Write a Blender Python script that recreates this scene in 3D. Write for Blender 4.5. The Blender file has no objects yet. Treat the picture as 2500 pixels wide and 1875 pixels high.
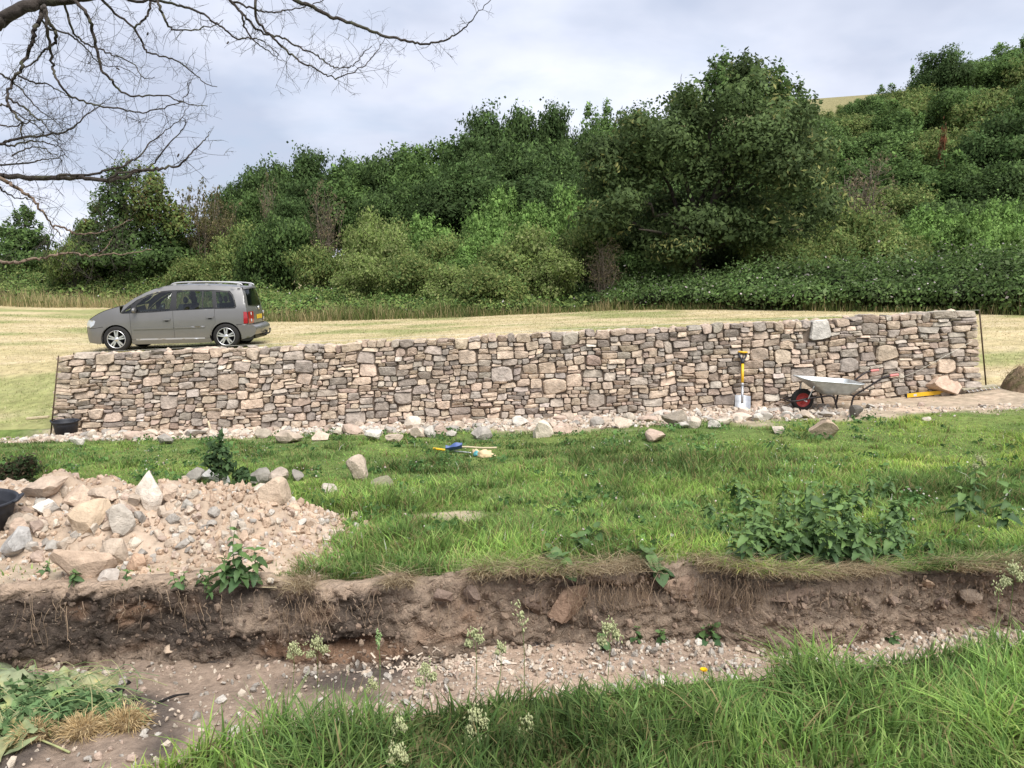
import bpy, bmesh, math, random
import numpy as np
from mathutils import Vector, Matrix, noise as mnoise
from mathutils.geometry import delaunay_2d_cdt

# ------------------------------------------------------------------ camera, sky, sun, exposure
sc = bpy.context.scene
C = sc.collection
CAM_Z = 1.65
PITCH = math.radians(8.1)
F = 1875.0                      # focal length in pixels of the 2500 x 1875 photograph
cam = bpy.data.cameras.new('camera'); cam_o = bpy.data.objects.new('camera', cam); C.objects.link(cam_o)
cam.sensor_width = 36.0; cam.lens = 36.0 * F / 2500.0
cam.clip_start = 0.05; cam.clip_end = 2000
cam_o.location = (0, 0, CAM_Z); cam_o.rotation_euler = (math.pi/2 - PITCH, 0, 0)
sc.camera = cam_o

SUN_EL, SUN_AZ = math.radians(57), math.radians(148)      # azimuth clockwise from +Y (view direction)
w = bpy.data.worlds.new('World'); sc.world = w; w.use_nodes = True
nt = w.node_tree; nt.nodes.clear(); N = nt.nodes.new; LK = nt.links.new
wo = N('ShaderNodeOutputWorld'); bg = N('ShaderNodeBackground'); LK(bg.outputs[0], wo.inputs[0])
sky = N('ShaderNodeTexSky'); sky.sky_type = 'NISHITA'; sky.sun_disc = False
sky.sun_elevation = SUN_EL; sky.sun_rotation = SUN_AZ; sky.air_density = 1.0; sky.dust_density = 2.0; sky.ozone_density = 1.5
tc = N('ShaderNodeTexCoord'); sep = N('ShaderNodeSeparateXYZ'); LK(tc.outputs['Generated'], sep.inputs[0])
# cloud layer: project the direction on a flat cloud deck so that clouds flatten towards the horizon
mz = N('ShaderNodeMath'); mz.operation = 'ADD'; mz.inputs[1].default_value = 0.22; LK(sep.outputs[2], mz.inputs[0])
mzc = N('ShaderNodeMath'); mzc.operation = 'MAXIMUM'; mzc.inputs[1].default_value = 0.12; LK(mz.outputs[0], mzc.inputs[0])
dx = N('ShaderNodeMath'); dx.operation = 'DIVIDE'; LK(sep.outputs[0], dx.inputs[0]); LK(mzc.outputs[0], dx.inputs[1])
dy = N('ShaderNodeMath'); dy.operation = 'DIVIDE'; LK(sep.outputs[1], dy.inputs[0]); LK(mzc.outputs[0], dy.inputs[1])
cmb = N('ShaderNodeCombineXYZ'); LK(dx.outputs[0], cmb.inputs[0]); LK(dy.outputs[0], cmb.inputs[1])
n1 = N('ShaderNodeTexNoise'); n1.inputs['Scale'].default_value = 1.9; n1.inputs['Detail'].default_value = 7; n1.inputs['Roughness'].default_value = 0.55; n1.inputs['Distortion'].default_value = 0.25
LK(cmb.outputs[0], n1.inputs['Vector'])
n2 = N('ShaderNodeTexNoise'); n2.inputs['Scale'].default_value = 0.9; n2.inputs['Detail'].default_value = 5
mp = N('ShaderNodeMapping'); mp.inputs['Location'].default_value = (3.7, 1.3, 0); LK(cmb.outputs[0], mp.inputs[0]); LK(mp.outputs[0], n2.inputs['Vector'])
# cloud tone: grey-lilac bases to white tops
r2 = N('ShaderNodeValToRGB'); r2.color_ramp.elements[0].position = 0.38; r2.color_ramp.elements[0].color = (0.48, 0.53, 0.645, 1)
r2.color_ramp.elements[1].position = 0.60; r2.color_ramp.elements[1].color = (0.79, 0.82, 0.91, 1)
LK(n2.outputs[0], r2.inputs[0])
# cover: mostly cloud, a few thin blue gaps
r1 = N('ShaderNodeValToRGB'); r1.color_ramp.elements[0].position = 0.34; r1.color_ramp.elements[0].color = (0.74, 0.74, 0.74, 1)
r1.color_ramp.elements[1].position = 0.56; r1.color_ramp.elements[1].color = (1, 1, 1, 1); LK(n1.outputs[0], r1.inputs[0])
skm = N('ShaderNodeMix'); skm.data_type = 'RGBA'; skm.blend_type = 'MULTIPLY'; skm.inputs[0].default_value = 1.0
LK(sky.outputs[0], skm.inputs[6]); skm.inputs[7].default_value = (1, 1, 1, 1)
# sky at strength 0.10, clouds are given as radiance, so they are divided by the same strength
STR = 0.10
cl = N('ShaderNodeMix'); cl.data_type = 'RGBA'; cl.blend_type = 'MULTIPLY'; cl.inputs[0].default_value = 1.0
LK(r2.outputs[0], cl.inputs[6]); cl.inputs[7].default_value = (1/STR*0.80, 1/STR*0.80, 1/STR*0.815, 1)
mx = N('ShaderNodeMix'); mx.data_type = 'RGBA'; LK(r1.outputs[0], mx.inputs[0]); LK(skm.outputs[2], mx.inputs[6]); LK(cl.outputs[2], mx.inputs[7])
LK(mx.outputs[2], bg.inputs[0]); bg.inputs[1].default_value = STR

sun = bpy.data.lights.new('sun', 'SUN'); sun.energy = 3.6; sun.angle = math.radians(42); sun.color = (1.0, 0.97, 0.93)
sun_o = bpy.data.objects.new('sun', sun); C.objects.link(sun_o)
sd = Vector((math.sin(SUN_AZ)*math.cos(SUN_EL), math.cos(SUN_AZ)*math.cos(SUN_EL), math.sin(SUN_EL)))
sun_o.rotation_euler = (-sd).to_track_quat('-Z', 'Y').to_euler(); sun_o.location = sd * 60
sc.view_settings.view_transform = 'Standard'; sc.view_settings.look = 'None'
sc.view_settings.exposure = 0.68; sc.view_settings.gamma = 1.0
sc.render.film_transparent = False
sc.cycles.max_bounces = 6; sc.cycles.diffuse_bounces = 3; sc.cycles.transmission_bounces = 4; sc.cycles.transparent_max_bounces = 6
sc.cycles.caustics_reflective = False; sc.cycles.caustics_refractive = False

# ------------------------------------------------------------------ helpers
rng = np.random.default_rng(7)
random.seed(7)

def ray(px, py):
    cx = (px - 1250.0) / F; cy = -(py - 937.5) / F
    fw = np.array([0, math.cos(PITCH), -math.sin(PITCH)]); up = np.array([0, math.sin(PITCH), math.cos(PITCH)])
    return fw + cy * up + np.array([cx, 0, 0])
def at(px, py, Y):
    "point on the ray of a photo pixel at distance Y along the view"
    d = ray(px, py); t = Y / d[1]
    return np.array([d[0]*t, Y, CAM_Z + d[2]*t])

def _hash(ix, iy, iz, seed):
    h = (ix.astype(np.int64)*374761393 + iy.astype(np.int64)*668265263 + iz.astype(np.int64)*2147483647 + seed*974711) & 0x7fffffff
    h = ((h ^ (h >> 13)) * 1274126177) & 0x7fffffff
    h = ((h ^ (h >> 16)) * 374761) & 0x7fffffff
    return (h & 0xffff) / 65535.0
def vnoise(x, y, z=0.0, seed=0):
    x, y, z = np.broadcast_arrays(np.asarray(x, float), np.asarray(y, float), np.asarray(z, float))
    ix, iy, iz = np.floor(x), np.floor(y), np.floor(z)
    fx, fy, fz = x-ix, y-iy, z-iz
    ix, iy, iz = ix.astype(np.int64), iy.astype(np.int64), iz.astype(np.int64)
    s = lambda t: t*t*(3-2*t)
    fx, fy, fz = s(fx), s(fy), s(fz); r = 0
    for a in (0, 1):
        for b in (0, 1):
            for c in (0, 1):
                r = r + _hash(ix+a, iy+b, iz+c, seed)*(fx if a else 1-fx)*(fy if b else 1-fy)*(fz if c else 1-fz)
    return r*2-1
def fbm(x, y, z=0.0, oct=4, seed=0, gain=0.5):
    r = 0; a = 1.0; f = 1.0
    for i in range(oct):
        r = r + a*vnoise(np.asarray(x)*f, np.asarray(y)*f, np.asarray(z)*f, seed+i*17); a *= gain; f *= 2.03
    return r
def sstep(a, b, x):
    t = np.clip((np.asarray(x, float)-a)/(b-a), 0, 1); return t*t*(3-2*t)

def mesh(name, V, T=None, Q=None, col=None, mats=(), smooth=False, midx=None, nrm=None):
    me = bpy.data.meshes.new(name)
    V = np.asarray(V, np.float32); nT = 0 if T is None else len(T); nQ = 0 if Q is None else len(Q)
    loops = []
    if nT: loops.append(np.asarray(T, np.int32).ravel())
    if nQ: loops.append(np.asarray(Q, np.int32).ravel())
    lv = np.concatenate(loops) if loops else np.zeros(0, np.int32)
    me.vertices.add(len(V)); me.vertices.foreach_set('co', V.ravel())
    me.loops.add(len(lv)); me.loops.foreach_set('vertex_index', lv)
    me.polygons.add(nT+nQ)
    st = np.concatenate([np.arange(nT)*3, nT*3+np.arange(nQ)*4]).astype(np.int32)
    me.polygons.foreach_set('loop_start', st)
    me.polygons.foreach_set('use_smooth', np.full(nT+nQ, bool(smooth)))
    if midx is not None: me.polygons.foreach_set('material_index', np.asarray(midx, np.int32))
    for m in mats: me.materials.append(m)
    if col is not None:
        col = np.asarray(col, np.float32)
        if col.ndim == 1: col = np.tile(col, (len(V), 1))
        c4 = np.ones((len(V), 4), np.float32); c4[:, :3] = col[:, :3]
        at_ = me.attributes.new('Col', 'FLOAT_COLOR', 'POINT'); at_.data.foreach_set('color', c4.ravel())
    me.update(calc_edges=True)
    if nrm is not None: me.normals_split_custom_set_from_vertices(np.asarray(nrm, np.float32))
    return me
class MB:
    "collects geometry, then builds ONE mesh object"
    def __init__(s): s.V=[]; s.T=[]; s.Q=[]; s.c=[]; s.n=0; s.N=[]
    def add(s, V, T=None, Q=None, col=(1,1,1)):
        V = np.asarray(V, float).reshape(-1, 3); col = np.asarray(col, float)
        if col.ndim == 1: col = np.tile(col, (len(V), 1))
        s.V.append(V); s.c.append(col)
        if T is not None and len(T): s.T.append(np.asarray(T, np.int64)+s.n)
        if Q is not None and len(Q): s.Q.append(np.asarray(Q, np.int64)+s.n)
        s.n += len(V); return s
    def mesh(s, name, mats, smooth=False):
        V = np.concatenate(s.V) if s.V else np.zeros((0, 3))
        nn = np.concatenate(s.N) if s.N and sum(map(len, s.N)) == len(V) else None
        return mesh(name, V, np.concatenate(s.T) if s.T else None, np.concatenate(s.Q) if s.Q else None, np.concatenate(s.c), mats, smooth or nn is not None, None, nn)
    def build(s, name, m, parent=None, smooth=False, **kw):
        ms = m if isinstance(m, (list, tuple)) else [m]
        return obj(name, s.mesh(name, ms, smooth), parent, **kw)
def tag(o, label=None, cat=None, group=None, kind=None):
    if label: o['label'] = label
    if cat: o['category'] = cat
    if group: o['group'] = group
    if kind: o['kind'] = kind
    return o
def obj(name, me, parent=None, loc=None, rot=None, **kw):
    o = bpy.data.objects.new(name, me); C.objects.link(o)
    if parent is not None: o.parent = parent
    if loc is not None: o.location = loc
    if rot is not None: o.rotation_euler = rot
    return tag(o, **kw)
def empty(name, loc=(0,0,0), rot=(0,0,0), **kw):
    o = obj(name, None, None, loc, rot, **kw); o.empty_display_size = 0.1; return o

def frames(P):
    P = np.asarray(P, float); t = np.gradient(P, axis=0); t /= np.linalg.norm(t, axis=1)[:, None]+1e-9
    ref = np.array([0.13, 0.2, 1.0]) if abs(t[0][2]) < 0.9 else np.array([1.0, 0.1, 0])
    us = []; u = np.cross(t[0], ref); u /= np.linalg.norm(u)
    for k in range(len(P)):
        u = u - t[k]*np.dot(u, t[k]); u /= np.linalg.norm(u)+1e-9; us.append(u)
    us = np.array(us); return us, np.cross(t, us)
def tube(P, r, n=6, caps=True):
    P = np.asarray(P, float); m = len(P); r = np.broadcast_to(np.asarray(r, float), (m,))
    u, v = frames(P); a = np.arange(n)*2*math.pi/n
    V = P[:, None]+r[:, None, None]*(np.cos(a)[None, :, None]*u[:, None]+np.sin(a)[None, :, None]*v[:, None])
    V = V.reshape(-1, 3)
    i, j = np.meshgrid(np.arange(m-1), np.arange(n), indexing='ij'); j2 = (j+1) % n
    Q = np.stack([i*n+j, i*n+j2, (i+1)*n+j2, (i+1)*n+j], -1).reshape(-1, 4)
    T = []
    if caps:
        V = np.concatenate([V, P[:1], P[-1:]]); b = m*n
        T = [(b, (k+1) % n, k) for k in range(n)]+[(b+1, (m-1)*n+k, (m-1)*n+(k+1) % n) for k in range(n)]
    return V, np.array(T, int).reshape(-1, 3), Q
def smooth_path(P, k=4):
    "Catmull-Rom resample of a polyline"
    P = np.asarray(P, float); Z = np.concatenate([[2*P[0]-P[1]], P, [2*P[-1]-P[-2]]]); out = []
    for i in range(1, len(Z)-2):
        for s in range(k):
            t = s/k; p0, p1, p2, p3 = Z[i-1], Z[i], Z[i+1], Z[i+2]
            out.append(0.5*((2*p1)+(-p0+p2)*t+(2*p0-5*p1+4*p2-p3)*t*t+(-p0+3*p1-3*p2+p3)*t**3))
    out.append(P[-1]); return np.array(out)
def boxv(x0, x1, y0, y1, z0, z1):
    V = [(x0,y0,z0),(x1,y0,z0),(x1,y1,z0),(x0,y1,z0),(x0,y0,z1),(x1,y0,z1),(x1,y1,z1),(x0,y1,z1)]
    Q = [(0,3,2,1),(4,5,6,7),(0,1,5,4),(1,2,6,5),(2,3,7,6),(3,0,4,7)]
    return np.array(V, float), Q
def lathe(prof, n=24, axis='z'):
    "prof: (radius, height) pairs revolved"
    prof = np.asarray(prof, float); m = len(prof); a = np.arange(n)*2*math.pi/n
    V = np.stack([prof[:, 0][:, None]*np.cos(a), prof[:, 0][:, None]*np.sin(a), np.repeat(prof[:, 1][:, None], n, 1)], -1).reshape(-1, 3)
    i, j = np.meshgrid(np.arange(m-1), np.arange(n), indexing='ij'); j2 = (j+1) % n
    Q = np.stack([i*n+j, i*n+j2, (i+1)*n+j2, (i+1)*n+j], -1).reshape(-1, 4)
    if axis == 'y': V = V[:, [0, 2, 1]]; Q = Q[:, ::-1]
    return V, Q
def grid_faces(nr, nc):
    i, j = np.meshgrid(np.arange(nr-1), np.arange(nc-1), indexing='ij')
    return np.stack([i*nc+j, i*nc+j+1, (i+1)*nc+j+1, (i+1)*nc+j], -1).reshape(-1, 4)
def _ico(sub):
    bm = bmesh.new(); bmesh.ops.create_icosphere(bm, subdivisions=sub, radius=1.0)
    V = np.array([v.co[:] for v in bm.verts]); T = np.array([[v.index for v in f.verts] for f in bm.faces]); bm.free(); return V, T
ICO = {1: _ico(1), 2: _ico(2), 3: _ico(3)}
def rock(r, size, sub=2, cuts=9, rough=0.10):
    "an angular broken stone: a ball cut by random planes"
    V, T = ICO[sub]; V = V.copy()
    off = r.uniform(-50, 50, 3)
    for k in range(cuts):
        n = r.normal(size=3); n /= np.linalg.norm(n); d = r.uniform(0.38, 0.80)
        s = V @ n; m = s > d; V[m] -= np.outer(s[m]-d, n)
    V *= 1+rough*fbm(V[:, 0]*1.7+off[0], V[:, 1]*1.7+off[1], V[:, 2]*1.7+off[2], 3)[:, None]
    V /= np.abs(V).max(0)
    return V*np.asarray(size)/2, T
def rotm(rx, ry, rz):
    return np.array(Matrix.Rotation(rz, 3, 'Z') @ Matrix.Rotation(ry, 3, 'Y') @ Matrix.Rotation(rx, 3, 'X'))

POOL = {}
def rock_p(rr, size, sub=1, cuts=7, rough=0.1):
    "a small stone taken from a pool of sixty shapes"
    k = (sub, cuts)
    if k not in POOL: POOL[k] = [rock(np.random.default_rng(900+i), (2, 2, 2), sub, cuts, rough) for i in range(60)]
    V, T = POOL[k][int(rr.integers(60))]
    return V*np.asarray(size)/2, T
# ------------------------------------------------------------------ materials
def mat(name, base=(0.5,0.5,0.5), attr=False, rough=0.8, metal=0.0, spec=0.3, var=0.25, nscale=6.0, detail=6, bump=0.0, bscale=30.0,
        tint=None, tscale=2.0, tlo=0.5, thi=0.7, transl=0.0, speck=None, spscale=60.0, spth=0.62, coat=0.0, bdist=0.02, crack=0.0, ckscale=6.0):
    m = bpy.data.materials.new(name); m.use_nodes = True; t = m.node_tree; t.nodes.clear(); n = t.nodes.new; l = t.links.new
    out = n('ShaderNodeOutputMaterial'); b = n('ShaderNodeBsdfPrincipled'); l(b.outputs[0], out.inputs[0])
    tcx = n('ShaderNodeTexCoord'); geo = n('ShaderNodeNewGeometry')
    pos = geo.outputs['Position']
    if attr:
        a = n('ShaderNodeAttribute'); a.attribute_name = 'Col'; colr = a.outputs['Color']
    else:
        a = n('ShaderNodeRGB'); a.outputs[0].default_value = (*base, 1); colr = a.outputs[0]
    def mixc(fac, c1, c2, blend='MIX'):
        x = n('ShaderNodeMix'); x.data_type = 'RGBA'; x.blend_type = blend
        for s, v in ((0, fac), (6, c1), (7, c2)):
            if isinstance(v, (int, float)): x.inputs[s].default_value = v
            elif isinstance(v, tuple): x.inputs[s].default_value = (*v, 1)
            else: l(v, x.inputs[s])
        return x.outputs[2]
    def noise(scale, det=6, rgh=0.6):
        x = n('ShaderNodeTexNoise'); x.inputs['Scale'].default_value = scale; x.inputs['Detail'].default_value = det; x.inputs['Roughness'].default_value = rgh
        l(pos, x.inputs['Vector']); return x.outputs[0]
    def ramp(v, lo, hi, c0=(0,0,0), c1=(1,1,1)):
        x = n('ShaderNodeValToRGB'); x.color_ramp.elements[0].position = lo; x.color_ramp.elements[1].position = hi
        x.color_ramp.elements[0].color = (*c0, 1); x.color_ramp.elements[1].color = (*c1, 1); l(v, x.inputs[0]); return x.outputs[0]
    if tint is not None:
        colr = mixc(ramp(noise(tscale), tlo, thi), colr, tint)
    if var > 0:
        colr = mixc(1.0, colr, ramp(noise(nscale, detail), 0.28, 0.72, (1-var,)*3, (1+var,)*3), 'MULTIPLY')
    if speck is not None:
        colr = mixc(ramp(noise(spscale, 3, 0.5), spth, spth+0.06), colr, speck)
    hgt = noise(bscale, 8, 0.65) if bump > 0 else None
    if crack > 0:
        vo = n('ShaderNodeTexVoronoi'); vo.feature = 'DISTANCE_TO_EDGE'; vo.inputs['Scale'].default_value = ckscale
        wv = n('ShaderNodeTexNoise'); wv.inputs['Scale'].default_value = ckscale*0.8; l(pos, wv.inputs['Vector'])
        ad = n('ShaderNodeVectorMath'); ad.operation = 'MULTIPLY_ADD'; ad.inputs[1].default_value = (0.2, 0.2, 0.2); l(wv.outputs['Color'], ad.inputs[0]); l(pos, ad.inputs[2])
        l(ad.outputs[0], vo.inputs['Vector'])
        ck = ramp(vo.outputs[0], 0.0, 0.07)
        mm = n('ShaderNodeMath'); mm.operation = 'MULTIPLY_ADD'; mm.inputs[1].default_value = crack
        l(ck, mm.inputs[0])
        if hgt is not None: l(hgt, mm.inputs[2])
        hgt = mm.outputs[0]; bump = max(bump, 0.6)
    l(colr, b.inputs['Base Color'])
    b.inputs['Roughness'].default_value = rough; b.inputs['Metallic'].default_value = metal; b.inputs['Specular IOR Level'].default_value = spec
    b.inputs['Coat Weight'].default_value = coat; b.inputs['Coat Roughness'].default_value = 0.08
    if hgt is not None:
        bp = n('ShaderNodeBump'); bp.inputs['Strength'].default_value = bump; bp.inputs['Distance'].default_value = bdist
        l(hgt, bp.inputs['Height']); l(bp.outputs[0], b.inputs['Normal'])
    if transl > 0:
        tr = n('ShaderNodeBsdfTranslucent'); l(colr, tr.inputs[0])
        ms = n('ShaderNodeMixShader'); ms.inputs[0].default_value = transl; l(b.outputs[0], ms.inputs[1]); l(tr.outputs[0], ms.inputs[2]); l(ms.outputs[0], out.inputs[0])
    return m
def glass(name, color=(0.75,0.82,0.80), tr=0.55, rough=0.03):
    m = bpy.data.materials.new(name); m.use_nodes = True; t = m.node_tree; t.nodes.clear(); n = t.nodes.new; l = t.links.new
    out = n('ShaderNodeOutputMaterial'); g = n('ShaderNodeBsdfGlossy'); g.inputs['Roughness'].default_value = rough
    tb = n('ShaderNodeBsdfTransparent'); tb.inputs[0].default_value = (*[c*tr for c in color], 1)
    fr = n('ShaderNodeFresnel'); fr.inputs[0].default_value = 1.5
    ad = n('ShaderNodeMath'); ad.operation = 'ADD'; ad.inputs[1].default_value = 0.02; l(fr.outputs[0], ad.inputs[0])
    mx = n('ShaderNodeMixShader'); l(ad.outputs[0], mx.inputs[0]); l(tb.outputs[0], mx.inputs[1]); l(g.outputs[0], mx.inputs[2]); l(mx.outputs[0], out.inputs[0])
    return m
M = {}
M['lawn_soil'] = mat('lawn_soil', attr=True, rough=0.95, spec=0.1, var=0.35, nscale=9, bump=0.6, bscale=60)
M['hay_field'] = mat('hay_field', attr=True, rough=0.95, spec=0.1, var=0.35, nscale=5, detail=10, bump=0.5, bscale=40, speck=(0.33,0.27,0.14), spscale=25, spth=0.63)
M['soil_bank'] = mat('soil_bank', attr=True, rough=0.95, spec=0.15, var=0.35, nscale=22, bump=1.0, bscale=38, bdist=0.035, speck=(0.36,0.29,0.22), spscale=55, spth=0.635, crack=0.2, ckscale=8)
M['trench'] = mat('trench_gravel', attr=True, rough=0.95, spec=0.15, var=0.3, nscale=25, bump=0.9, bscale=70, bdist=0.02)
M['stone'] = mat('stone', attr=True, rough=0.92, spec=0.15, var=0.30, nscale=11, detail=9, bump=0.9, bscale=26, bdist=0.03, speck=(0.40,0.37,0.32), spscale=34, spth=0.66)
M['rubble'] = mat('rubble', attr=True, rough=0.95, spec=0.15, var=0.22, nscale=14, bump=0.8, bscale=45, bdist=0.02)
M['core'] = mat('wall_core', (0.21,0.165,0.13), rough=1.0, spec=0.05, var=0.3, bump=0.5)
M['grass'] = mat('grass', attr=True, rough=0.7, spec=0.12, var=0.12, nscale=3, transl=0.45)
M['leaf'] = mat('leaf', attr=True, rough=0.7, spec=0.12, var=0.15, nscale=1.2, transl=0.4)
M['bark'] = mat('bark', (0.055,0.045,0.038), rough=0.9, spec=0.15, var=0.35, nscale=30, bump=0.6, bscale=60, tint=(0.08,0.085,0.045), tscale=6)
M['bark_lit'] = mat('lit_bark', (0.20,0.145,0.105), rough=0.9, spec=0.15, var=0.35, nscale=30, bump=0.6, bscale=60)  # paler copy of bark: light on the low branches put into the colour
M['straw'] = mat('straw', attr=True, rough=0.8, spec=0.2, var=0.15, nscale=8, transl=0.2)
# ------------------------------------------------------------------ ground
def near_edge(x): return np.interp(x, [-9,-1.6,-1.3,-0.9,0,1,2,3,9], [1.2,2.05,2.3,2.55,2.75,2.95,3.15,3.3,3.6])
def bank_top(x): return 4.05+0.085*np.clip(x, -6, 6)+0.07*fbm(np.asarray(x)*1.3, 3.1, 0, 3, 5)
def bank_foot(x): return bank_top(x)-0.10-0.05*vnoise(np.asarray(x)*2.0, 8.2, 0, 9)
WY = lambda x: 12.3-0.04*np.asarray(x, float)          # line of the stone wall
def sag(x): return -0.12*(1-np.clip(np.asarray(x, float)/7.6, -1, 1)**2)
def wall_base(x): return -0.56+0.052*np.asarray(x, float)+sag(x)
def floor_z(x, y):
    x = np.asarray(x, float)
    rise = 0.10*sstep(0.2, 2.2, x)*sstep(4.0, 3.3, y)
    return -0.40-0.02*sstep(0, -2, x)+rise+0.015*fbm(x*3, np.asarray(y)*3, 0, 3, 21)
def lawn_z(x, y):
    x = np.asarray(x, float); y = np.asarray(y, float)
    t = np.clip((y-4.0)/8.2, 0, 1.2)
    return t*(-0.56)+t*t*0.052*np.clip(x, -11, 11)+t*t*sag(x)+0.03*fbm(x*0.9, y*0.9, 0, 3, 31)*sstep(12.5, 11.3, y)
def far_z(x, y):
    x = np.asarray(x, float); y = np.asarray(y, float)
    base = np.interp(x, [-45,-22,-12,-9.5,-6,10,40], [0.15,-0.12,-0.34,-0.28,-0.16,0.36,0.45])
    t = sstep(12.0, 18.0, y)
    z = (1-t)*wall_base(np.clip(x, -11, 11))+t*base
    y0 = np.interp(x, [-60,-30,-8,5,40], [60,56,38,33,31])
    k = np.interp(x, [-60,-30,-12,0,15,30,60,110], [0.0,0.01,0.06,0.15,0.26,0.33,0.36,0.38])
    u = np.clip(y-y0, 0, 78); u = np.where(u < 8, u*u/16, u-4)
    u = u*(0.5+0.5*u/74.0); return z+k*u+0.02*fbm(x*0.5, y*0.5, 0, 2, 41)
def gz(x, y):
    x = np.asarray(x, float); y = np.asarray(y, float)
    ne = near_edge(x); bf = bank_foot(x); bt = bank_top(x)
    z = 0.02*fbm(x*1.5, y*1.5, 0, 2, 51)
    z = np.where(y > ne, np.where(y < ne+0.3, (floor_z(x, y))*sstep(0, 0.3, y-ne), floor_z(x, y)), z)
    z = np.where(y > bf, floor_z(x, y)+(lawn_z(x, bt)-floor_z(x, y))*np.clip((y-bf)/(bt-bf), 0, 1), z)
    z = np.where(y > bt, lawn_z(x, y), z)
    return np.where(y > WY(x), far_z(x, y), z)
def on_ground(px, py, f=None):
    "ground point seen at a photo pixel"
    d = ray(px, py); f = f or gz
    ts = np.concatenate([np.linspace(2.0, 20, 1500), np.linspace(20.05, 140, 1500)])
    P = np.array([0, 0, CAM_Z])+ts[:, None]*d; below = P[:, 2] < f(P[:, 0], P[:, 1])
    if not below.any(): return P[-1]
    k = int(np.argmax(below)); return P[k]

def sheet(name, X, Y, Z, col, m, kind='structure', smooth=True):
    V = np.stack([X, Y, Z], -1).reshape(-1, 3)
    return obj(name, mesh(name, V, None, grid_faces(*X.shape), np.asarray(col).reshape(-1, 3), [m], smooth), kind=kind)
def mixcol(a, b, t): t = np.asarray(t)[..., None]; return np.asarray(a)*(1-t)+np.asarray(b)*t

# near bank on which the photographer stands
xs = np.linspace(-9, 9, 240)
s = np.concatenate([np.linspace(0, 1, 40)])
X = np.tile(xs, (40, 1)); ne = near_edge(xs)
Y = -5+(ne+0.02+5)*np.concatenate([np.linspace(0, 0.85, 14), np.linspace(0.86, 1, 26)])[:, None]
Z = 0.02*fbm(X*1.5, Y*1.5, 0, 2, 51)
sheet('near_ground', X, Y, Z, mixcol((0.09,0.11,0.035), (0.14,0.13,0.06), sstep(-0.2,0.5,fbm(X*3,Y*3))), M['lawn_soil'])
# trench floor, from the near slope to the foot of the soil bank
xs = np.linspace(-9, 9, 440); nr = 52
X = np.tile(xs, (nr, 1)); a = near_edge(xs); b = bank_foot(xs)+0.03
Y = a+(b-a)*np.linspace(0, 1, nr)[:, None]
Z = np.where(Y < a+0.3, floor_z(X, Y)*sstep(0, 0.3, Y-a), floor_z(X, Y))+0.012*fbm(X*9, Y*9, 0, 3, 61)*sstep(0, 0.2, Y-a)
ash = sstep(0.15, 0.55, fbm(X*1.6, Y*1.6, 0, 3, 67)+0.35*np.exp(-((X+1.75)/0.45)**2-((Y-3.25)/0.35)**2)+0.75*np.exp(-((X+1.45)/0.45)**2-((Y-3.5)/0.28)**2)+0.7*np.exp(-((X+1.0)/0.35)**2-((Y-3.7)/0.15)**2)-0.5*sstep(-0.6, 0.4, X))
colr = mixcol((0.40,0.30,0.225), (0.33,0.25,0.19), sstep(-0.3, 0.5, fbm(X*2.3, Y*2.3, 0, 3, 71)))
colr = mixcol(colr, (0.25,0.19,0.145), 0.8*sstep(-0.3, -1.0, X)*sstep(2.6, 2.9, Y)); colr = mixcol(colr, (0.085,0.07,0.06), ash*0.9)
sheet('trench_floor', X, Y, Z, colr, M['trench'])
# the cut soil bank
xs = np.linspace(-9, 9, 950); nr = 42
S = np.linspace(0, 1, nr)[:, None]; X = np.tile(xs, (nr, 1)); f0 = bank_foot(xs); t0 = bank_top(xs)
zf = floor_z(xs, f0)-0.03; zt = lawn_z(xs, t0)+0.006
sv = np.clip(S/0.84, 0, 1)
Z = zf+(zt-zf)*sv; Y = f0+(t0-f0)*sv**1.4
over = sstep(0.84, 1.0, S)                       # rounded lip that runs a little way under the turf
Y = Y+(0.20+0.10*fbm(X*3, 7.7, 0, 3, 86))*np.clip((S-0.84)/0.16, 0, 1); Z = Z-0.035*sstep(0.86, 1.0, S)+0.018*fbm(X*7, S*5, 0, 3, 88)*over*sstep(1.0, 0.95, S)
bulge = 0.05*fbm(X*3.1, Z*4.0, 0.3, 4, 81)+0.036*(1-np.abs(fbm(X*8, Z*9, 0.1, 3, 83)))+0.020*(1-np.abs(fbm(X*21, Z*24, 0, 2, 87)))+0.014*fbm(X*50, Z*55, 0, 2, 89)-0.04
cave = 0.10*np.exp(-((X+0.85)/0.16)**2-((Z+0.33)/0.05)**2)+0.07*np.exp(-((X-0.62)/0.2)**2-((Z+0.12)/0.03)**2)
Y = Y+(-bulge+0.02+cave)*(1-over*0.8); Z = Z+0.03*fbm(X*6, S*6, 0, 3, 85)*sv*(1-over)
hgt = (Z-zf)/np.maximum(zt-zf, 0.1)
brown = mixcol((0.31,0.235,0.175), (0.215,0.165,0.125), sstep(-0.4, 0.5, fbm(X*2.2, Z*5, 0, 3, 91)))
char = sstep(0.05, 0.45, 1.2*np.exp(-((X+2.2)/1.05)**2)+0.45*fbm(X*2.5, Z*5, 0, 3, 93)-0.1)*sstep(-0.3, -1.0, X)*sstep(0.06, 0.3, hgt)*sstep(1.0, 0.8, hgt)
brown = mixcol(brown, (0.050,0.040,0.034), char*0.84)
clay = sstep(0.1, 0.5, np.exp(-((X+0.95)/0.4)**2-((hgt-0.16)/0.13)**2)+0.3*fbm(X*4, Z*7, 0, 3, 95))
brown = mixcol(brown, (0.27,0.165,0.105), clay*0.8)
top = sstep(0.80, 0.97, hgt+0.10*fbm(X*5, 1.3, 0, 3, 97))*np.where(X < -0.75, 1.0, 0.4)
brown = mixcol(brown, (0.40,0.30,0.22), top)
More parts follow.
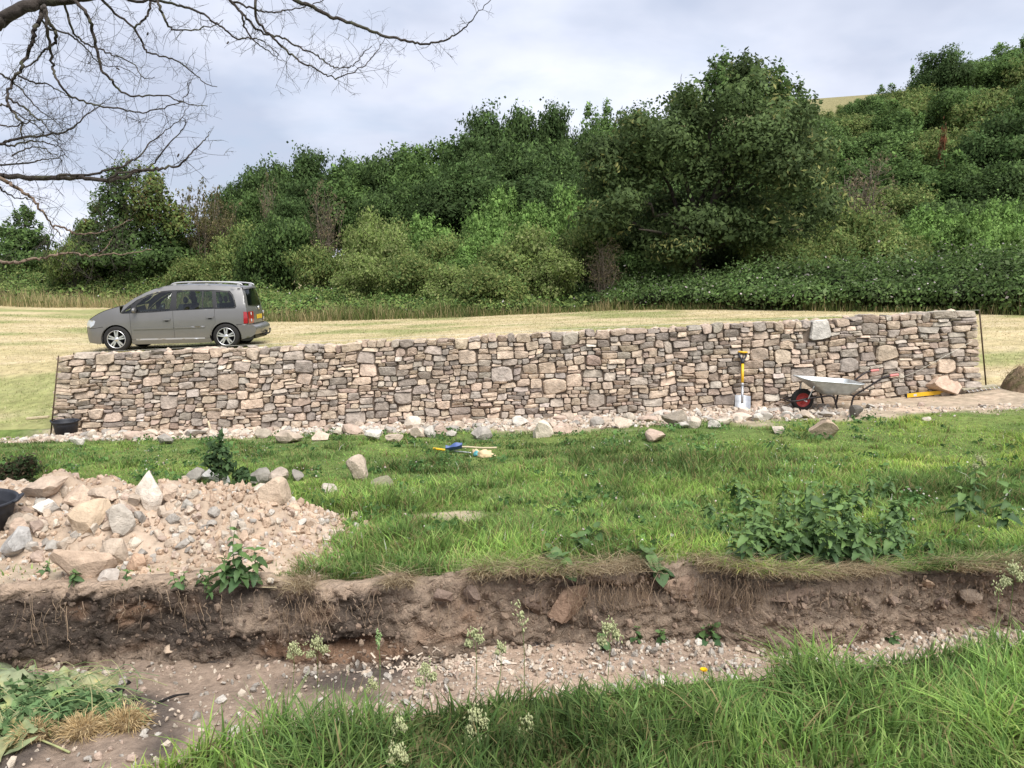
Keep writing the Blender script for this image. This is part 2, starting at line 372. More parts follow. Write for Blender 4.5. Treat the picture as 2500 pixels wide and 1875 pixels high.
sheet('soil_bank', X, Y, Z, brown, M['soil_bank'])
SB = bpy.data.objects['soil_bank']
# lawn between the trench and the wall
xs = np.linspace(-15, 15, 250); nr = 110
X = np.tile(xs, (nr, 1)); t0 = bank_top(xs)+0.03
Y = t0+(WY(xs)+0.3-t0)*np.linspace(0, 1, nr)[:, None]**1.25
Z = np.where(Y > WY(X), np.maximum(lawn_z(X, Y), far_z(X, Y)-0.01), lawn_z(X, Y))
Z = Z-0.035*sstep(0.28, 0.0, Y-bank_top(X))
strip = sstep(0.95, 0.5, np.abs(Y-(WY(X)-0.75))+0.25*fbm(X*1.5, Y*1.5, 0, 2, 101))
def dirt_mask(x, y):
    "bare pale soil: strip along the wall foot, the working area at the right end, dry patches"
    d = WY(x)-y
    a = sstep(2.05, 1.15, d+0.55*fbm(x*1.5, y*1.5, 0, 3, 103)+0.5*sstep(4.0, 6.0, x))*sstep(-8.4, -7.4, x)*np.where(y < WY(x)+0.3, 1, 0)
    b = sstep(1.0, 0.6, np.hypot((x-7.6)/3.0, (y-11.1)/0.75)+0.3*fbm(x*1.7, y*1.7, 0, 3, 105))
    c = 0.8*sstep(0.75, 1.0, np.exp(-((x+0.55)/0.55)**2-((y-5.35)/0.22)**2)+0.5*fbm(x*3, y*3, 0, 3, 107))
    e = sstep(0.16, 0.02, y-bank_top(x)+0.10*fbm(x*2.2, 5.0, 0, 3, 109))*0.9
    h = sstep(1.2, 0.95, np.hypot((x+2.25)/1.05, (y-4.45)/0.75))
    return np.clip(np.maximum.reduce([a, b, c, e, h]), 0, 1)
dm = dirt_mask(X, Y)
colr = mixcol((0.10,0.14,0.04), (0.14,0.18,0.05), sstep(-0.4, 0.4, fbm(X*1.1, Y*1.1, 0, 3, 111)))
colr = mixcol(colr, mixcol((0.44,0.34,0.25), (0.36,0.29,0.21), sstep(-0.4, 0.4, fbm(X*3, Y*3, 0, 3, 113))), dm)
sheet('lawn', X, Y, Z, colr, M['lawn_soil'])
# mown hay field behind the wall, then the hillside
ys = np.concatenate([np.linspace(11.6, 20, 60), np.linspace(20.3, 60, 90)]); xs = np.linspace(-75, 75, 250)
X, Y = np.meshgrid(xs, ys); Z = far_z(X, Y)-0.15*sstep(0.25, 0.05, Y-WY(X))
def green_mask(x, y):
    g = sstep(0.0, 0.6, fbm(x*0.35, y*0.5, 0, 3, 121)+0.9*sstep(19.5, 14.5, y)*sstep(-3, -7, x)-0.15+0.25*sstep(-2, -9, x))
    return np.clip(g, 0, 1)
swath = 0.5+0.5*np.sin((Y+0.04*X+0.5*fbm(X*0.2, Y*0.2, 0, 2, 123))*2*math.pi/2.6)
hay = mixcol((0.50,0.405,0.235), (0.38,0.325,0.165), swath*0.8)
hay = mixcol(hay, (0.53,0.435,0.27), sstep(0.1, 0.6, fbm(X*0.8, Y*2.0, 0, 3, 125)))
hay = 0.88*mixcol(hay, (0.21,0.24,0.08), 0.75*green_mask(X, Y))
hay = mixcol(hay, (0.075,0.085,0.04), sstep(0.5, 3.0, Y-np.interp(X, [-60,-30,-8,5,40], [60,56,38,33,31])))
sheet('hay_field', X, Y, Z, hay, M['hay_field'])
ys = np.linspace(59, 420, 120); xs = np.linspace(-320, 320, 160); X, Y = np.meshgrid(xs, ys)
Z = far_z(np.clip(X, -110, 110), Y)-0.05
sheet('hillside', X, Y, Z, mixcol((0.27,0.225,0.125), (0.20,0.18,0.09), sstep(-0.3, 0.3, fbm(X*0.05, Y*0.05, 0, 3, 131))), M['hay_field'])
# ------------------------------------------------------------------ dry stone wall
WL, WH = 15.17, 1.26                                    # length, height
WX0 = -7.72                                             # world x of the left end
r = np.random.default_rng(11)
def pack():
    TOL = 0.03; du = 0.02; n = int(WL/du); h = np.zeros(n); out = []
    topv = lambda a, b: WH+0.02*math.sin(a*3.1)+0.015*math.sin(b*7.7)
    for _ in range(14000):
        mn = h.min()
        i = int(np.argmin(h))
        if mn > WH-0.035: break
        a = i
        while a > 0 and abs(h[a-1]-mn) < TOL: a -= 1
        b = i+1
        while b < n and abs(h[b]-mn) < TOL: b += 1
        run = (b-a)*du; hl = h[a-1] if a > 0 else 9; hr = h[b] if b < n else 9
        lo = min(hl, hr)
        if run < 0.085:
            hh = min(lo, WH)-mn
            if hh > 0.16 and run < 0.05: hh = 0.1
            hh = min(hh, 0.16); m_ = h[a:b].mean()
            if hh > 0.03 and run >= 0.04: out.append((a*du, b*du, m_, mn+hh))
            h[a:b] = mn+max(hh, 0.022); continue
        q = r.random()
        if run < 0.20 and 0.045 < lo-mn < 0.11 and lo < WH and r.random() < 0.75: out.append((a*du, b*du, h[a:b].mean(), lo)); h[a:b] = lo; continue
        if run < 0.30 and 0.045 <= q < 0.30: q = 0.5
        if q < 0.035: ww = r.uniform(0.24, 0.40); hh = r.uniform(0.14, 0.25)
        elif q < 0.36: ww = r.uniform(0.11, 0.30); hh = r.uniform(0.04, 0.062)
        else: ww = float(np.clip(r.lognormal(math.log(0.142), 0.40), 0.075, 0.34)); hh = float(np.clip(ww*r.uniform(0.36, 0.70), 0.045, 0.12))
        edge = (a == 0 or b == n)
        if edge and r.random() < 0.7: ww = max(ww, r.uniform(0.22, 0.40)); hh = min(max(hh, 0.07), 0.15)
        if run-ww < 0.06: ww = run
        ww = min(ww, run)
        if ww > 0.5: ww = run*0.5
        for t in (hl, hr):
            if t < 8 and abs(mn+hh-t) < 0.028: hh = t-mn
        if mn+hh > WH-0.055: hh = WH-mn+r.uniform(-0.012, 0.022)
        hh = max(hh, 0.03); k = max(2, int(round(ww/du)))
        if (hl < hr) ^ (r.random() < 0.25): s0 = a
        else: s0 = b-k
        s0 = max(a, min(s0, b-k)); e0 = min(b, s0+k)
        if 0 < s0-a < 3: s0 = a
        if 0 < b-e0 < 3: e0 = b
        m_ = h[s0:e0].mean(); out.append((s0*du, e0*du, m_, m_+hh)); h[s0:e0] = m_+hh
    return out
rects = pack()
pu = at(2025, 800, 12.05)[0]-WX0; BLOCK = (pu-0.17, pu+0.17, WH-0.29, WH+0.03)      # the big pale block set into the top
rects = [q for q in rects if not ((q[0]+q[1])/2 > BLOCK[0]-0.03 and (q[0]+q[1])/2 < BLOCK[1]+0.03 and (q[2]+q[3])/2 > BLOCK[2]-0.02)]+[BLOCK]
def wall_pt(u, v, d):
    "u along, v up, d out of the face (towards the camera)"
    u = np.asarray(u, float); v = np.asarray(v, float); d = np.asarray(d, float)
    fade = sstep(0, 0.3, u)*sstep(0, 0.3, WL-u)
    uu = u+0.036*vnoise(u*3.6, v*4.6, 0.5, 7)*fade
    vv = v+0.038*vnoise(u*2.9, v*3.0, 3.5, 8)+0.02*vnoise(u*0.7, v*2, 1.5, 4)*sstep(0, 0.2, v)
    e = 0.13*(np.clip(vv/WH, 0, 1)-0.0)                # ends lean in
    x = WX0+uu+e*(1-2*uu/WL)
    y = WY(x)+0.10*vv-d
    return np.stack([x, y, wall_base(x)+vv*(1+0.075*(1-np.clip(x/7.6, -1, 1)**2))], -1)
PAL = [((0.56,0.44,0.32),0.30),((0.50,0.39,0.285),0.22),((0.47,0.36,0.28),0.08),((0.32,0.29,0.25),0.14),((0.39,0.345,0.285),0.15),((0.20,0.18,0.155),0.09),((0.28,0.205,0.165),0.04),((0.56,0.50,0.43),0.04)]
PM = np.array((0.44,0.355,0.288)); PAL = [(tuple(PM+(np.array(c)-PM)*0.62), q) for c, q in PAL]
pw = np.array([p[1] for p in PAL]); pw /= pw.sum()
def stone_geom(u0, u1, v0, v1, depth=0.24, n=10):
    cu, cv = (u0+u1)/2, (v0+v1)/2; g = min(0.0018, 0.05*(v1-v0)); hu, hv = (u1-u0)/2-g*0.8, (v1-v0)/2-g
    ox, oy = [], []                                    # a rough quadrilateral with blunted corners
    cx_ = r.uniform(0.0, 0.24, 4)*(r.random(4) < 0.7); cy_ = r.uniform(0.0, 0.30, 4)*(r.random(4) < 0.6)
    rx_ = r.uniform(0.10, 0.34, 4)*min(1.0, hv/hu*1.3); ry_ = r.uniform(0.14, 0.40, 4)*min(1.0, hu/hv*1.1)
    for k, (sx, sy) in enumerate(((1, -1), (1, 1), (-1, 1), (-1, -1))):
        X_, Y_ = sx*(1-cx_[k]), sy*(1-cy_[k]); pa = (X_, Y_-sy*ry_[k]*2*0.5); pb = (X_-sx*rx_[k]*2*0.5, Y_)
        for q_ in ((pa, pb) if sx*sy < 0 else (pa, pb)) if sx*sy > 0 else (pb, pa): ox.append(q_[0]); oy.append(q_[1])
    e_ = r.uniform(-0.03, 0.03, 2); ox.insert(8, 0.1*e_[0]); oy.insert(8, -1+abs(e_[0])); ox.insert(4, 0.1); oy.insert(4, 1-abs(e_[1]))
    ox, oy = np.array(ox), np.array(oy); o_ = np.argsort(np.arctan2(oy, ox)); ox, oy = ox[o_], oy[o_]; n = len(ox)
    tu, tv = r.uniform(-0.02, 0.02, 2); bl = r.uniform(0.004, 0.018)+0.05*min(hu, hv); proud = r.uniform(-0.014, 0.018)
    ins = r.uniform(0.86, 0.96)
    def ring(sc, d0): return wall_pt(cu+ox*sc*hu, cv+oy*sc*hv, d0+tu*ox*sc+tv*oy*sc)
    R0 = ring(0.86, np.full(n, -depth)); R1 = ring(1.0, np.full(n, proud-0.006-0.009*r.random(n))); R2 = ring(ins*r.uniform(0.9, 1.06, n), proud+bl*r.uniform(0.35, 1.15, n))
    Cc = wall_pt(np.array([cu+hu*r.uniform(-.2, .2)]), np.array([cv+hv*r.uniform(-.2, .2)]), np.array([proud+bl*1.15]))
    V = np.concatenate([R0, R1, R2, Cc]); Q = []; T = []
    for k in range(n):
        k2 = (k+1) % n
        Q += [(k, k2, n+k2, n+k), (n+k, n+k2, 2*n+k2, 2*n+k)]; T.append((2*n+k, 2*n+k2, 3*n))
    base = np.array(PAL[r.choice(len(PAL), p=pw)][0])*r.uniform(0.78, 1.13)*(1+r.uniform(-0.02, 0.02, 3))
    if (u0, u1) == BLOCK[:2]: base = np.array((0.50,0.465,0.41)); V[:, 1] -= 0.015
    col = np.tile(base, (len(V), 1))*(1+0.13*r.normal(size=(len(V), 1)))
    col[:n] *= 0.8
    return V, np.array(T), np.array(Q), np.clip(col, 0.03, 0.8)
wall = empty('dry_stone_wall', (WX0, float(WY(WX0)), float(wall_base(WX0))), label='long dry stone wall of tan and grey rubble with a sloping top', cat='wall')
def under(o, parent):
    o.parent = parent; o.matrix_parent_inverse = Matrix.Translation(-Vector(parent.location)); return o
area = sorted(range(len(rects)), key=lambda k: -(rects[k][1]-rects[k][0])*(rects[k][3]-rects[k][2]))
big = set(area[:300]); sm = MB()
for k, (u0, u1, v0, v1) in enumerate(rects):
    V, T, Q, c = stone_geom(u0, u1, v0, v1)
    if k in big: under(obj('stone', mesh('stone', V, T, Q, c, [M['stone']], False)), wall)
    else: sm.add(V, T, Q, c)
# the far face and the rough top: the same masonry, seen only along the top edge
for k in range(150):
    u = r.uniform(0.05, WL-0.05); d = r.uniform(-0.46, -0.16); q = wall_pt(u, WH-0.03, d)
    V, T = rock_p(r, (r.uniform(.1, .26), r.uniform(.1, .2), r.uniform(.06, .12)), 1, 7); V = V@rotm(0, 0, r.uniform(0, 6)).T+q
    sm.add(V, T, None, np.array(PAL[r.choice(len(PAL), p=pw)][0])*r.uniform(.9, 1.15))
for u in np.arange(0.1, WL, 0.21):
    for v in np.arange(0.08, WH, 0.15):
        q = wall_pt(u+r.uniform(-.04, .04)+0.1*(int(v/0.15) % 2), v, -0.60+0.1*v)
        V, T = rock_p(r, (r.uniform(.17, .25), r.uniform(.14, .2), r.uniform(.12, .17)), 1, 6)
        sm.add(V+q, T, None, np.array(PAL[r.choice(len(PAL), p=pw)][0])*r.uniform(.85, 1.1))
under(sm.build('small_stones', M['stone'], kind='stuff'), wall)
us = np.linspace(0.08, WL-0.08, 60); core = MB(); ring_ = []
for u in us:
    ring_.append([wall_pt(u, -0.06, -0.048), wall_pt(u, WH-0.05, -0.048), wall_pt(u, WH-0.05, -0.46), wall_pt(u, -0.06, -0.66)])
RV = np.array(ring_).reshape(-1, 3); Q = []
for k in range(len(us)-1):
    for j in range(4): Q.append((k*4+j, k*4+(j+1) % 4, (k+1)*4+(j+1) % 4, (k+1)*4+j))
Q += [(3,2,1,0), tuple((len(us)-1)*4+j for j in range(4))]
core.add(RV, None, Q); under(core.build('hearting', M['core']), wall)

# iron pins and string line of the mason
M['iron'] = mat('rusty_iron', (0.10,0.07,0.045), rough=0.8, metal=0.4, var=0.4, nscale=40)
M['twine'] = mat('twine', (0.62,0.60,0.50), rough=0.9, var=0.1)
def pin(p0, p1, rad, label):
    V, T, Q = tube(np.array([p0, p1]), rad, 8); o = MB().add(V-np.array(p0), T, Q).build('iron_pin', M['iron'], smooth=True)
    o.location = p0; return tag(o, label, 'pin')
pl0 = on_ground(122, 1068); pl1 = at(143, 868, pl0[1]+0.18)
pin(pl0-np.array([0, 0, 0.05]), pl1, 0.012, 'thin rusty iron pin leaning against the wall end above the black bucket')
pr1 = at(2391, 757, 11.85); pr0 = on_ground(2409, 946); pr0[1] = min(pr0[1], 12.4)
pin(pr0-np.array([0, 0, 0.05]), pr1, 0.012, 'thin rusty iron pin standing free beyond the wall end near the rake')
pm = at(180, 861, 12.85); pin(pm-np.array([0, 0, 0.12]), pm, 0.012, 'short iron pin poking up behind the low end of the wall top')
q0 = at(2391, 757, 11.85); q1 = wall_pt(WL*0.5, WH+0.05, -0.0); q2 = pm
P = np.array([q0, wall_pt(WL*0.93, WH+0.045, 0.02), q1, wall_pt(WL*0.2, WH+0.05, 0.02), q2]); V, T, Q = tube(P, 0.0022, 5)
tag(MB().add(V, T, Q).build('string_line', M['twine'], smooth=True), 'pale string line stretched along the sloping wall top', 'string')
P = np.array([wall_pt(WL-0.15, 0.80, 0.05), wall_pt(WL-1.05, 0.40, 0.07), wall_pt(WL-2.3, 0.02, 0.10)]); V, T, Q = tube(P, 0.0022, 5)
tag(MB().add(V, T, Q).build('loose_string', M['twine'], smooth=True), 'loose pale string hanging diagonally across the wall face near its tall end', 'string')
# ------------------------------------------------------------------ the parked car (side view measured on the photograph, local x from nose to tail)
M['paint'] = mat('car_paint', (0.19,0.185,0.18), rough=0.36, metal=0.5, spec=0.45, var=0.05, nscale=3, coat=0.4)
M['black_trim'] = mat('black_trim', (0.018,0.018,0.019), rough=0.45, spec=0.4, var=0.1)
M['tyre'] = mat('tyre', (0.022,0.021,0.020), rough=0.85, spec=0.2, var=0.25, nscale=40)
M['alloy'] = mat('alloy', (0.66,0.66,0.67), rough=0.3, metal=0.85, spec=0.5, var=0.06)
M['silver'] = mat('silver_rail', (0.42,0.42,0.43), rough=0.45, metal=0.4, var=0.04)
M['interior'] = mat('interior', (0.09,0.09,0.10), rough=0.9, var=0.15)
M['red_lens'] = mat('red_lens', (0.30,0.012,0.015), rough=0.12, spec=0.6, var=0.08, coat=0.8)
M['clear_lens'] = mat('clear_lens', (0.62,0.65,0.68), rough=0.12, spec=0.7, metal=0.3, var=0.12, nscale=20, coat=0.8)
M['plate'] = mat('yellow_plate', (0.62,0.42,0.03), rough=0.4, var=0.05)
M['glass'] = glass('car_glass', (0.80,0.92,0.88), 0.66)
M['screen'] = glass('windscreen_glass', (0.6,0.7,0.7), 0.6)
def L(zx, zy): return ((zx-225)/369.0, 1.035*(826-0.0376*(zx-225)-zy)/369.0)
def LP(pts): return [L(*p) for p in pts]
def half_w(x, z):
    x = np.asarray(x, float); z = np.asarray(z, float)
    side = np.interp(z, [0.15,0.25,0.45,0.62,0.78,0.95,1.06,1.2,1.35,1.5,1.62], [0.84,0.865,0.885,0.893,0.895,0.885,0.868,0.822,0.765,0.695,0.62])
    plan = np.interp(x, [0.0,0.05,0.15,0.3,0.5,0.8,1.2,3.2,3.7,3.9,4.05,4.15,4.22], [0.74,0.80,0.875,0.925,0.955,0.98,1.0,1.0,0.985,0.965,0.935,0.90,0.86])
    return side*plan
def poly_mesh(poly, holes=(), step=0.07):
    "triangulate a side-view polygon with holes, with inner points so that it can follow the curved flank"
    pts = []; edges = []
    def ring(pp):
        b = len(pts); dense = []
        for k in range(len(pp)):
            a_, b_ = np.array(pp[k]), np.array(pp[(k+1) % len(pp)]); m = max(1, int(np.linalg.norm(b_-a_)/step))
            for j in range(m): dense.append(tuple(a_+(b_-a_)*j/m))
        pts.extend(Vector(q) for q in dense); m = len(dense)
        edges.extend((b+k, b+(k+1) % m) for k in range(m)); return dense
    outer = ring(poly); inner = [ring(h) for h in holes]
    def inside(p, pp):
        c = False; j = len(pp)-1
        for i in range(len(pp)):
            (xi, yi), (xj, yj) = pp[i], pp[j]
            if (yi > p[1]) != (yj > p[1]) and p[0] < (xj-xi)*(p[1]-yi)/(yj-yi+1e-12)+xi: c = not c
            j = i
        return c
    A = np.array(outer)
    for gx in np.arange(A[:, 0].min(), A[:, 0].max(), step):
        for gy in np.arange(A[:, 1].min(), A[:, 1].max(), step):
            q = (gx+0.003, gy+0.002)
            if inside(q, outer) and not any(inside(q, h) for h in inner) and min(np.hypot(*(A-np.array(q)).T)) > step*0.35: pts.append(Vector(q))
    vs, es, fs, *_ = delaunay_2d_cdt(pts, edges, [], 0, 1e-5)
    P = np.array([v[:] for v in vs]); T = []
    for f in fs:
        c = P[list(f)].mean(0)
        if inside(c, outer) and not any(inside(c, h) for h in inner): T.append(list(f))
    return P, np.array(T)
car = empty('parked_car', label='grey people carrier with silver roof rails parked on the mown field', cat='car')
def side_panel(name, poly, m, holes=(), out=0.0, parent=None, thick=0.012, step=0.07, sides=(-1, 1)):
    P, T = poly_mesh(poly, holes, step); res = []
    for s in sides:
        w_ = half_w(P[:, 0], P[:, 1])+out
        V = np.stack([P[:, 0], s*w_, P[:, 1]], -1); Vb = V.copy(); Vb[:, 1] -= s*thick
        n = len(V); T1 = T if s < 0 else T[:, ::-1]
        # rim
        from collections import Counter
        E = Counter(tuple(sorted(e)) for t in T for e in ((t[0], t[1]), (t[1], t[2]), (t[2], t[0])))
        rim = [(a, b) for a, b in ((t[i], t[(i+1) % 3]) for t in T1 for i in range(3)) if E[tuple(sorted((a, b)))] == 1]
        Q = [(4*k, 4*k+1, 4*k+2, 4*k+3) for k in range(len(rim))]; Vr = np.array([q for a, b in rim for q in (V[b], V[a], Vb[a], Vb[b])]).reshape(-1, 3)
        mb = MB().add(V, T1).add(Vr, None, Q); o = mb.build(name, m, parent or car, smooth=True); res.append(o)
    return res
def circ(cx, cz, rr, a0, a1, n): return [(cx+rr*math.cos(a), cz+rr*math.sin(a)) for a in np.linspace(a0, a1, n)]
FW, RW = L(515, 702), L(1500, 668); WR = 0.325
FWx, RWx, WZ = FW[0], RW[0], WR-0.015
AR = 0.365
# main silhouette points in the side view
hood = LP([(268,537),(300,515),(360,480),(430,448),(500,425),(560,410)])
belt_f = L(575,474)
GREEN = LP([(572,472),(640,412),(720,352),(800,312),(880,284),(960,270),(1040,264),(1200,258),(1390,255),(1540,261),(1572,290),(1592,340),(1606,395),(1597,411),(1415,419),(1060,440),(860,460),(585,476)])
roofline = LP([(600,402),(690,338),(780,289),(860,254),(940,231),(1020,219),(1200,211),(1400,210),(1560,218),(1640,226)])
sill = 0.20; g_ = 0.0035
xd1, xd2, xd3 = L(652,600)[0], L(1036,600)[0], L(1412,500)[0]
zt_ = lambda x: float(np.interp(x, [p[0] for p in GREEN[-5:]][::-1], [p[1] for p in GREEN[-5:]][::-1]))
belt = lambda x: float(np.interp(x, [GREEN[17][0], GREEN[16][0], GREEN[15][0], GREEN[14][0], GREEN[13][0]], [GREEN[17][1], GREEN[16][1], GREEN[15][1], GREEN[14][1], GREEN[13][1]]))
# front wing (arch cut out)
fa = circ(FWx, WZ, AR, math.pi, 0, 15)                       # left foot -> over the top -> right foot
wing = [(xd1-g_, sill+0.0), (xd1-g_, belt(xd1)), (GREEN[17][0], GREEN[17][1]), (GREEN[0][0]-0.02, GREEN[0][1]+0.012)] + [(p[0], p[1]-0.012) for p in hood[::-1]] + [L(232,600), L(300,612), L(395,595)] 
wing += [p for p in fa if p[1] > sill and not (p[0] < L(395,595)[0] and p[1] < L(395,595)[1])]
side_panel('front_wing', wing, M['paint'])
fb = [L(231,604), L(300,616), L(393,599)]+[p for p in circ(FWx, WZ, AR, math.pi*0.78, math.pi*1.06, 6)]+[L(355,752), L(245,742), L(232,700)]
side_panel('front_bumper', fb, M['paint'])
d1 = [(xd1+g_, sill+0.09), (xd2-g_, sill+0.09), (xd2-g_, belt(xd2)), (L(860,460)), (xd1+g_, belt(xd1))]
side_panel('front_door', d1, M['paint'])
ra_c = [p for p in circ(RWx, WZ, AR, math.pi, math.pi*0.62, 8)]
d2 = [(xd2+g_, sill+0.09), (RWx-AR-0.035, sill+0.09), (RWx-AR-0.03, WZ+0.05), (RWx-AR*0.90, WZ+0.22), (RWx-AR*0.66, WZ+0.36), (xd3-g_, L(1412,500)[1]), (xd3-g_, belt(xd3)), (xd2+g_, belt(xd2))]
side_panel('rear_door', d2, M['paint'])
sillp = [(FWx+AR*0.97, 0.17), (RWx-AR*0.97, 0.17), (RWx-AR-0.03, sill+0.083), (xd1, sill+0.083), (FWx+AR*1.0, sill+0.083)]
side_panel('sill', sillp, M['paint'], out=0.004)
ra = circ(RWx, WZ, AR, math.pi*0.98, 0.12, 15)
qp = [(xd3+g_, belt(xd3)-0.004), (GREEN[13][0], GREEN[13][1]-0.008), (GREEN[12][0]+0.010, GREEN[12][1])]+[(p[0]+0.010, p[1]) for p in (GREEN[11], GREEN[10])]+[(GREEN[9][0]+0.01, GREEN[9][1]+0.012)]
qp += LP([(1600,232),(1650,226),(1672,290),(1690,380),(1700,440),(1700,552)])+[L(1600,556)]
qp += [p for p in circ(RWx, WZ, AR, 0.55, math.pi*0.98, 14)]+[(RWx-AR-0.022, WZ+0.06), (RWx-AR*0.90+0.007, WZ+0.226), (RWx-AR*0.66+0.006, WZ+0.366), (xd3+g_, L(1412,500)[1])]
side_panel('rear_quarter_panel', qp, M['paint'])
rb = [L(1605,560), L(1700,556), L(1740,562), L(1768,580), L(1770,612), L(1755,648), L(1720,672), L(1640,690)]+[p for p in circ(RWx, WZ, AR, -0.05, 0.5, 6)]
side_panel('rear_bumper', rb, M['paint'])
lowb = [L(1640,693), L(1720,675), L(1745,662), L(1735,690), L(1700,705), L(1640,706)]
side_panel('rear_valance', lowb, M['black_trim'], out=-0.01)
# roof side rail above the windows
roofside = GREEN[0:10]; rs = [(p[0]-0.004, p[1]+0.010) for p in roofside]+[L(1645,230)]+[(p[0], p[1]) for p in roofline[::-1]]
side_panel('roof_side', rs, M['paint'], step=0.05)
# window band and windows
win = [('side_window', LP([(713,456),(713,394),(770,345),(840,306),(920,285),(1022,274),(1008,441)])),
       ('side_window', LP([(1066,270),(1296,265),(1300,422),(1070,436)])),
       ('side_window', LP([(1308,265),(1384,263),(1398,416),(1308,421)])),
       ('side_window', LP([(1420,268),(1540,272),(1574,312),(1596,386),(1588,404),(1438,411)])),
       ('quarter_light', LP([(592,469),(662,408),(660,466)]))]
side_panel('window_frame', GREEN, M['black_trim'], holes=[w_[1] for w_ in win], out=-0.004, step=0.06)
for nme, pl in win: side_panel(nme, pl, M['glass'], out=-0.010, thick=0.004, step=0.12)
# top strips lofted across the car
def strip(name, prof, m, crown=0.02, bul=0.0, inset=0.0, out=0.0, n=15):
    prof = smooth_path([(p[0], 0, p[1]) for p in prof], 4); t = np.linspace(-1, 1, n)
    X = np.zeros((len(prof), n, 3)); 
    for k, p in enumerate(prof):
        wd = half_w(p[0], p[2])-inset; X[k, :, 1] = t*wd; X[k, :, 0] = p[0]+bul*(1-np.abs(t)**2.2); X[k, :, 2] = p[2]+(crown*(1-np.abs(t)**2.4))+out
    return MB().add(X.reshape(-1, 3), None, grid_faces(len(prof), n)[:, ::-1]).build(name, m, car, smooth=True)
strip('bonnet', hood+[L(592,404)], M['paint'], 0.035, 0.0)
strip('windscreen', [(p[0], p[1]-0.004) for p in roofline[:4]+[L(905,240)]], M['screen'], 0.03, -0.05, inset=0.02)
strip('scuttle', LP([(560,412),(585,408),(604,401)]), M['black_trim'], 0.036, 0.0, inset=0.03, out=0.004)
strip('roof', [L(900,243)]+roofline[4:], M['paint'], 0.035)
strip('rear_window', LP([(1656,240),(1672,290),(1686,350),(1694,388)]), M['screen'], 0.0, 0.10, inset=0.09)
strip('tailgate_surround', LP([(1648,228),(1669,290),(1689,380),(1697,420)]), M['paint'], 0.0, 0.07, inset=0.0)
strip('tailgate', LP([(1692,398),(1702,440),(1706,500),(1704,562)]), M['paint'], 0.0, 0.085)
strip('rear_spoiler', LP([(1630,222),(1656,224),(1664,244)]), M['paint'], 0.03, 0.12, inset=0.03)
strip('rear_bumper_skin', LP([(1704,556),(1740,562),(1768,582),(1770,612),(1755,648)]), M['paint'], 0.0, 0.05)
strip('nose', LP([(268,537),(245,570),(232,600)]), M['paint'], 0.0, -0.10)
strip('front_bumper_skin', LP([(232,600),(226,640),(232,700),(245,742)]), M['paint'], 0.0, -0.12)
strip('front_grille', LP([(233,640),(236,690),(244,715)]), M['black_trim'], 0.0, -0.13, inset=0.2)
# lamps
hl = LP([(234,602),(240,570),(262,540),(322,540),(331,552),(318,580),(280,606)])
side_panel('headlight', hl, M['clear_lens'], out=0.008, step=0.05)
tl = LP([(1672,442),(1701,443),(1705,490),(1703,546),(1668,548)])
for o in side_panel('tail_light', tl, M['red_lens'], out=0.012, step=0.04):
    pass
for s in (-1, 1):                                      # the part of the lamp that wraps round the tail
    zz = np.array([L(0, q)[1] if False else L(1703, q)[1] for q in (442, 470, 500, 525, 548)]); ys = np.linspace(0.60, 0.985, 8); G = []
    for z_, zx in zip(zz, (1703, 1705, 1706, 1706, 1704)):
        x_ = L(zx, 500)[0]; wd = float(half_w(x_, z_))
        for t_ in ys: G.append((x_+0.085*(1-t_**2.2)+0.012, s*t_*wd, z_))
    Q = grid_faces(5, 8); MB().add(np.array(G), None, Q if s > 0 else Q[:, ::-1]).build('rear_lens', M['red_lens'], car, smooth=True)
    for z_ in (L(1703, 462)[1], L(1703, 522)[1]):
        V, Q = lathe([(0.0, 0.012), (0.035, 0.010), (0.045, 0.0)], 14); V = V[:, [2, 1, 0]]; x_ = L(1705, 500)[0]; V[:, 0] += x_+0.048; V[:, 1] += s*0.66; V[:, 2] += z_; MB().add(V, None, Q).build('reversing_lens', M['clear_lens'], car, smooth=True)
for zz in ():
    p = L(*zz)
    side_panel('reversing_lens', [(p[0]+0.028*math.cos(a), p[1]+0.045*math.sin(a)) for a in np.linspace(0, 6.28, 12)[:-1]], M['clear_lens'], out=0.018, step=0.05)
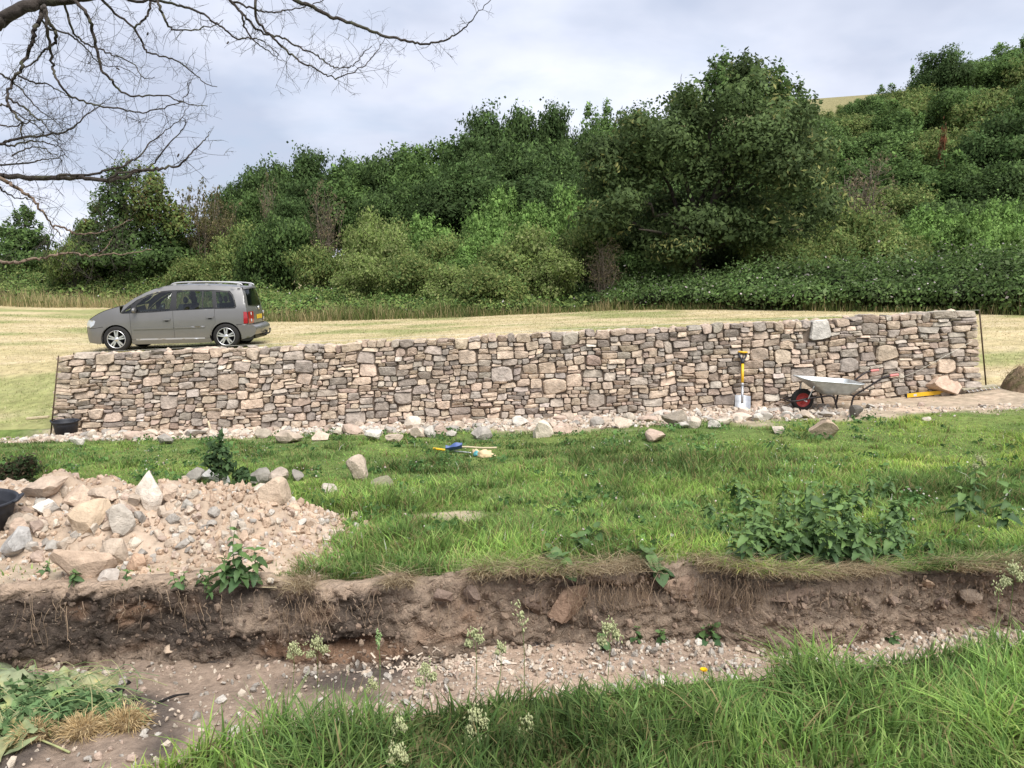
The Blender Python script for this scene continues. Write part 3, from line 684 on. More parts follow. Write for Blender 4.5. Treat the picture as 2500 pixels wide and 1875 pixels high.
# mouldings, handles, mirror
side_panel('side_moulding', LP([(680,602),(1033,589),(1033,602),(682,616)]), M['black_trim'] if False else M['paint'], out=0.016, thick=0.02)
side_panel('side_moulding', LP([(1041,588),(1318,572),(1318,586),(1041,601)]), M['paint'], out=0.016, thick=0.02)
side_panel('sill_strip', LP([(690,697),(1305,678),(1308,690),(692,711)]), M['silver'], out=0.010, thick=0.01)
for hx, hy in ((945,513),(1335,486)):
    side_panel('door_handle', LP([(hx,hy),(hx+66,hy-2),(hx+68,hy+9),(hx+60,hy+14),(hx+4,hy+15)]), M['paint'], out=0.035, thick=0.025)
    side_panel('handle_recess', LP([(hx+12,hy+6),(hx+52,hy+4),(hx+46,hy+28),(hx+20,hy+29)]), M['black_trim'], out=0.002, thick=0.01)
for s in (-1, 1):
    cx, cz = L(708,443); V, T = ICO[2]; V = V*np.array([0.055, 0.10, 0.07]); V[:, 0] = np.where(V[:, 0] > 0.03, 0.03, V[:, 0])
    MB().add(V+np.array([cx, s*(half_w(cx, cz)+0.12), cz]), T).build('wing_mirror', M['paint'], car, smooth=True)
    V, Q = boxv(cx-0.02, cx+0.03, min(s*0.86, s*0.95), max(s*0.86, s*0.95), cz-0.06, cz-0.02); MB().add(V, None, Q).build('mirror_arm', M['black_trim'], car)
    # roof rails
    rp = [(L(zx, zy)[0], s*0.60, L(zx, zy)[1]+0.02) for zx, zy in ((1005,222),(1040,205),(1120,196),(1250,190),(1400,188),(1540,190),(1630,198),(1655,212))]
    V, T, Q = tube(smooth_path(rp, 3), 0.019, 8); MB().add(V, T, Q).build('roof_rail', M['silver'], car, smooth=True)
    for zx in (1040, 1330, 1620):
        xx, zz = L(zx, 205); V, Q = boxv(xx-0.04, xx+0.04, s*0.60-0.014, s*0.60+0.014, zz-0.06, zz+0.03); MB().add(V, None, Q).build('rail_foot', M['silver'], car)
# wheels
def wheel(cx, s):
    wob = bpy.data.objects.new('wheel', None); C.objects.link(wob); wob.parent = car; wob.location = (cx, s*0.79, WZ); wob.empty_display_size = 0.1
    pr = [(0.205,-0.10),(0.235,-0.108),(0.29,-0.105),(0.318,-0.085),(0.325,-0.05),(0.325,0.05),(0.318,0.085),(0.29,0.105),(0.235,0.108),(0.205,0.10)]
    V, Q = lathe(pr, 36, 'y'); MB().add(V, None, Q[:, ::-1]).build('tyre', M['tyre'], wob, smooth=True)
    V, Q = lathe([(0.207,-0.09),(0.222,-0.105),(0.226,-0.106),(0.200,-0.085),(0.195,0.05),(0.0,0.05)], 36, 'y'); V[:, 1] *= (1 if s < 0 else -1)
    MB().add(V, None, Q).build('rim', M['black_trim'], wob, smooth=True)
    for k in range(5):
        mb = MB()
        for da in (-0.17, 0.17):
            a = k*2*math.pi/5+0.3; c0 = np.array([math.cos(a+da*1.4)*0.05, 0, math.sin(a+da*1.4)*0.05]); c1 = np.array([math.cos(a+da)*0.212, 0, math.sin(a+da)*0.212])
            d = (c1-c0)/np.linalg.norm(c1-c0); nn = np.array([-d[2], 0, d[0]])
            yo = s*0.098; yi = s*0.06
            pts = [c0+nn*0.020, c1+nn*0.017, c1-nn*0.017, c0-nn*0.020]
            V = np.array([p+np.array([0, yo, 0]) for p in pts]+[p+np.array([0, yi, 0]) for p in pts])
            mb.add(V, None, [(0,1,2,3),(4,7,6,5),(0,4,5,1),(1,5,6,2),(2,6,7,3),(3,7,4,0)])
        mb.build('spoke', M['alloy'], wob)
    V, Q = lathe([(0.226,-0.1),(0.222,-0.112),(0.212,-0.112),(0.208,-0.095)], 36, 'y'); V[:, 1] *= (1 if s < 0 else -1)
    MB().add(V, None, Q).build('rim_lip', M['alloy'], wob, smooth=True)
    V, Q = lathe([(0.0,-0.108),(0.04,-0.105),(0.06,-0.09),(0.06,-0.05)], 20, 'y'); V[:, 1] *= (1 if s < 0 else -1)
    MB().add(V, None, Q).build('hub_cap', M['alloy'], wob, smooth=True)
for cx in (FWx, RWx):
    for s in (-1, 1):
        wheel(cx, s)
        pr = circ(cx, WZ, AR+0.012, -0.3, math.pi+0.3, 16); V = np.array([(p[0], s*0.86, p[1]) for p in pr]+[(p[0], s*0.55, p[1]) for p in pr]); n = len(pr)
        Vc = np.array([[cx, s*0.55, WZ]]); V = np.concatenate([V, Vc])
        MB().add(V, [(n+k, n+k+1, 2*n) for k in range(n-1)], [(k, k+1, n+k+1, n+k) for k in range(n-1)]).build('wheel_arch_liner', M['black_trim'], car)
# floor pan, cabin
V, Q = boxv(FWx+0.38, RWx-0.38, -0.80, 0.80, 0.19, 0.42); MB().add(V, None, Q).build('floor_pan', M['black_trim'], car)
V, Q = boxv(0.25, 4.1, -0.52, 0.52, 0.22, 0.62); MB().add(V, None, Q).build('underbody', M['black_trim'], car)
V, Q = boxv(0.25, 0.95, -0.62, 0.62, 0.5, 0.86); MB().add(V, None, Q).build('engine_bay', M['black_trim'], car)
V, Q = boxv(0.98, 1.42, -0.74, 0.74, 0.6, 1.0); MB().add(V, None, Q).build('dashboard', M['interior'], car)
for sx, sy in ((1.95,-0.38),(1.95,0.38),(2.85,-0.48),(2.85,0.0),(2.85,0.48)):
    o = bpy.data.objects.new('seat', None); C.objects.link(o); o.parent = car; o.location = (sx, sy, 0.4); o.empty_display_size = 0.1
    ww = 0.25 if sx < 2 else 0.22
    V, Q = boxv(-0.25, 0.25, -ww, ww, 0, 0.18); MB().add(V, None, Q).build('cushion', M['interior'], o)
    V, Q = boxv(0.18, 0.30, -ww, ww, 0.15, 0.74); V[:, 0] += (V[:, 2]-0.15)*0.25; MB().add(V, None, Q).build('seat_back', M['interior'], o)
    V, T = ICO[2]; MB().add(V*np.array([0.05, 0.13, 0.09])+np.array([0.42, 0, 0.84]), T).build('headrest', M['interior'], o, smooth=True)
a = np.linspace(0, 2*math.pi, 25); P = np.stack([1.48+0.07*np.sin(a), 0.38+0.18*np.cos(a), 0.98+0.17*np.sin(a)], -1)
V, T, Q = tube(P, 0.015, 6, False); MB().add(V, None, Q).build('steering_wheel', M['interior'], car, smooth=True)
# rear details: number plate, badge, tow bar
V, Q = boxv(4.10, 4.115, -0.26, 0.26, 0.72, 0.83); MB().add(V, None, Q).build('number_plate', M['plate'], car)
V, Q = lathe([(0.0,0.02),(0.045,0.018),(0.05,0.0)], 18, 'z'); V = V[:, [2, 1, 0]]; V[:, 0] += 4.095; V[:, 2] += 1.0; MB().add(V, None, Q).build('badge', M['alloy'], car, smooth=True)
V, T, Q = tube(smooth_path([(3.9,0,0.30),(4.2,0,0.30),(4.33,0,0.33),(4.36,0,0.40)], 3), 0.02, 8); tb_ = MB().add(V, T, Q).build('tow_bar', M['black_trim'], car, smooth=True)
V, T = ICO[2]; MB().add(V*0.03+np.array([4.36, 0, 0.43]), T).build('tow_ball', M['black_trim'], tb_, smooth=True)
V, Q = boxv(4.22, 4.26, 0.07, 0.17, 0.30, 0.40); MB().add(V, None, Q).build('tow_socket', M['black_trim'], car)
# place it on the field so that its near wheels stand where the photograph shows them
def place_car():
    yaw, = (math.radians(5.0),)
    pf = on_ground(291, 858, far_z); ax = np.array([math.cos(yaw), math.sin(yaw)])
    o = pf[:2]-ax*FWx-np.array([-math.sin(yaw), math.cos(yaw)])*(-0.79)
    zf_ = far_z(*(o+ax*FWx)); zr_ = far_z(*(o+ax*RWx)); pit = math.atan2(zr_-zf_, RWx-FWx)
    nrm = np.array([-math.sin(yaw), math.cos(yaw)]); zl = far_z(*(o+ax*2+nrm*0.79)); zn = far_z(*(o+ax*2-nrm*0.79)); roll = math.atan2(zl-zn, 1.58)
    car.location = (o[0], o[1], float(zf_)-math.tan(pit)*FWx-0.005); car.rotation_euler = (roll, -pit, yaw)
    print('CAR', pf, pit, roll)
place_car()
# ------------------------------------------------------------------ tools along the wall
M['galv'] = mat('galvanised_steel', (0.50,0.53,0.53), rough=0.45, metal=0.55, spec=0.5, var=0.22, nscale=14, tint=(0.40,0.38,0.34), tscale=5, tlo=0.5, thi=0.75)
M['dark_steel'] = mat('black_painted_steel', (0.03,0.024,0.024), rough=0.4, metal=0.3, var=0.3, nscale=30)
M['red_rim'] = mat('red_painted_rim', (0.30,0.035,0.03), rough=0.5, var=0.2, nscale=25)
M['red_grip'] = mat('faded_red_grip', (0.55,0.20,0.18), rough=0.6, var=0.15)
M['yellow'] = mat('yellow_plastic', (0.72,0.42,0.02), rough=0.45, spec=0.4, var=0.08, nscale=20)
M['black_plastic'] = mat('black_plastic', (0.022,0.024,0.03), rough=0.55, spec=0.4, var=0.3, nscale=18)
M['steel'] = mat('worn_steel', (0.48,0.49,0.50), rough=0.38, metal=0.7, var=0.2, nscale=18)
M['timber'] = mat('weathered_timber', (0.46,0.38,0.25), rough=0.85, var=0.2, nscale=30)
M['grey_timber'] = mat('grey_timber', (0.36,0.33,0.24), rough=0.9, var=0.25, nscale=30)
M['blue'] = mat('blue_plastic', (0.06,0.10,0.25), rough=0.5, spec=0.4, var=0.12)
M['cloth_tan'] = mat('tan_cloth', (0.55,0.42,0.25), rough=0.9, var=0.15, nscale=20)
M['cloth_teal'] = mat('teal_cloth', (0.10,0.34,0.36), rough=0.85, var=0.15, nscale=20)

# wheelbarrow, side view measured on the photograph
wb0 = on_ground(1957, 1003); k_ = wb0[1]/math.cos(PITCH)/F/7.373
def W(zx, zy, y): return np.array([(zx-420)*k_, y, (1352-zy)*k_])
bar = empty('wheelbarrow', tuple(wb0), label='galvanised wheelbarrow with red wheel and black tube frame beside the wall', cat='wheelbarrow')
def tubep(name, pts, rad, m, parent, n=8, k=4):
    V, T, Q = tube(smooth_path(pts, k), rad, n); return MB().add(V, T, Q).build(name, m, parent, smooth=True)
wh = bpy.data.objects.new('wheel', None); C.objects.link(wh); wh.parent = bar; R_ = 0.172; wh.location = (0, 0, R_)
V, Q = lathe([(0.105,-0.035),(0.13,-0.045),(0.155,-0.04),(0.168,-0.025),(0.173,0),(0.168,0.025),(0.155,0.04),(0.13,0.045),(0.105,0.035)], 32, 'y'); MB().add(V, None, Q[:, ::-1]).build('tyre', M['tyre'], wh, smooth=True)
for s in (-1, 1):
    V, Q = lathe([(0.108,-0.036),(0.10,-0.040),(0.092,-0.022),(0.06,-0.014),(0.03,-0.03),(0.0,-0.03)], 28, 'y'); V[:, 1] *= -s; MB().add(V, None, Q).build('rim', M['red_rim'], wh, smooth=True)
V, T, Q = tube([(0, -0.17, 0), (0, 0.17, 0)], 0.009, 8); MB().add(V, T, Q).build('axle', M['steel'], wh, smooth=True)
# tray
def rrect(x0, x1, hw0, hw1, n=7, rad=0.09):
    pts = []
    for cx, cy, a0 in ((x1-rad, hw1-rad, 0), (x0+rad, hw0-rad, math.pi/2), (x0+rad, -(hw0-rad), math.pi), (x1-rad, -(hw1-rad), 1.5*math.pi)):
        for a in np.linspace(a0, a0+math.pi/2, n): pts.append((cx+rad*math.cos(a), cy+rad*math.sin(a)))
    return np.array(pts)
xr0, xr1 = W(330,0,0)[0], W(1395,0,0)[0]; zr = W(0,824,0)[2]; xb0, xb1 = W(735,0,0)[0], W(1230,0,0)[0]; zb = W(0,1028,0)[2]
rim_ = rrect(xr0, xr1, 0.28, 0.31); bot = rrect(xb0, xb1, 0.19, 0.21)
def zrim(p): return zr+0.075*sstep(xr0+0.28, xr0, p[:, 0])
rings = []
for t in np.linspace(0, 1, 7):
    p = rim_*(1-t)+bot*t; z = zrim(rim_)*(1-t)+zb*t; rings.append(np.c_[p, z])
rings.append(np.c_[bot*0.0+bot.mean(0), np.full(len(bot), zb)])
V = np.concatenate(rings); n = len(rim_); Q = []
for i in range(len(rings)-1):
    for j in range(n): Q.append((i*n+j, i*n+(j+1) % n, (i+1)*n+(j+1) % n, (i+1)*n+j))
Vi = V.copy(); Vi[:, 2] += 0.006; Vi[:, :2] = (Vi[:, :2]-bot.mean(0))*0.985+bot.mean(0)
tray = MB().add(V, None, np.array(Q)[:, ::-1]).add(Vi, None, Q).build('tray', M['galv'], bar, smooth=True)
rp = np.c_[rim_, zrim(rim_)]; V, T, Q = tube(np.concatenate([rp, rp[:2]]), 0.008, 6, False); MB().add(V, None, Q).build('rolled_rim', M['galv'], tray, smooth=True)
for s in (-1, 1):
    y0 = s*0.155; y1 = s*0.24
    fr = [W(430,1100,y0), W(600,1075,y0*1.05), W(750,1042,y1*0.9), W(830,1040,y1), W(880,1090,y1), W(915,1200,y1), W(950,1290,y1), W(1000,1338,y1), W(1080,1350,y1), W(1150,1325,y1), W(1185,1240,y1), W(1200,1130,y1), W(1225,1050,y1), W(1290,990,y1*1.02), W(1500,850,y1*1.08), W(1690,718,y1*1.15), W(1760,690,y1*1.18), W(1830,672,y1*1.2)]
    tubep('frame_tube', fr, 0.0145, M['dark_steel'], bar)
    tubep('handle_grip', [W(1815,676,y1*1.2), W(1890,664,y1*1.2), W(1965,658,y1*1.2)], 0.020, M['red_grip'], bar)
    tubep('brace', [W(440,1105,y0*1.1), W(470,1000,y0*1.25), W(505,860,y0*1.5)], 0.007, M['galv'], bar)
lp = [W(430,1100,-0.155), W(250,1140,-0.155), W(140,1150,-0.12), W(95,1125,0.0), W(140,1150,0.12), W(250,1140,0.155), W(430,1100,0.155)]
tubep('front_guard', lp, 0.0145, M['dark_steel'], bar)
V, T, Q = tube([W(1205,1035,-0.24), W(1205,1035,0.24)], 0.012, 8); MB().add(V, T, Q).build('cross_bar', M['dark_steel'], bar, smooth=True)
bar.rotation_euler = (0, 0, math.radians(2))

# shovel leaning on the wall
sb = on_ground(1812, 1007); wy = float(WY(sb[0])); sb = at(1812, 1007, wy-0.30); sb[2] = float(gz(sb[0], sb[1]))
tp = at(1816, 858, wy-0.0); tp[1] = wy+0.10*(tp[2]-sb[2])-0.045
ax = tp-sb; SLn = np.linalg.norm(ax); sh = empty('shovel', tuple(sb), label='yellow and black shovel with steel blade leaning upright against the wall', cat='shovel')
zq = Vector(ax).to_track_quat('Z', 'Y'); sh.rotation_mode = 'QUATERNION'
zv = Vector(ax).normalized(); xv = Vector((1, 0, 0)); xv = (xv-zv*xv.dot(zv)).normalized(); yv = zv.cross(xv)
sh.rotation_quaternion = Matrix((xv, yv, zv)).transposed().to_quaternion()
U = SLn/1.0
bl = []; nb = 13; tb = np.linspace(-0.03, 0.255, 12)
for z in tb:
    hw = 0.128*(1-0.25*sstep(0.06, -0.04, z)) if z > 0 else 0.10
    for t in np.linspace(-1, 1, nb):
        zz = z+0.0; 
        if z > 0.24: zz = z-0.02*abs(t)
        bl.append((t*hw, 0.035*abs(t)**2*-1.0+0.012-0.06*sstep(0.06, -0.03, z)*0, zz))
V = np.array(bl)*U; Q = grid_faces(len(tb), nb); V2 = V+np.array([0, 0.003, 0])
MB().add(V, None, Q).add(V2, None, Q[:, ::-1]).build('blade', M['steel'], sh, smooth=True)
def stube(name, z0, z1, r0, r1, m):
    V, T, Q = tube([(0, 0.01, z0*U), (0, 0.012, z1*U)], [r0, r1], 12); return MB().add(V, T, Q).build(name, m, sh, smooth=True)
stube('socket', 0.12, 0.42, 0.020, 0.020, M['steel']); stube('ferrule', 0.41, 0.455, 0.022, 0.022, M['silver'])
stube('shaft', 0.455, 0.79, 0.0215, 0.0215, M['yellow']); stube('handle_neck', 0.785, 0.86, 0.026, 0.030, M['black_plastic'])
for s in (-1, 1): tubep('handle_arm', np.array([(s*0.012, 0.012, 0.85), (s*0.05, 0.012, 0.91), (s*0.062, 0.012, 0.965), (s*0.060, 0.012, 0.99)])*np.array([U, 1, U]), 0.014, M['black_plastic'], sh)
V, T, Q = tube(np.array([(-0.075, 0.012, 0.985), (0.075, 0.012, 0.985)])*np.array([U, 1, U]), 0.017, 10); MB().add(V, T, Q).build('handle_grip', M['yellow'], sh, smooth=True)

# buckets
def tub(name, p, rad, hgt, tilt, label):
    o = empty(name, tuple(p), tilt, label=label, cat='bucket')
    V, Q = lathe([(0, 0.004), (rad*0.74, 0.0), (rad*0.80, hgt*0.3), (rad*0.93, hgt*0.8), (rad*0.96, hgt*0.9), (rad*1.03, hgt*0.93), (rad*1.04, hgt), (rad*0.99, hgt), (rad*0.95, hgt*0.93), (rad*0.78, 0.02), (0, 0.012)], 36)
    MB().add(V, None, Q).build('shell', M['black_plastic'], o, smooth=True)
    for s in (-1, 1):
        P = [(s*rad*1.0, -0.06, hgt*0.97), (s*rad*1.10, -0.055, hgt*1.02), (s*rad*1.12, 0, hgt*1.04), (s*rad*1.10, 0.055, hgt*1.02), (s*rad*1.0, 0.06, hgt*0.97)]
        V, T, Q = tube(smooth_path(P, 3), 0.010, 7); MB().add(V, T, Q).build('handle', M['black_plastic'], o, smooth=True)
    return o
p = on_ground(163, 1066); tub('builders_bucket', p, 0.195, 0.265, (0, 0, 0), 'black plastic bucket on the ground against the low end of the wall')

# spirit level, boulder on it and rake at the tall end of the wall
a0 = on_ground(2204, 970); a1 = on_ground(2345, 952); a1[1] = a0[1]+0.12; a1[2] = float(gz(a1[0], a1[1])); d = a1-a0; ln = np.linalg.norm(d); ang = math.atan2(d[1], d[0])
a0[1] -= 0.10; lev = empty('spirit_level', tuple(a0+np.array([0, 0, 0.012])), (0, -math.asin(d[2]/ln), ang), label='yellow spirit level lying on the soil under the boulder by the wall', cat='level')
V, Q = boxv(0.012, ln-0.012, -0.014, 0.014, 0, 0.058); MB().add(V, None, Q).build('body', M['yellow'], lev)
for x0, x1 in ((0, 0.012), (ln-0.012, ln)):
    V, Q = boxv(x0, x1, -0.015, 0.015, -0.001, 0.059); MB().add(V, None, Q).build('end_cap', M['black_plastic'], lev)
V, Q = boxv(0.12, 0.17, -0.0155, 0.0155, 0.012, 0.046); MB().add(V, None, Q).build('vial', M['clear_lens'], lev)
a0 = on_ground(2345, 961); a1 = on_ground(2427, 951); d = a1-a0; ln = np.linalg.norm(d)
a0[1] -= 0.05; rk = empty('rake', tuple(a0+np.array([0, 0, 0.06])), (0, -math.asin(d[2]/ln), math.atan2(d[1], d[0])), label='wooden rake head with a row of tines lying beyond the boulder', cat='rake')
V, Q = boxv(0, ln, -0.02, 0.02, 0, 0.022); MB().add(V, None, Q).build('head', M['grey_timber'], rk)
V, Q = boxv(0.0, ln, 0.03, 0.06, 0.0, 0.026); MB().add(V, None, Q).build('backing_lath', M['grey_timber'], rk)
V, Q = boxv(ln*0.3, ln*0.34, -0.02, 0.06, 0.0225, 0.03); MB().add(V, None, Q).build('cleat', M['grey_timber'], rk)
for x in np.linspace(0.03, ln-0.03, 8):
    V, T, Q = tube(smooth_path([(x, -0.018, 0.008), (x+0.005, -0.06, 0.004), (x+0.02, -0.09, -0.03)], 3), 0.0035, 6); MB().add(V, T, Q).build('tine', M['steel'], rk, smooth=True)

# things lying in the grass: a blue scoop with a wooden shaft, a yellow handled tool, crumpled gloves
p = on_ground(1108, 1106); bs = empty('blue_shovel', tuple(p+np.array([0, 0, 0.03])), (0, 0, 0.05), label='blue plastic shovel with wooden shaft lying on the lawn', cat='shovel')
rows = []
for u in np.linspace(-1, 1, 14):
    for v in np.linspace(-1, 1, 10):
        rows.append((u*0.12, v*0.10, 0.012+0.065*abs(v)**2.2+0.035*max(0, u)**2-0.02*max(0, -u)+0.018*math.sin(u*4+0.6)*(v > 0)))
V = np.array(rows); Q = grid_faces(14, 10); V2 = V-np.array([0, 0, 0.004])
MB().add(V, None, Q[:, ::-1]).add(V2, None, Q).build('blade', M['blue'], bs, smooth=True)
tubep('shaft', [(0.10, 0, 0.05), (0.2, 0.0, 0.05), (0.42, 0.01, 0.03), (0.62, 0.02, 0.03)], 0.014, M['timber'], bs); bs.scale = (0.8, 0.8, 0.8)
p = on_ground(1058, 1104); q = on_ground(1152, 1108)
o = empty('yellow_handled_tool', tuple(p+np.array([0, 0, 0.035])), (0, 0, math.atan2((q-p)[1], (q-p)[0])), label='yellow handled hand tool lying in the grass beside the blue shovel', cat='tool')
ln = np.linalg.norm(q-p); tubep('handle', [(0, 0, 0.01), (0.16, 0, 0.0), (0.2, 0, 0)], 0.013, M['yellow'], o); tubep('shaft', [(0.19, 0, 0), (ln*0.7, 0, -0.005), (ln, 0, -0.01)], 0.009, M['steel'], o)
def crumple(name, p, size, m, seed, label):
    V, T = ICO[3]; V = V*(1+0.5*np.abs(fbm(V[:, 0]*2.2+seed, V[:, 1]*2.2, V[:, 2]*2.2, 3, seed))[:, None]-0.25); V = V*np.array(size)/2; V[:, 2] = np.maximum(V[:, 2], -0.01)
    o = MB().add(V, T).build(name, m, smooth=True); o.location = tuple(p+np.array([0, 0, 0.02])); return tag(o, label, 'glove')
p = on_ground(1162, 1112); crumple('work_glove', p, (0.13, 0.1, 0.11), M['cloth_tan'], 3, 'small tan crumpled work glove on the grass next to the teal one')
p = on_ground(1172, 1115); crumple('work_glove', p, (0.17, 0.1, 0.09), M['cloth_teal'], 5, 'crumpled teal work glove lying between two tan ones')
p = on_ground(1185, 1117); crumple('work_glove', p, (0.20, 0.13, 0.12), M['cloth_tan'], 8, 'larger tan crumpled work glove with a dark opening on the grass')
# odd bits of timber
a0 = on_ground(66, 1024); a1 = a0+np.array([0.36, 0.05, 0]); a1[2] = float(gz(a1[0], a1[1])); d = a1-a0
V, Q = boxv(0, np.linalg.norm(d), -0.04, 0.04, 0, 0.03); o = MB().add(V, None, Q).build('timber_offcut', M['timber']); o.location = tuple(a0+np.array([0, 0, 0.005])); o.rotation_euler = (0, -math.asin(d[2]/np.linalg.norm(d)), math.atan2(d[1], d[0])); tag(o, 'pale timber offcut lying in grass left of the wall end', 'timber')
a0 = on_ground(518, 1062); a1 = at(508, 1028, a0[1]+0.10); V, T, Q = tube([a0, a1], [0.014, 0.018], 8); o = MB().add(V-a0, T, Q).build('wooden_stake', M['timber'], smooth=True); o.location = tuple(a0); tag(o, 'short wooden handle standing against the wall foot among the rubble', 'stake')

# heap of turf and dry roots beyond the tall end of the wall
p = on_ground(2520, 950); xs = np.linspace(-1, 1, 36); X, Y = np.meshgrid(xs, xs); rr = np.hypot(X, Y)
Z = 0.36*np.sqrt(np.clip(1-rr**2, 0, 1))*(1+0.25*fbm(X*2.5, Y*2.5, 0, 3, 5))-0.04
M['turf_soil'] = mat('turf_soil', (0.20,0.145,0.095), rough=1.0, spec=0.05, var=0.4, nscale=18, bump=1.0, bscale=40, tint=(0.10,0.11,0.04), tscale=4)
V = np.stack([X*0.42, Y*0.45, Z], -1).reshape(-1, 3); tm = empty('turf_heap', tuple(p), label='brown heap of lifted turf and roots beyond the tall end of the wall', cat='heap')
MB().add(V, None, grid_faces(36, 36)).build('soil', M['turf_soil'], tm, smooth=True)
fb_ = MB(); r = np.random.default_rng(4)
for k in range(700):
    a, b = r.uniform(0, 6.28), r.uniform(0.1, 0.98); x, y = b*math.cos(a), b*math.sin(a); z = 0.42*math.sqrt(1-b*b)-0.02
    P0 = np.array([x*0.42, y*0.45, z]); dd = np.array([x*0.6, y*0.6-0.2, 0.2])+r.normal(size=3)*0.35; dd /= np.linalg.norm(dd); ln = r.uniform(0.04, 0.13)
    P1 = P0+dd*ln*0.6; P2 = P0+dd*ln+np.array([0, 0, -0.04]); wv = np.cross(dd, (0, 0, 1))*0.004
    fb_.add([P0-wv, P0+wv, P1+wv*0.7, P1-wv*0.7, P2], [(3,2,4)], [(0,1,2,3)], np.array((0.40,0.30,0.18))*r.uniform(0.6, 1.2))
fb_.build('dry_roots', M['straw'], tm, kind='stuff')
# ------------------------------------------------------------------ loose stone: rubble along the wall foot, the heap, rocks in the grass
r = np.random.default_rng(23)
PINK = [(0.60,0.46,0.345),(0.56,0.43,0.32),(0.64,0.52,0.40),(0.52,0.375,0.285),(0.62,0.54,0.45),(0.45,0.385,0.32)]
PINK = [(q[0]*0.82, q[1]*0.87, q[2]*0.91) for q in PINK]
GREY = [(0.30,0.275,0.235),(0.36,0.335,0.29),(0.42,0.40,0.36)]
def rcol(pal, V=None):
    c = np.array(pal[r.integers(len(pal))])*r.uniform(0.85, 1.12)
    return c
def place_rock(name, p, size, pal, label, cat='rock', group=None, sink=0.25, sub=2, rz=None, tilt=0.25, cuts=9, gfun=None):
    V, T = rock(r, size, sub, cuts); V = V@rotm(r.uniform(-tilt, tilt), r.uniform(-tilt, tilt), r.uniform(0, 6.28) if rz is None else rz).T
    c = rcol(pal)*(0.92 if pal is not PINK else 1.0); col = c*(1+0.07*r.normal(size=(len(V), 1)))
    me = mesh(name, V, T, None, np.clip(col, 0.03, 0.8), [M['rubble']], False)
    zmin = V[:, 2].min(); o = obj(name, me, loc=(p[0], p[1], p[2]-zmin-sink*(V[:, 2].max()-zmin)))
    return tag(o, label, cat, group)
def px_rock(name, x0, x1, y0, y1, pal, label, surf=None, depth=1.0, **kw):
    if surf is not None: kw['sink'] = max(kw.get('sink', 0.12), 0.24); kw['cuts'] = 18; kw['sub'] = 3
    "a rock that fills a pixel box and stands on the ground at the box's lower edge"
    p = on_ground((x0+x1)/2, y1-(y1-y0)*0.12, surf); s_ = p[1]/math.cos(PITCH)/F; wd = (x1-x0)*s_*1.08; ht = (y1-y0)*s_*1.05
    kw.setdefault('sink', 0.12)
    p = p+np.array([0, wd*depth*0.3, 0]); p[2] = float((surf or gz)(p[0], p[1]))
    return place_rock(name, p, (wd, wd*depth, ht/(1-kw['sink'])), pal, label, rz=kw.pop('rz', r.uniform(-0.3, 0.3)), **kw)

def scatter(mb, X, Y, S, pal, fz, sub=1, cuts=6, hz=(0.5, 0.85), lift=0.15, tilt=1.0, dark=(0.85, 1.12)):
    Z = fz(X, Y); cp = np.array(pal)
    for k in range(len(X)):
        V, T = rock_p(r, (S[k], S[k]*r.uniform(.6, 1), S[k]*r.uniform(*hz)), sub, cuts); V = V@rotm(*r.uniform(-tilt, tilt, 3)).T
        mb.add(V+np.array([X[k], Y[k], Z[k]+S[k]*lift]), T, None, cp[r.integers(len(cp))]*r.uniform(*dark))
def logn(n, med, sig, lo, hi): return np.clip(r.lognormal(math.log(med), sig, n), lo, hi)
# --- boulders with a look of their own
px_rock('boulder', 2263, 2347, 922, 974, [(0.50,0.37,0.28)], 'large pinkish boulder resting on the yellow spirit level by the wall', depth=0.7, sub=3, sink=0.05, tilt=0.05)
px_rock('rock', 1984, 2048, 1030, 1077, [(0.47,0.36,0.26)], 'rounded tan rock sitting alone in the grass in front of the wheelbarrow', sub=3)
px_rock('rock', 1580, 1637, 1052, 1084, [(0.53,0.40,0.31)], 'blocky pinkish rock on the lawn edge below the shovel end of the rubble', sub=3)
px_rock('rock', 1888, 1917, 1043, 1063, [(0.58,0.50,0.40)], 'small pale rock on the grass between the shovel and the lone tan rock')
px_rock('rock', 2080, 2118, 992, 1024, [(0.16,0.145,0.125)], 'dark lichen covered rock at the rubble edge under the wheelbarrow handles')
px_rock('rock', 2255, 2275, 1018, 1030, [(0.60,0.52,0.42)], 'small white rock on the grass below the spirit level')
px_rock('rock', 840, 905, 1122, 1182, [(0.50,0.41,0.32)], 'tilted tan slab standing up from the long grass behind the heap', sub=3, tilt=0.5, depth=0.6)
px_rock('rock', 783, 828, 1186, 1214, [(0.50,0.44,0.36)], 'flat pale stone half hidden in grass beside the heap')
px_rock('rock', 905, 968, 1168, 1196, [(0.30,0.28,0.19)], 'long low mossy stone lying in the grass beyond the tilted slab', depth=0.5)
px_rock('rock', 436, 492, 1150, 1190, GREY[:1], 'dark grey stone in the grass left of the tall bushy weed', sub=3)
px_rock('rock', 496, 556, 1146, 1198, [(0.38,0.37,0.34)], 'white topped grey stone at the foot of the tall bushy weed', sub=3)
px_rock('rock', 606, 665, 1150, 1190, GREY[:1], 'dark stone half sunk in grass right of the tall bushy weed')
px_rock('rock', 655, 705, 1148, 1192, [(0.45,0.37,0.30)], 'brown stone standing in grass behind the top rock of the heap')
px_rock('rock', 706, 740, 1150, 1178, GREY[:1], 'small dark stone at the end of the row behind the heap')

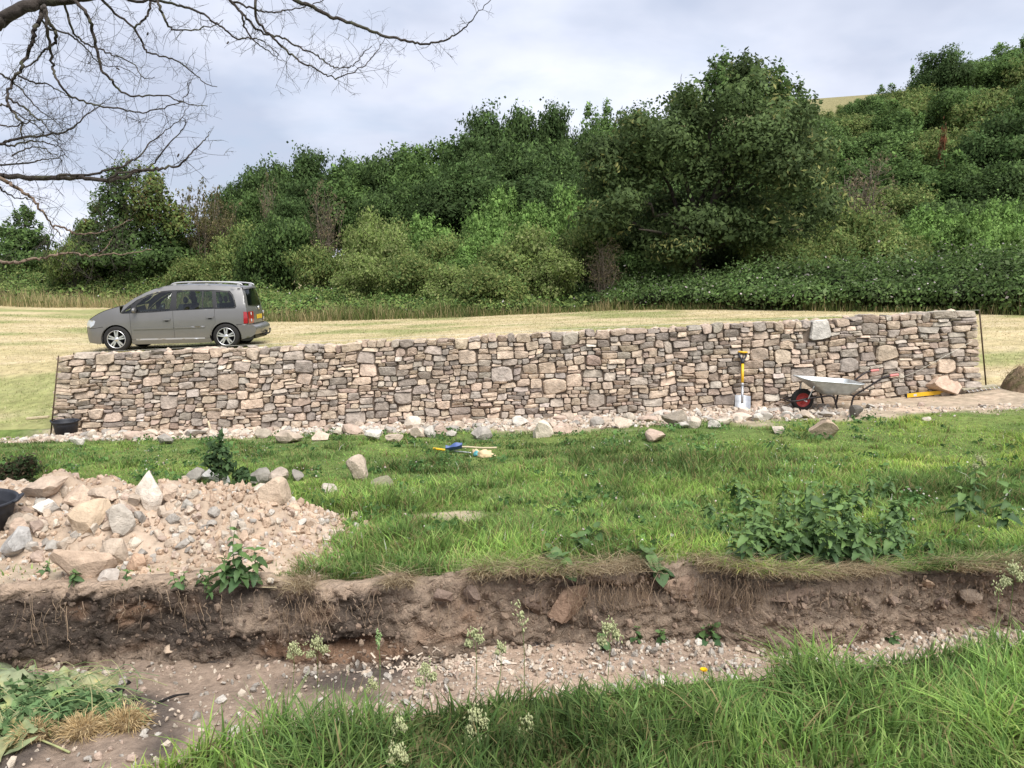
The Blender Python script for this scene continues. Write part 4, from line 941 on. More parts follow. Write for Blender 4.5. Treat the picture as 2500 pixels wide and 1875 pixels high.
# --- rubble strip along the wall foot
STRIPG = 'broken stones along the foot of the wall'
LB = 'pale pinkish broken stone in the rubble strip along the wall foot'
def strip_pt():
    while True:
        x = r.uniform(-7.7, 7.0); d = 0.05+1.9*r.beta(1.5, 2.1)
        env = np.interp(x, [-7.7,-6.5,-3,0,3,4.6,6,7], [0.9,1.5,1.75,1.8,1.75,1.3,0.7,0.45])
        if d < env+0.1*r.normal() and (x < 4.9 or d > 0.75): return x, d
def strip_where(x):
    return 'near the black bucket' if x < -5 else 'behind the bushy weed' if x < -2.2 else 'behind the blue shovel' if x < 0.8 else 'left bare between the gloves and the leaning shovel' if x < 3.2 else 'around the leaning shovel blade' if x < 5 else 'in front of the wheelbarrow'
bigs = [(980,1026,1016,1052,0),(1000,1046,1043,1072,1),(1035,1068,1040,1072,1),(1060,1100,1040,1068,0),(1085,1115,1052,1068,2),(1145,1200,1042,1078,1),(1100,1135,1030,1055,0),(1250,1290,1018,1042,0),(1290,1350,1028,1075,0),(1350,1400,1036,1062,0),(1440,1475,1014,1045,0),(1500,1545,1022,1048,1),(1520,1555,1010,1040,0),(1560,1610,1012,1034,0),(1620,1680,1005,1045,3),(1680,1720,1020,1050,0),(1655,1700,1030,1048,2),(620,660,1050,1074,3),(670,735,1052,1086,0),(380,420,1062,1088,2),(300,345,1055,1078,0),(330,385,1050,1072,0),(210,235,1050,1075,2),(440,500,1052,1072,0),(560,600,1045,1066,0),(835,880,1040,1064,0),(760,800,1052,1080,0),(890,940,1052,1080,0),(940,985,1060,1084,0),(1790,1840,1010,1030,2),(1850,1890,1008,1028,0),(1750,1790,1018,1042,0),(1730,1760,1025,1050,2),(1950,1985,1005,1024,0),(2000,2040,1008,1022,2),(165,200,1070,1090,0)]
for x0, x1, y0, y1, t in bigs:
    pal = PINK if t in (0, 1, 2) else [(0.34,0.29,0.23)]
    px_rock('rubble_stone', x0, x1, y0, y1, pal, ('blocky pinkish stone ' if t != 3 else 'big brownish grey stone ')+strip_where(at((x0+x1)/2, y1, 11.3)[0]), cat='stone', group=('blocky pinkish stones ' if t != 3 else 'brown stones ')+strip_where(at((x0+x1)/2, y1, 11.3)[0]), depth=0.8)
TONES = (('pinkish tan', PINK[:2]), ('pale cream', PINK[2:3]+PINK[4:5]), ('reddish brown', PINK[3:4]), ('greyish', PINK[5:]))
for k in range(200):
    x, d = strip_pt(); y = float(WY(x))-d; sz = r.uniform(0.09, 0.24); tn, pal = TONES[r.choice(4, p=(.4, .3, .17, .13))]; bigw = 'large' if sz > 0.16 else 'small'
    place_rock('rubble_stone', (x, y, float(gz(x, y))), (sz, sz*r.uniform(.6, .9), sz*r.uniform(.45, .75)), pal, f'{bigw} {tn} broken stone {strip_where(x)}', 'stone', f'{bigw} {tn} stones {strip_where(x)}', sub=1 if sz < 0.13 else 2)
mb = MB(); st = np.array([strip_pt() for k in range(5200)]); X = st[:, 0]; Y = WY(X)-np.maximum(0.03, st[:, 1]+0.05*r.normal(size=len(X)))
scatter(mb, X, Y, logn(len(X), 0.052, 0.45, 0.02, 0.13), PINK, gz)
X = np.concatenate([r.normal(7.2, 1.7, 1100), r.normal(-8.0, 0.45, 350)]); Y = np.concatenate([r.normal(11.15, 0.35, 1100), r.normal(11.5, 0.45, 350)]); k = ((Y < WY(X)-0.05) | (X > 7.7)) & ~((X > 5.9) & (X < 8.6) & (Y > WY(X)-0.95))
X, Y = X[k], Y[k]; scatter(mb, X, Y, logn(len(X), 0.032, 0.5, 0.012, 0.12), PINK, gz, hz=(.35, .6), lift=0.1)
mb.build('small_rubble', M['rubble'], label='small broken stone chips scattered along the wall foot', cat='rubble', kind='stuff')

# --- the rubble heap on the left
def heap_h(x, y):
    x = np.asarray(x, float); y = np.asarray(y, float)
    a = sstep(-1.06, -1.75, x)+0.15*sstep(-1.7, -2.5, x)
    yc = 4.98+0.05*np.sin(x*3); b = np.where(y < yc, sstep(4.22, 4.98, y+0.02*np.sin(x*7)), sstep(5.62, 4.98, y))
    n_ = 1+0.22*fbm(x*3.6, y*3.6, 0, 3, 201)
    return 0.31*a*b**0.85*n_*sstep(-4.25, -3.5, x)-0.012
def hsurf(x, y): return gz(x, y)+np.maximum(heap_h(x, y), 0)
xs = np.linspace(-4.2, -0.75, 230); ys = np.linspace(4.12, 5.75, 130); X, Y = np.meshgrid(xs, ys)
hh = heap_h(X, Y)+0.016*fbm(X*14, Y*14, 0, 3, 203)*sstep(0, 0.08, heap_h(X, Y)); Z = gz(X, np.maximum(Y, bank_top(X)))+hh
heap = obj('rubble_heap', mesh('rubble_heap', np.stack([X, Y, Z], -1).reshape(-1, 3), None, grid_faces(*X.shape), mixcol((0.46,0.36,0.272), (0.39,0.30,0.22), sstep(-.3, .4, fbm(X*4, Y*4, 0, 3, 205))).reshape(-1, 3), [M['rubble']], True))
tag(heap, 'low heap of pinkish earth and rubble beside the trench', 'heap')
hp = lambda *a, **k: px_rock(*a, surf=hsurf, **k)
hp('heap_rock', 318, 398, 1168, 1256, [(0.62,0.54,0.45)], 'tall pale pointed rock standing on top of the rubble heap', sub=3, tilt=0.2, depth=0.6, sink=0.05, cuts=12)
hp('heap_rock', 244, 324, 1236, 1314, [(0.56,0.50,0.42)], 'pale angular rock on the heap just below the pointed one', sub=3, depth=0.7)
hp('heap_rock', 152, 258, 1228, 1314, [(0.48,0.37,0.26)], 'large crumbly tan rock on the heap left of the pale angular one', sub=3, depth=0.7)
hp('heap_rock', 120, 262, 1340, 1428, [(0.50,0.375,0.275)], 'biggest sandy rock at the toe of the rubble heap', sub=3, depth=0.6, cuts=12)
hp('heap_rock', 236, 318, 1322, 1390, [(0.48,0.39,0.30)], 'split tan rock right of the biggest sandy rock on the heap', sub=3)
hp('heap_rock', 630, 706, 1176, 1232, [(0.58,0.45,0.33)], 'tan rock perched on the right shoulder of the heap', sub=3, sink=0.05)
hp('heap_rock', 44, 148, 1192, 1240, [(0.55,0.43,0.33)], 'wide pinkish rock on the heap behind the black tub', sub=3, depth=0.6)
hp('heap_rock', 146, 216, 1198, 1246, [(0.52,0.40,0.30)], 'blocky pinkish rock on the back of the heap, second beside the wide one', sub=3)
hp('heap_rock', 212, 286, 1202, 1250, [(0.54,0.43,0.33)], 'pale flat faced rock on the back of the heap under the pointed one', sub=3)
hp('heap_rock', 80, 126, 1228, 1266, [(0.68,0.62,0.54)], 'small whitish rock on the heap near the black tub')
hp('heap_rock', -10, 72, 1322, 1370, [(0.46,0.44,0.41)], 'grey slab at the end of the heap below the black tub', sub=3)
hp('heap_rock', 228, 286, 1388, 1424, [(0.42,0.37,0.32)], 'grey white broken rock at the heap toe right of the biggest one')
hp('heap_rock', 300, 358, 1350, 1400, [(0.52,0.36,0.25)], 'orange tan rock low on the heap', sub=3)
hp('heap_rock', 18, 66, 1278, 1326, [(0.50,0.38,0.29)], 'round pinkish rock on the heap under the black tub')
hp('heap_rock', 385, 425, 1205, 1240, [(0.48,0.37,0.28)], 'brown rock right of the pointed one on top of the heap')
HB = 'pinkish angular rock among the others of the rubble heap'
for k in range(170):
    px = r.uniform(0, 480); py = r.uniform(1205, 1430)
    if k > 95: px = r.uniform(420, 800); py = r.uniform(1250, 1400)
    p = on_ground(px, py, hsurf)
    if p[0] > -1.1 or heap_h(p[0], p[1]) < 0.01: continue
    sz = r.uniform(0.05, 0.12) if k <= 95 else r.uniform(0.04, 0.085)
    tn, pal = TONES[r.choice(4, p=(.4, .25, .2, .15))]; zn = 'beside the black tub' if px < 110 else 'around the biggest sandy rock' if px < 300 and py > 1310 else 'below the pointed rock' if px < 430 else 'on the stony flank behind the leafy seedling'; bigw = 'large' if sz > 0.10 else 'small'
    place_rock('heap_rock', p, (sz, sz*r.uniform(.6, 1), sz*r.uniform(.6, .9)), pal, f'{bigw} {tn} angular heap rock {zn}', 'rock', f'{bigw} {tn} heap rocks {zn}', sub=2, tilt=0.8, cuts=11)
mb = MB(); X = r.uniform(-4.0, -1.0, 4600); Y = r.uniform(4.0, 5.5, 4600); h = heap_h(X, Y); k = ((h > 0) | (r.random(4600) < 0.3)) & (Y > bank_top(X)+0.0); X, Y = X[k], Y[k]
scatter(mb, X, Y, logn(len(X), 0.027, 0.5, 0.008, 0.075)*np.where(X > -1.9, 1.15, 0.95), PINK+[(0.46,0.34,0.245),(0.42,0.31,0.225),(0.48,0.355,0.255)]*3, hsurf, cuts=7, hz=(.5, .9), lift=0.12, tilt=2.0)
mb.build('heap_chips', M['rubble'], label='small stone chips covering the rubble heap', cat='rubble', kind='stuff')
p = on_ground(-75, 1318, hsurf); tub('rubber_tub', p+np.array([0, 0.1, 0.0]), 0.20, 0.23, (0.05, 0.06, 0.3), 'black rubber tub standing on the edge of the rubble heap')
# --- gravel on the trench floor
mb = MB(); X = r.uniform(-3.4, 3.6, 7600); A = near_edge(X)+0.1; B = bank_foot(X)+0.01; Y = A+(B-A)*r.beta(1.5, 1.0, 7600); k = (X > -0.6) | (r.random(7600) < 0.5); X, Y = X[k], Y[k]
scatter(mb, X, Y, logn(len(X), 0.020, 0.5, 0.007, 0.065), PINK, lambda x, y: gz(x, np.minimum(y, bank_foot(x)-0.002)), hz=(.4, .8), lift=0.2, tilt=2.0, dark=(0.8, 1.08))
mb.build('trench_gravel', M['rubble'], label='pale pinkish gravel on the trench floor', cat='gravel', kind='stuff')
# --- stones set in the soil bank
def bank_stone(x0, x1, y0, y1, col):
    cx, cy = (x0+x1)/2, (y0+y1)/2; Yb = 4.0
    for _ in range(4): q = at(cx, cy, Yb); Yb = float(bank_foot(q[0]))+0.062
    q = at(cx, cy, Yb); s_ = Yb/math.cos(PITCH)/F; V, T = rock(r, ((x1-x0)*s_*1.08, 0.10, (y1-y0)*s_*1.1), 3, 12, 0.16)
    V = V@rotm(0, r.uniform(-.15, .15), 0).T
    o = obj('embedded_stone', mesh('embedded_stone', V+q, T, None, np.array(col)*(1+0.06*r.normal(size=(len(V), 1))), [M['rubble']], False), SB); return o
for b_ in ((1335,1435,1425,1520,(0.30,0.205,0.145)),(1615,1720,1410,1478,(0.31,0.22,0.16)),(1722,1762,1440,1482,(0.22,0.16,0.125)),(1880,2000,1440,1472,(0.20,0.145,0.11)),(2050,2112,1440,1500,(0.26,0.20,0.14)),(2340,2408,1436,1475,(0.30,0.235,0.18)),(1275,1340,1445,1505,(0.21,0.155,0.12)),(2160,2200,1450,1480,(0.22,0.165,0.13)),(2270,2320,1455,1500,(0.19,0.14,0.115)),(1130,1180,1425,1470,(0.22,0.165,0.13)),(1060,1110,1435,1470,(0.22,0.16,0.125)),(2250,2280,1412,1436,(0.42,0.30,0.21)),(105,165,1590,1622,(0.40,0.32,0.23)),(395,430,1570,1590,(0.45,0.35,0.26)),(800,830,1610,1640,(0.40,0.29,0.21))):
    bank_stone(*b_)

# crumbs of soil that stick out of the bank and lie at its foot
mb = MB(); nC = 3200; X = r.uniform(-3.4, 3.6, nC); tt = r.random(nC); bf, bt_ = bank_foot(X), bank_top(X); zf_, zt2 = floor_z(X, bf)-0.02, lawn_z(X, bt_)-0.01
foot = r.random(nC) < 0.25; Zc = np.where(foot, zf_+0.01, zf_+(zt2-zf_)*tt); Yc = np.where(foot, bf-np.abs(r.normal(size=nC))*0.06, bf+(bt_-bf)*tt**1.4-0.022-0.05*fbm(X*3.1, Zc*4.0, 0.3, 4, 81)-0.01*r.random(nC))
S_ = logn(nC, 0.015, 0.55, 0.006, 0.06); drk = 1-0.55*np.exp(-((X+2.35)/0.9)**2)*(r.random(nC) < 0.85)
for k in range(nC):
    V, T = rock_p(r, (S_[k], S_[k]*0.8, S_[k]*r.uniform(.5, .9)), 1, 6); c = np.array(((0.24,0.175,0.13), (0.19,0.14,0.105), (0.155,0.115,0.09), (0.25,0.185,0.135))[r.integers(4)])*drk[k]*r.uniform(.85, 1.1)
    mb.add(V@rotm(*r.uniform(-2, 2, 3)).T+np.array([X[k], Yc[k], Zc[k]]), T, None, c)
mb.build('soil_crumbs', M['rubble'], SB, kind='stuff')
# ------------------------------------------------------------------ trees, shrubs and brambles
r = np.random.default_rng(31)
def unit(v): return v/(np.linalg.norm(v, axis=-1, keepdims=True)+1e-9)
LN = [None]                     # shading normals of the last leaf set: leaves of a clump share its soft light
def leaves(E, n, leaf, cols, shell=0.30, up=0.35, lump=0.28, wid=0.55, seed=0, sprig=0.06, flat=0.0):
    "leaf quads spread through the outer part of ellipsoids E = rows of (cx,cy,cz,rx,ry,rz[,tint])"
    E = np.asarray(E, float); ar = (E[:, 3]*E[:, 4]+E[:, 3]*E[:, 5]+E[:, 4]*E[:, 5]); idx = r.choice(len(E), n, p=ar/ar.sum())
    d = unit(r.normal(size=(n, 3))); low = (d[:, 2] < -0.25) & (r.random(n) < 0.7); d[low, 2] *= -1
    R = E[idx, 3:6]; c = E[idx, :3]
    rad = 1-np.abs(r.normal(size=n))*shell; rad = np.clip(rad, 0.1, 1.0)
    rad = rad*(1+lump*fbm(d[:, 0]*2.2+idx*3.1, d[:, 1]*2.2, d[:, 2]*2.2, 2, 300+seed))
    sp = r.random(n) < sprig; rad = np.where(sp, rad*r.uniform(1.0, 1.25, n), rad)
    P = c+d*R*rad[:, None]
    nrm = unit(d*0.9+r.normal(size=(n, 3))*0.75+np.array([0, 0, up])); nrm = np.where((nrm*d).sum(1)[:, None] < 0, -nrm, nrm)
    LN[0] = np.repeat(unit(d*0.75+nrm*0.55+np.array([0, 0, 0.25])), 4, 0)
    a = unit(np.cross(nrm, r.normal(size=(n, 3)))); b = np.cross(nrm, a)
    l = (leaf*r.uniform(0.45, 1.6, n)*np.where(r.random(n) < 0.08, 1.5, 1.0))[:, None]; w_ = l*wid
    V = np.stack([P-a*l*0.5, P+b*w_*0.5-a*l*0.05, P+a*l*0.5, P-b*w_*0.5-a*l*0.05], 1).reshape(-1, 3)
    Q = np.arange(4*n).reshape(n, 4)[:, ::-1]
    cols = np.asarray(cols, float); ci = r.choice(len(cols), n, p=None)
    tint = (1+0.34*vnoise(idx*7.31, idx*1.7, 0.5, 5))[:, None]*(1+0.28*vnoise(P[:, 0]*0.38, P[:, 1]*0.38, P[:, 2]*0.6, 19))[:, None]*(1+0.18*vnoise(P[:, 0]*1.3, P[:, 1]*1.3, P[:, 2]*1.3, 9))[:, None]
    col = cols[ci]*r.uniform(0.75, 1.25, (n, 1))*tint
    return V, Q, np.repeat(np.clip(col, 0.005, 0.9), 4, 0)
def limb(p0, p1, r0, r1, wob=0.08, n=7):
    p0, p1 = np.asarray(p0, float), np.asarray(p1, float); t = np.linspace(0, 1, n)[:, None]; ln = np.linalg.norm(p1-p0)
    P = p0+(p1-p0)*t+np.array([0, 0, 0.12*ln])*np.sin(t*math.pi)*0.5+r.normal(size=(n, 3))*wob*ln*0.25*np.sin(t*math.pi)
    return tube(P, np.linspace(r0, r1, n), 6, True)
def tree_meshes(name, H, R, cz, rz, K, n, leaf, cols, trunk_r, clump=(0.30,0.45), base_z=None, lump=0.28, shell=0.3, top_sprigs=0, seedpos=None):
    E = []
    for k in range(K):
        d = unit(r.normal(size=3)); d[2] = d[2]*0.9+0.1; q = r.uniform(0.45, 0.82)
        c = np.array([0, 0, cz])+d*np.array([R, R, rz])*q; cr = R*r.uniform(*clump)
        c[2] = max(c[2], cr*0.6)
        E.append((*c, cr, cr, cr*r.uniform(0.7, 1.0)))
    E.append((0, 0, cz, R*0.6, R*0.6, rz*0.7))
    for k in range(top_sprigs):
        a = r.uniform(0, 6.28); q = r.uniform(0, 0.7)*R; E.append((q*math.cos(a), q*math.sin(a), cz+rz*math.sqrt(max(0, 1-(q/R)**2))*r.uniform(0.9, 1.12), R*0.10, R*0.10, rz*r.uniform(0.12, 0.25)))
    V, Q, c = leaves(E, n, leaf, cols, lump=lump+0.14, shell=shell+0.06, sprig=0.14)
    cm = MB().add(V, None, Q, c); cm.N.append(LN[0]); crown = cm.mesh(name+'_crown', [M['leaf']])
    tr = MB(); fork = np.array([0.02*R, 0, max(0.12*H, cz-rz*0.75)])
    tr.add(*limb((0, 0, -0.3), fork, trunk_r*1.25, trunk_r, 0.05))
    for e in E[:min(len(E), 14)]: tr.add(*limb(fork, np.array(e[:3])*np.array([0.95, 0.95, 1.0]), trunk_r*0.6, trunk_r*0.12))
    trunk = tr.mesh(name+'_trunk', [M['bark']], True)
    return dict(trunk=trunk, crown=crown, H=cz+rz*1.02, R=R)
G_DARK = [(0.028,0.052,0.018),(0.036,0.064,0.022),(0.045,0.075,0.026)]
G_MID = [(0.050,0.090,0.028),(0.065,0.110,0.034),(0.04,0.075,0.025)]
G_OLIVE = [(0.085,0.105,0.035),(0.10,0.115,0.04),(0.065,0.085,0.03),(0.12,0.12,0.05)]
G_YEL = [(0.13,0.16,0.05),(0.16,0.18,0.07),(0.10,0.13,0.045),(0.18,0.18,0.09)]
G_BRIGHT = [(0.07,0.13,0.035),(0.09,0.15,0.045),(0.055,0.10,0.03)]
def bright(L, k): return [tuple(min(0.5, c*k*g) for c, g in zip(q, (1.22, 1.12, 1.05))) for q in L]
G_DARK, G_MID, G_OLIVE, G_YEL, G_BRIGHT = bright(G_DARK, 1.3), bright(G_MID, 1.65), bright([(q[0]*0.92, q[1]*1.08, q[2]) for q in G_OLIVE], 1.65), bright([(q[0]*0.84, q[1], q[2]*0.9) for q in G_YEL], 1.4), bright(G_BRIGHT, 1.8)
PR = {}
PR['dark_a'] = tree_meshes('dark_tree', 9, 4.0, 5.0, 3.9, 26, 26000, 0.216, G_DARK+G_MID[:1], 0.22)
PR['dark_b'] = tree_meshes('dark_tree', 9, 3.6, 5.2, 4.0, 24, 24000, 0.216, G_DARK+G_MID[2:], 0.22, lump=0.4)
PR['mid_a'] = tree_meshes('green_tree', 9, 3.8, 5.0, 3.8, 26, 24000, 0.216, G_MID+G_DARK[2:], 0.2, lump=0.35)
PR['mid_b'] = tree_meshes('green_tree', 9, 3.4, 5.3, 4.0, 20, 22000, 0.202, G_MID, 0.2, lump=0.45, top_sprigs=5)
PR['olive'] = tree_meshes('olive_tree', 8, 3.4, 4.3, 3.6, 22, 22000, 0.187, G_OLIVE+G_MID[:1], 0.16, lump=0.4)
PR['sh_dark'] = tree_meshes('dark_shrub', 4, 2.4, 1.8, 1.8, 20, 15000, 0.140, G_DARK+G_MID, 0.08, lump=0.4)
PR['sh_yel'] = tree_meshes('yellow_shrub', 4, 2.4, 1.7, 1.7, 20, 15000, 0.133, G_YEL+G_OLIVE[:1], 0.08, lump=0.4)
PR['sh_olive'] = tree_meshes('olive_shrub', 4, 2.4, 1.7, 1.7, 20, 15000, 0.133, G_OLIVE+G_MID[:1], 0.08, lump=0.4)
PR['sh_bright'] = tree_meshes('bright_shrub', 4, 2.3, 1.8, 1.8, 18, 15000, 0.140, G_BRIGHT, 0.08, lump=0.45, top_sprigs=8)
def bare_meshes(name, H, spread, n, cols, leafn):
    mb = MB(); tips = []
    for k in range(n):
        a = r.uniform(0, 6.28); q = r.uniform(0.2, 1)*spread; tip = np.array([q*math.cos(a), q*math.sin(a), H*r.uniform(0.55, 1.0)])
        mb.add(*limb((0.1*math.cos(a), 0.1*math.sin(a), -0.2), tip, 0.05, 0.008, 0.12, 8), col=np.array((0.17,0.14,0.105)))
        for j in range(7):
            b = tip*r.uniform(0.5, 0.95); e = b+r.normal(size=3)*np.array([0.5, 0.5, 0.4])+np.array([0, 0, 0.45]); mb.add(*limb(b, e, 0.014, 0.004, 0.1, 4), col=np.array((0.19,0.155,0.12))); tips.append(e)
    tips = np.array(tips); E = np.c_[tips, np.full((len(tips), 3), 0.35)]
    V, Q, c = leaves(E, leafn, 0.13, cols, shell=0.6)
    return dict(trunk=mb.mesh(name+'_branches', [M['straw']], True), crown=MB().add(V, None, Q, c).mesh(name+'_crown', [M['leaf']]), H=H, R=spread+0.3)
PR['bare'] = bare_meshes('bare_tree', 5.5, 1.6, 26, [(0.17,0.135,0.085),(0.21,0.165,0.10),(0.13,0.13,0.06)], 1700)
PR['bare_olive'] = bare_meshes('bare_tree', 5.5, 2.0, 30, [(0.15,0.14,0.06),(0.20,0.16,0.09),(0.10,0.11,0.04)], 5200)
def plant_tree(kind, px, py_top, wpx, Y, name, label, cat, group, py_base=None):
    q = at(px, py_top, Y); zb = float(far_z(q[0], Y)); pr = PR[kind]; H = max(1.0, q[2]-zb)
    wd = wpx*Y/math.cos(PITCH)/F/2
    if H < 1.45*wd: H = 1.45*wd; zb = q[2]-H          # lower trunk hidden among the neighbours
    o = empty(name, (q[0], Y, zb), (0, 0, r.uniform(0, 6.28)), label=label, cat=cat, group=group)
    o.scale = (wd/pr['R']/0.98, wd/pr['R']/0.98, H/pr['H'])
    obj('trunk' if cat == 'tree' else 'stems', pr['trunk'], o); obj('crown' if cat == 'tree' else 'foliage', pr['crown'], o)
    return o
LAB = {'dark_a': ('wood_tree', 'dense dark green tree in the wood on the slope', 'tree', 'dark trees of the wood'),
       'dark_b': ('wood_tree', 'dense dark green tree in the wood on the slope', 'tree', 'dark trees of the wood'),
       'mid_a': ('hillside_tree', 'mid green leafy tree on the wooded slope', 'tree', 'mid green trees on the slope'),
       'mid_b': ('hillside_tree', 'mid green leafy tree on the wooded slope', 'tree', 'mid green trees on the slope'),
       'olive': ('olive_tree', 'olive green loose tree on the wooded slope', 'tree', 'olive green trees on the slope'),
       'sh_dark': ('dark_shrub', 'dark green rounded shrub in the scrub below the wood', 'shrub', 'dark shrubs'),
       'sh_yel': ('yellow_green_shrub', 'yellow green bushy shrub in the scrub behind the field', 'shrub', 'yellow green shrubs'),
       'sh_olive': ('olive_shrub', 'olive green shrub in the scrub behind the field', 'shrub', 'olive shrubs'),
       'sh_bright': ('bright_shrub', 'bright green leafy shrub above the bramble hedge', 'shrub', 'bright green shrubs')}
def relabel(kind, px, pt, Y):
    nm, lb, ct, gr = LAB[kind]
    if ct == 'tree':
        wh = 'rising behind the twiggy brown trees' if px < 930 and Y > 57 else 'below the round topped trees by the twiggy ones' if px < 930 else 'on the crest of the tall wood' if px < 1580 and pt < 340 else 'in the lower face of the tall wood' if px < 1580 else 'filling in behind the big spreading tree' if px < 2000 else 'on the upper slope by the bare ridge' if Y > 69 else 'in the middle of the slope around the red tree' if Y > 53 else 'low on the slope around the bare fan shaped tree'
    else:
        wh = 'beside the ivy clad tree' if px < 500 else 'around the bare tree behind the car' if px < 850 else 'below the tall wood' if px < 1180 else 'beside the tangled leafless bush' if px < 1560 else 'under the big spreading tree' if px < 1960 else 'above the long bramble hedge'
    c = {'dark_a': 'dense dark green', 'dark_b': 'ragged dark green', 'mid_a': 'rounded mid green', 'mid_b': 'feathery mid green', 'olive': 'loose olive green', 'sh_dark': 'dark green', 'sh_yel': 'yellow green', 'sh_olive': 'olive green', 'sh_bright': 'bright green'}[kind]
    return nm, f'{c} {ct} {wh}', ct, f'{c} {ct}s {wh}'
LIST = [
 # far skyline and left
 ('sh_dark',-40,610,150,66),('sh_dark',60,622,150,66),('sh_dark',150,605,150,66),('sh_dark',240,612,150,66),('sh_dark',340,606,150,66),('sh_dark',430,600,150,66),('sh_dark',520,596,150,66),('sh_dark',610,590,150,66),('olive',2030,270,110,86),('mid_b',1975,266,90,84),('mid_a',2125,228,100,82),('mid_a',2085,258,70,92),
 ('dark_b',540,466,120,64),('dark_a',585,425,110,62),('dark_a',660,372,170,64),('dark_b',742,358,165,66),('dark_a',842,366,160,68),('mid_a',640,450,150,58),
 ('dark_b',760,430,170,58),('mid_b',860,425,190,58),('dark_a',905,395,150,60),('dark_b',700,480,120,52),
 # the main wood
 ('dark_a',955,345,200,60),('mid_a',1060,330,200,60),('mid_b',1010,385,200,54),('dark_b',1130,322,190,57),('dark_a',960,440,200,52),('dark_b',1080,430,210,50),
 ('dark_b',1190,262,170,62),('dark_a',1262,242,170,62),('dark_b',1345,250,150,62),('dark_a',1250,330,230,55),('dark_b',1170,385,220,51),('dark_a',1340,340,210,54),('dark_b',1280,430,230,48),
 ('dark_a',1420,300,150,60),('mid_b',1475,272,170,64),('dark_b',1560,262,180,66),('dark_a',1440,400,200,50),('dark_a',1540,380,200,50),('dark_b',1640,300,200,60),
 # right hill
 ('dark_b',2062,252,44,96),('mid_b',2110,242,90,92),('dark_a',2165,218,110,90),('olive',2215,205,120,84),('dark_b',2302,118,130,86),('dark_a',2255,172,110,88),('mid_a',2395,140,170,88),('dark_a',2480,108,190,88),('dark_b',2560,120,160,82),
 ('mid_a',2010,285,140,78),('olive',2095,270,150,76),('mid_b',2170,262,150,74),('olive',2250,235,170,76),('mid_a',2340,205,180,74),('dark_a',2440,200,180,70),('mid_a',2540,180,190,68),
 ('olive',2035,325,170,62),('mid_a',2120,318,190,60),('mid_b',2205,295,180,60),('olive',2290,300,150,58),('dark_a',2380,290,170,57),('dark_b',2475,262,200,52),('dark_a',2590,260,200,52),
 ('mid_b',2010,395,180,52),('mid_a',2130,375,190,52),('mid_b',2230,385,190,50),('olive',2180,440,180,47),('dark_b',2330,390,190,48),('dark_a',2440,380,200,46),('dark_b',2540,390,180,46),
 ('mid_a',1700,300,220,62),('dark_b',1800,300,230,62),('mid_b',1890,290,220,64),('dark_a',1960,310,190,62),('mid_a',2000,292,130,72),('dark_a',1660,420,220,52),('mid_a',1780,430,230,52),('dark_b',1890,410,230,52),('sh_dark',1700,560,220,42),('sh_dark',1820,560,240,42),('sh_dark',1930,540,200,42),('mid_b',1960,258,60,84),
 # scrub and shrubs
 ('sh_dark',700,508,190,46),('sh_dark',640,560,150,45),('sh_olive',770,600,150,43),('sh_olive',590,545,140,44),('sh_olive',560,610,140,42),('sh_dark',480,560,150,46),
 ('sh_yel',885,520,130,47),('sh_olive',960,540,150,47),('sh_bright',1040,540,170,46),('sh_yel',900,556,170,42),('sh_yel',975,566,170,41),('sh_olive',1085,575,170,39),('sh_olive',1010,620,200,36),('sh_yel',870,625,160,36),('sh_yel',1110,655,180,34),
 ('sh_bright',1225,475,170,46),('sh_bright',1300,510,160,44),('sh_bright',1180,540,150,42),('sh_bright',1390,470,150,46),('sh_yel',1310,560,200,37),('sh_olive',1240,600,200,36),('sh_yel',1345,610,170,34),('sh_dark',1490,560,180,39),('sh_olive',1440,545,190,37),('sh_bright',1160,590,160,38),('sh_olive',1190,650,190,33),
 ('sh_dark',2010,520,200,42),('sh_olive',2090,505,230,38),('sh_olive',2030,560,170,36),('sh_dark',2200,520,150,42),('sh_dark',2290,470,190,43),('sh_dark',2400,470,190,42),('sh_bright',2280,520,190,38),('sh_bright',2370,530,170,37),('sh_bright',2460,505,180,38),('sh_olive',1900,580,220,35),('sh_olive',2180,565,200,36),('sh_dark',2520,480,180,40),
 ('sh_dark',250,620,150,46),('sh_olive',420,560,110,46),('sh_olive',170,585,110,50),('sh_olive',470,630,150,42),('sh_dark',195,520,70,60),('sh_dark',1560,600,160,36),('sh_olive',1640,600,140,36),
]
for kind, px, pt, wpx, Y in LIST:
    if px < 600 and Y < 50: Y += 7
    if px > 2000 and kind.startswith('dark') and (px, pt) not in ((2302,118),(2475,262),(2440,380)): kind = ('mid_a', 'olive', 'mid_b')[int(px) % 3]
    plant_tree(kind, px, pt, wpx, Y, *relabel(kind, px, pt, Y))
plant_tree('bare', 655, 440, 60, 52, 'bare_tree', 'rust brown half dead tree under the round dark trees', 'tree', None)
plant_tree('bare', 790, 462, 100, 46, 'bare_tree', 'bare brown branched tree right of the dark rounded shrub', 'tree', None)
plant_tree('bare', 2108, 395, 170, 44, 'bare_tree', 'bare brown fan shaped tree above the flowering olive shrub', 'tree', None)
plant_tree('bare_olive', 480, 455, 130, 52, 'bare_tree', 'tall twiggy brownish tree right of the ivy clad tree', 'tree', None)
plant_tree('bare_olive', 545, 490, 100, 52, 'bare_tree', 'lower twiggy brownish tree, second from the ivy clad tree', 'tree', None)
plant_tree('bare', 1475, 590, 110, 34, 'bare_tree', 'low tangled leafless bush left of the big spreading tree', 'tree', None)
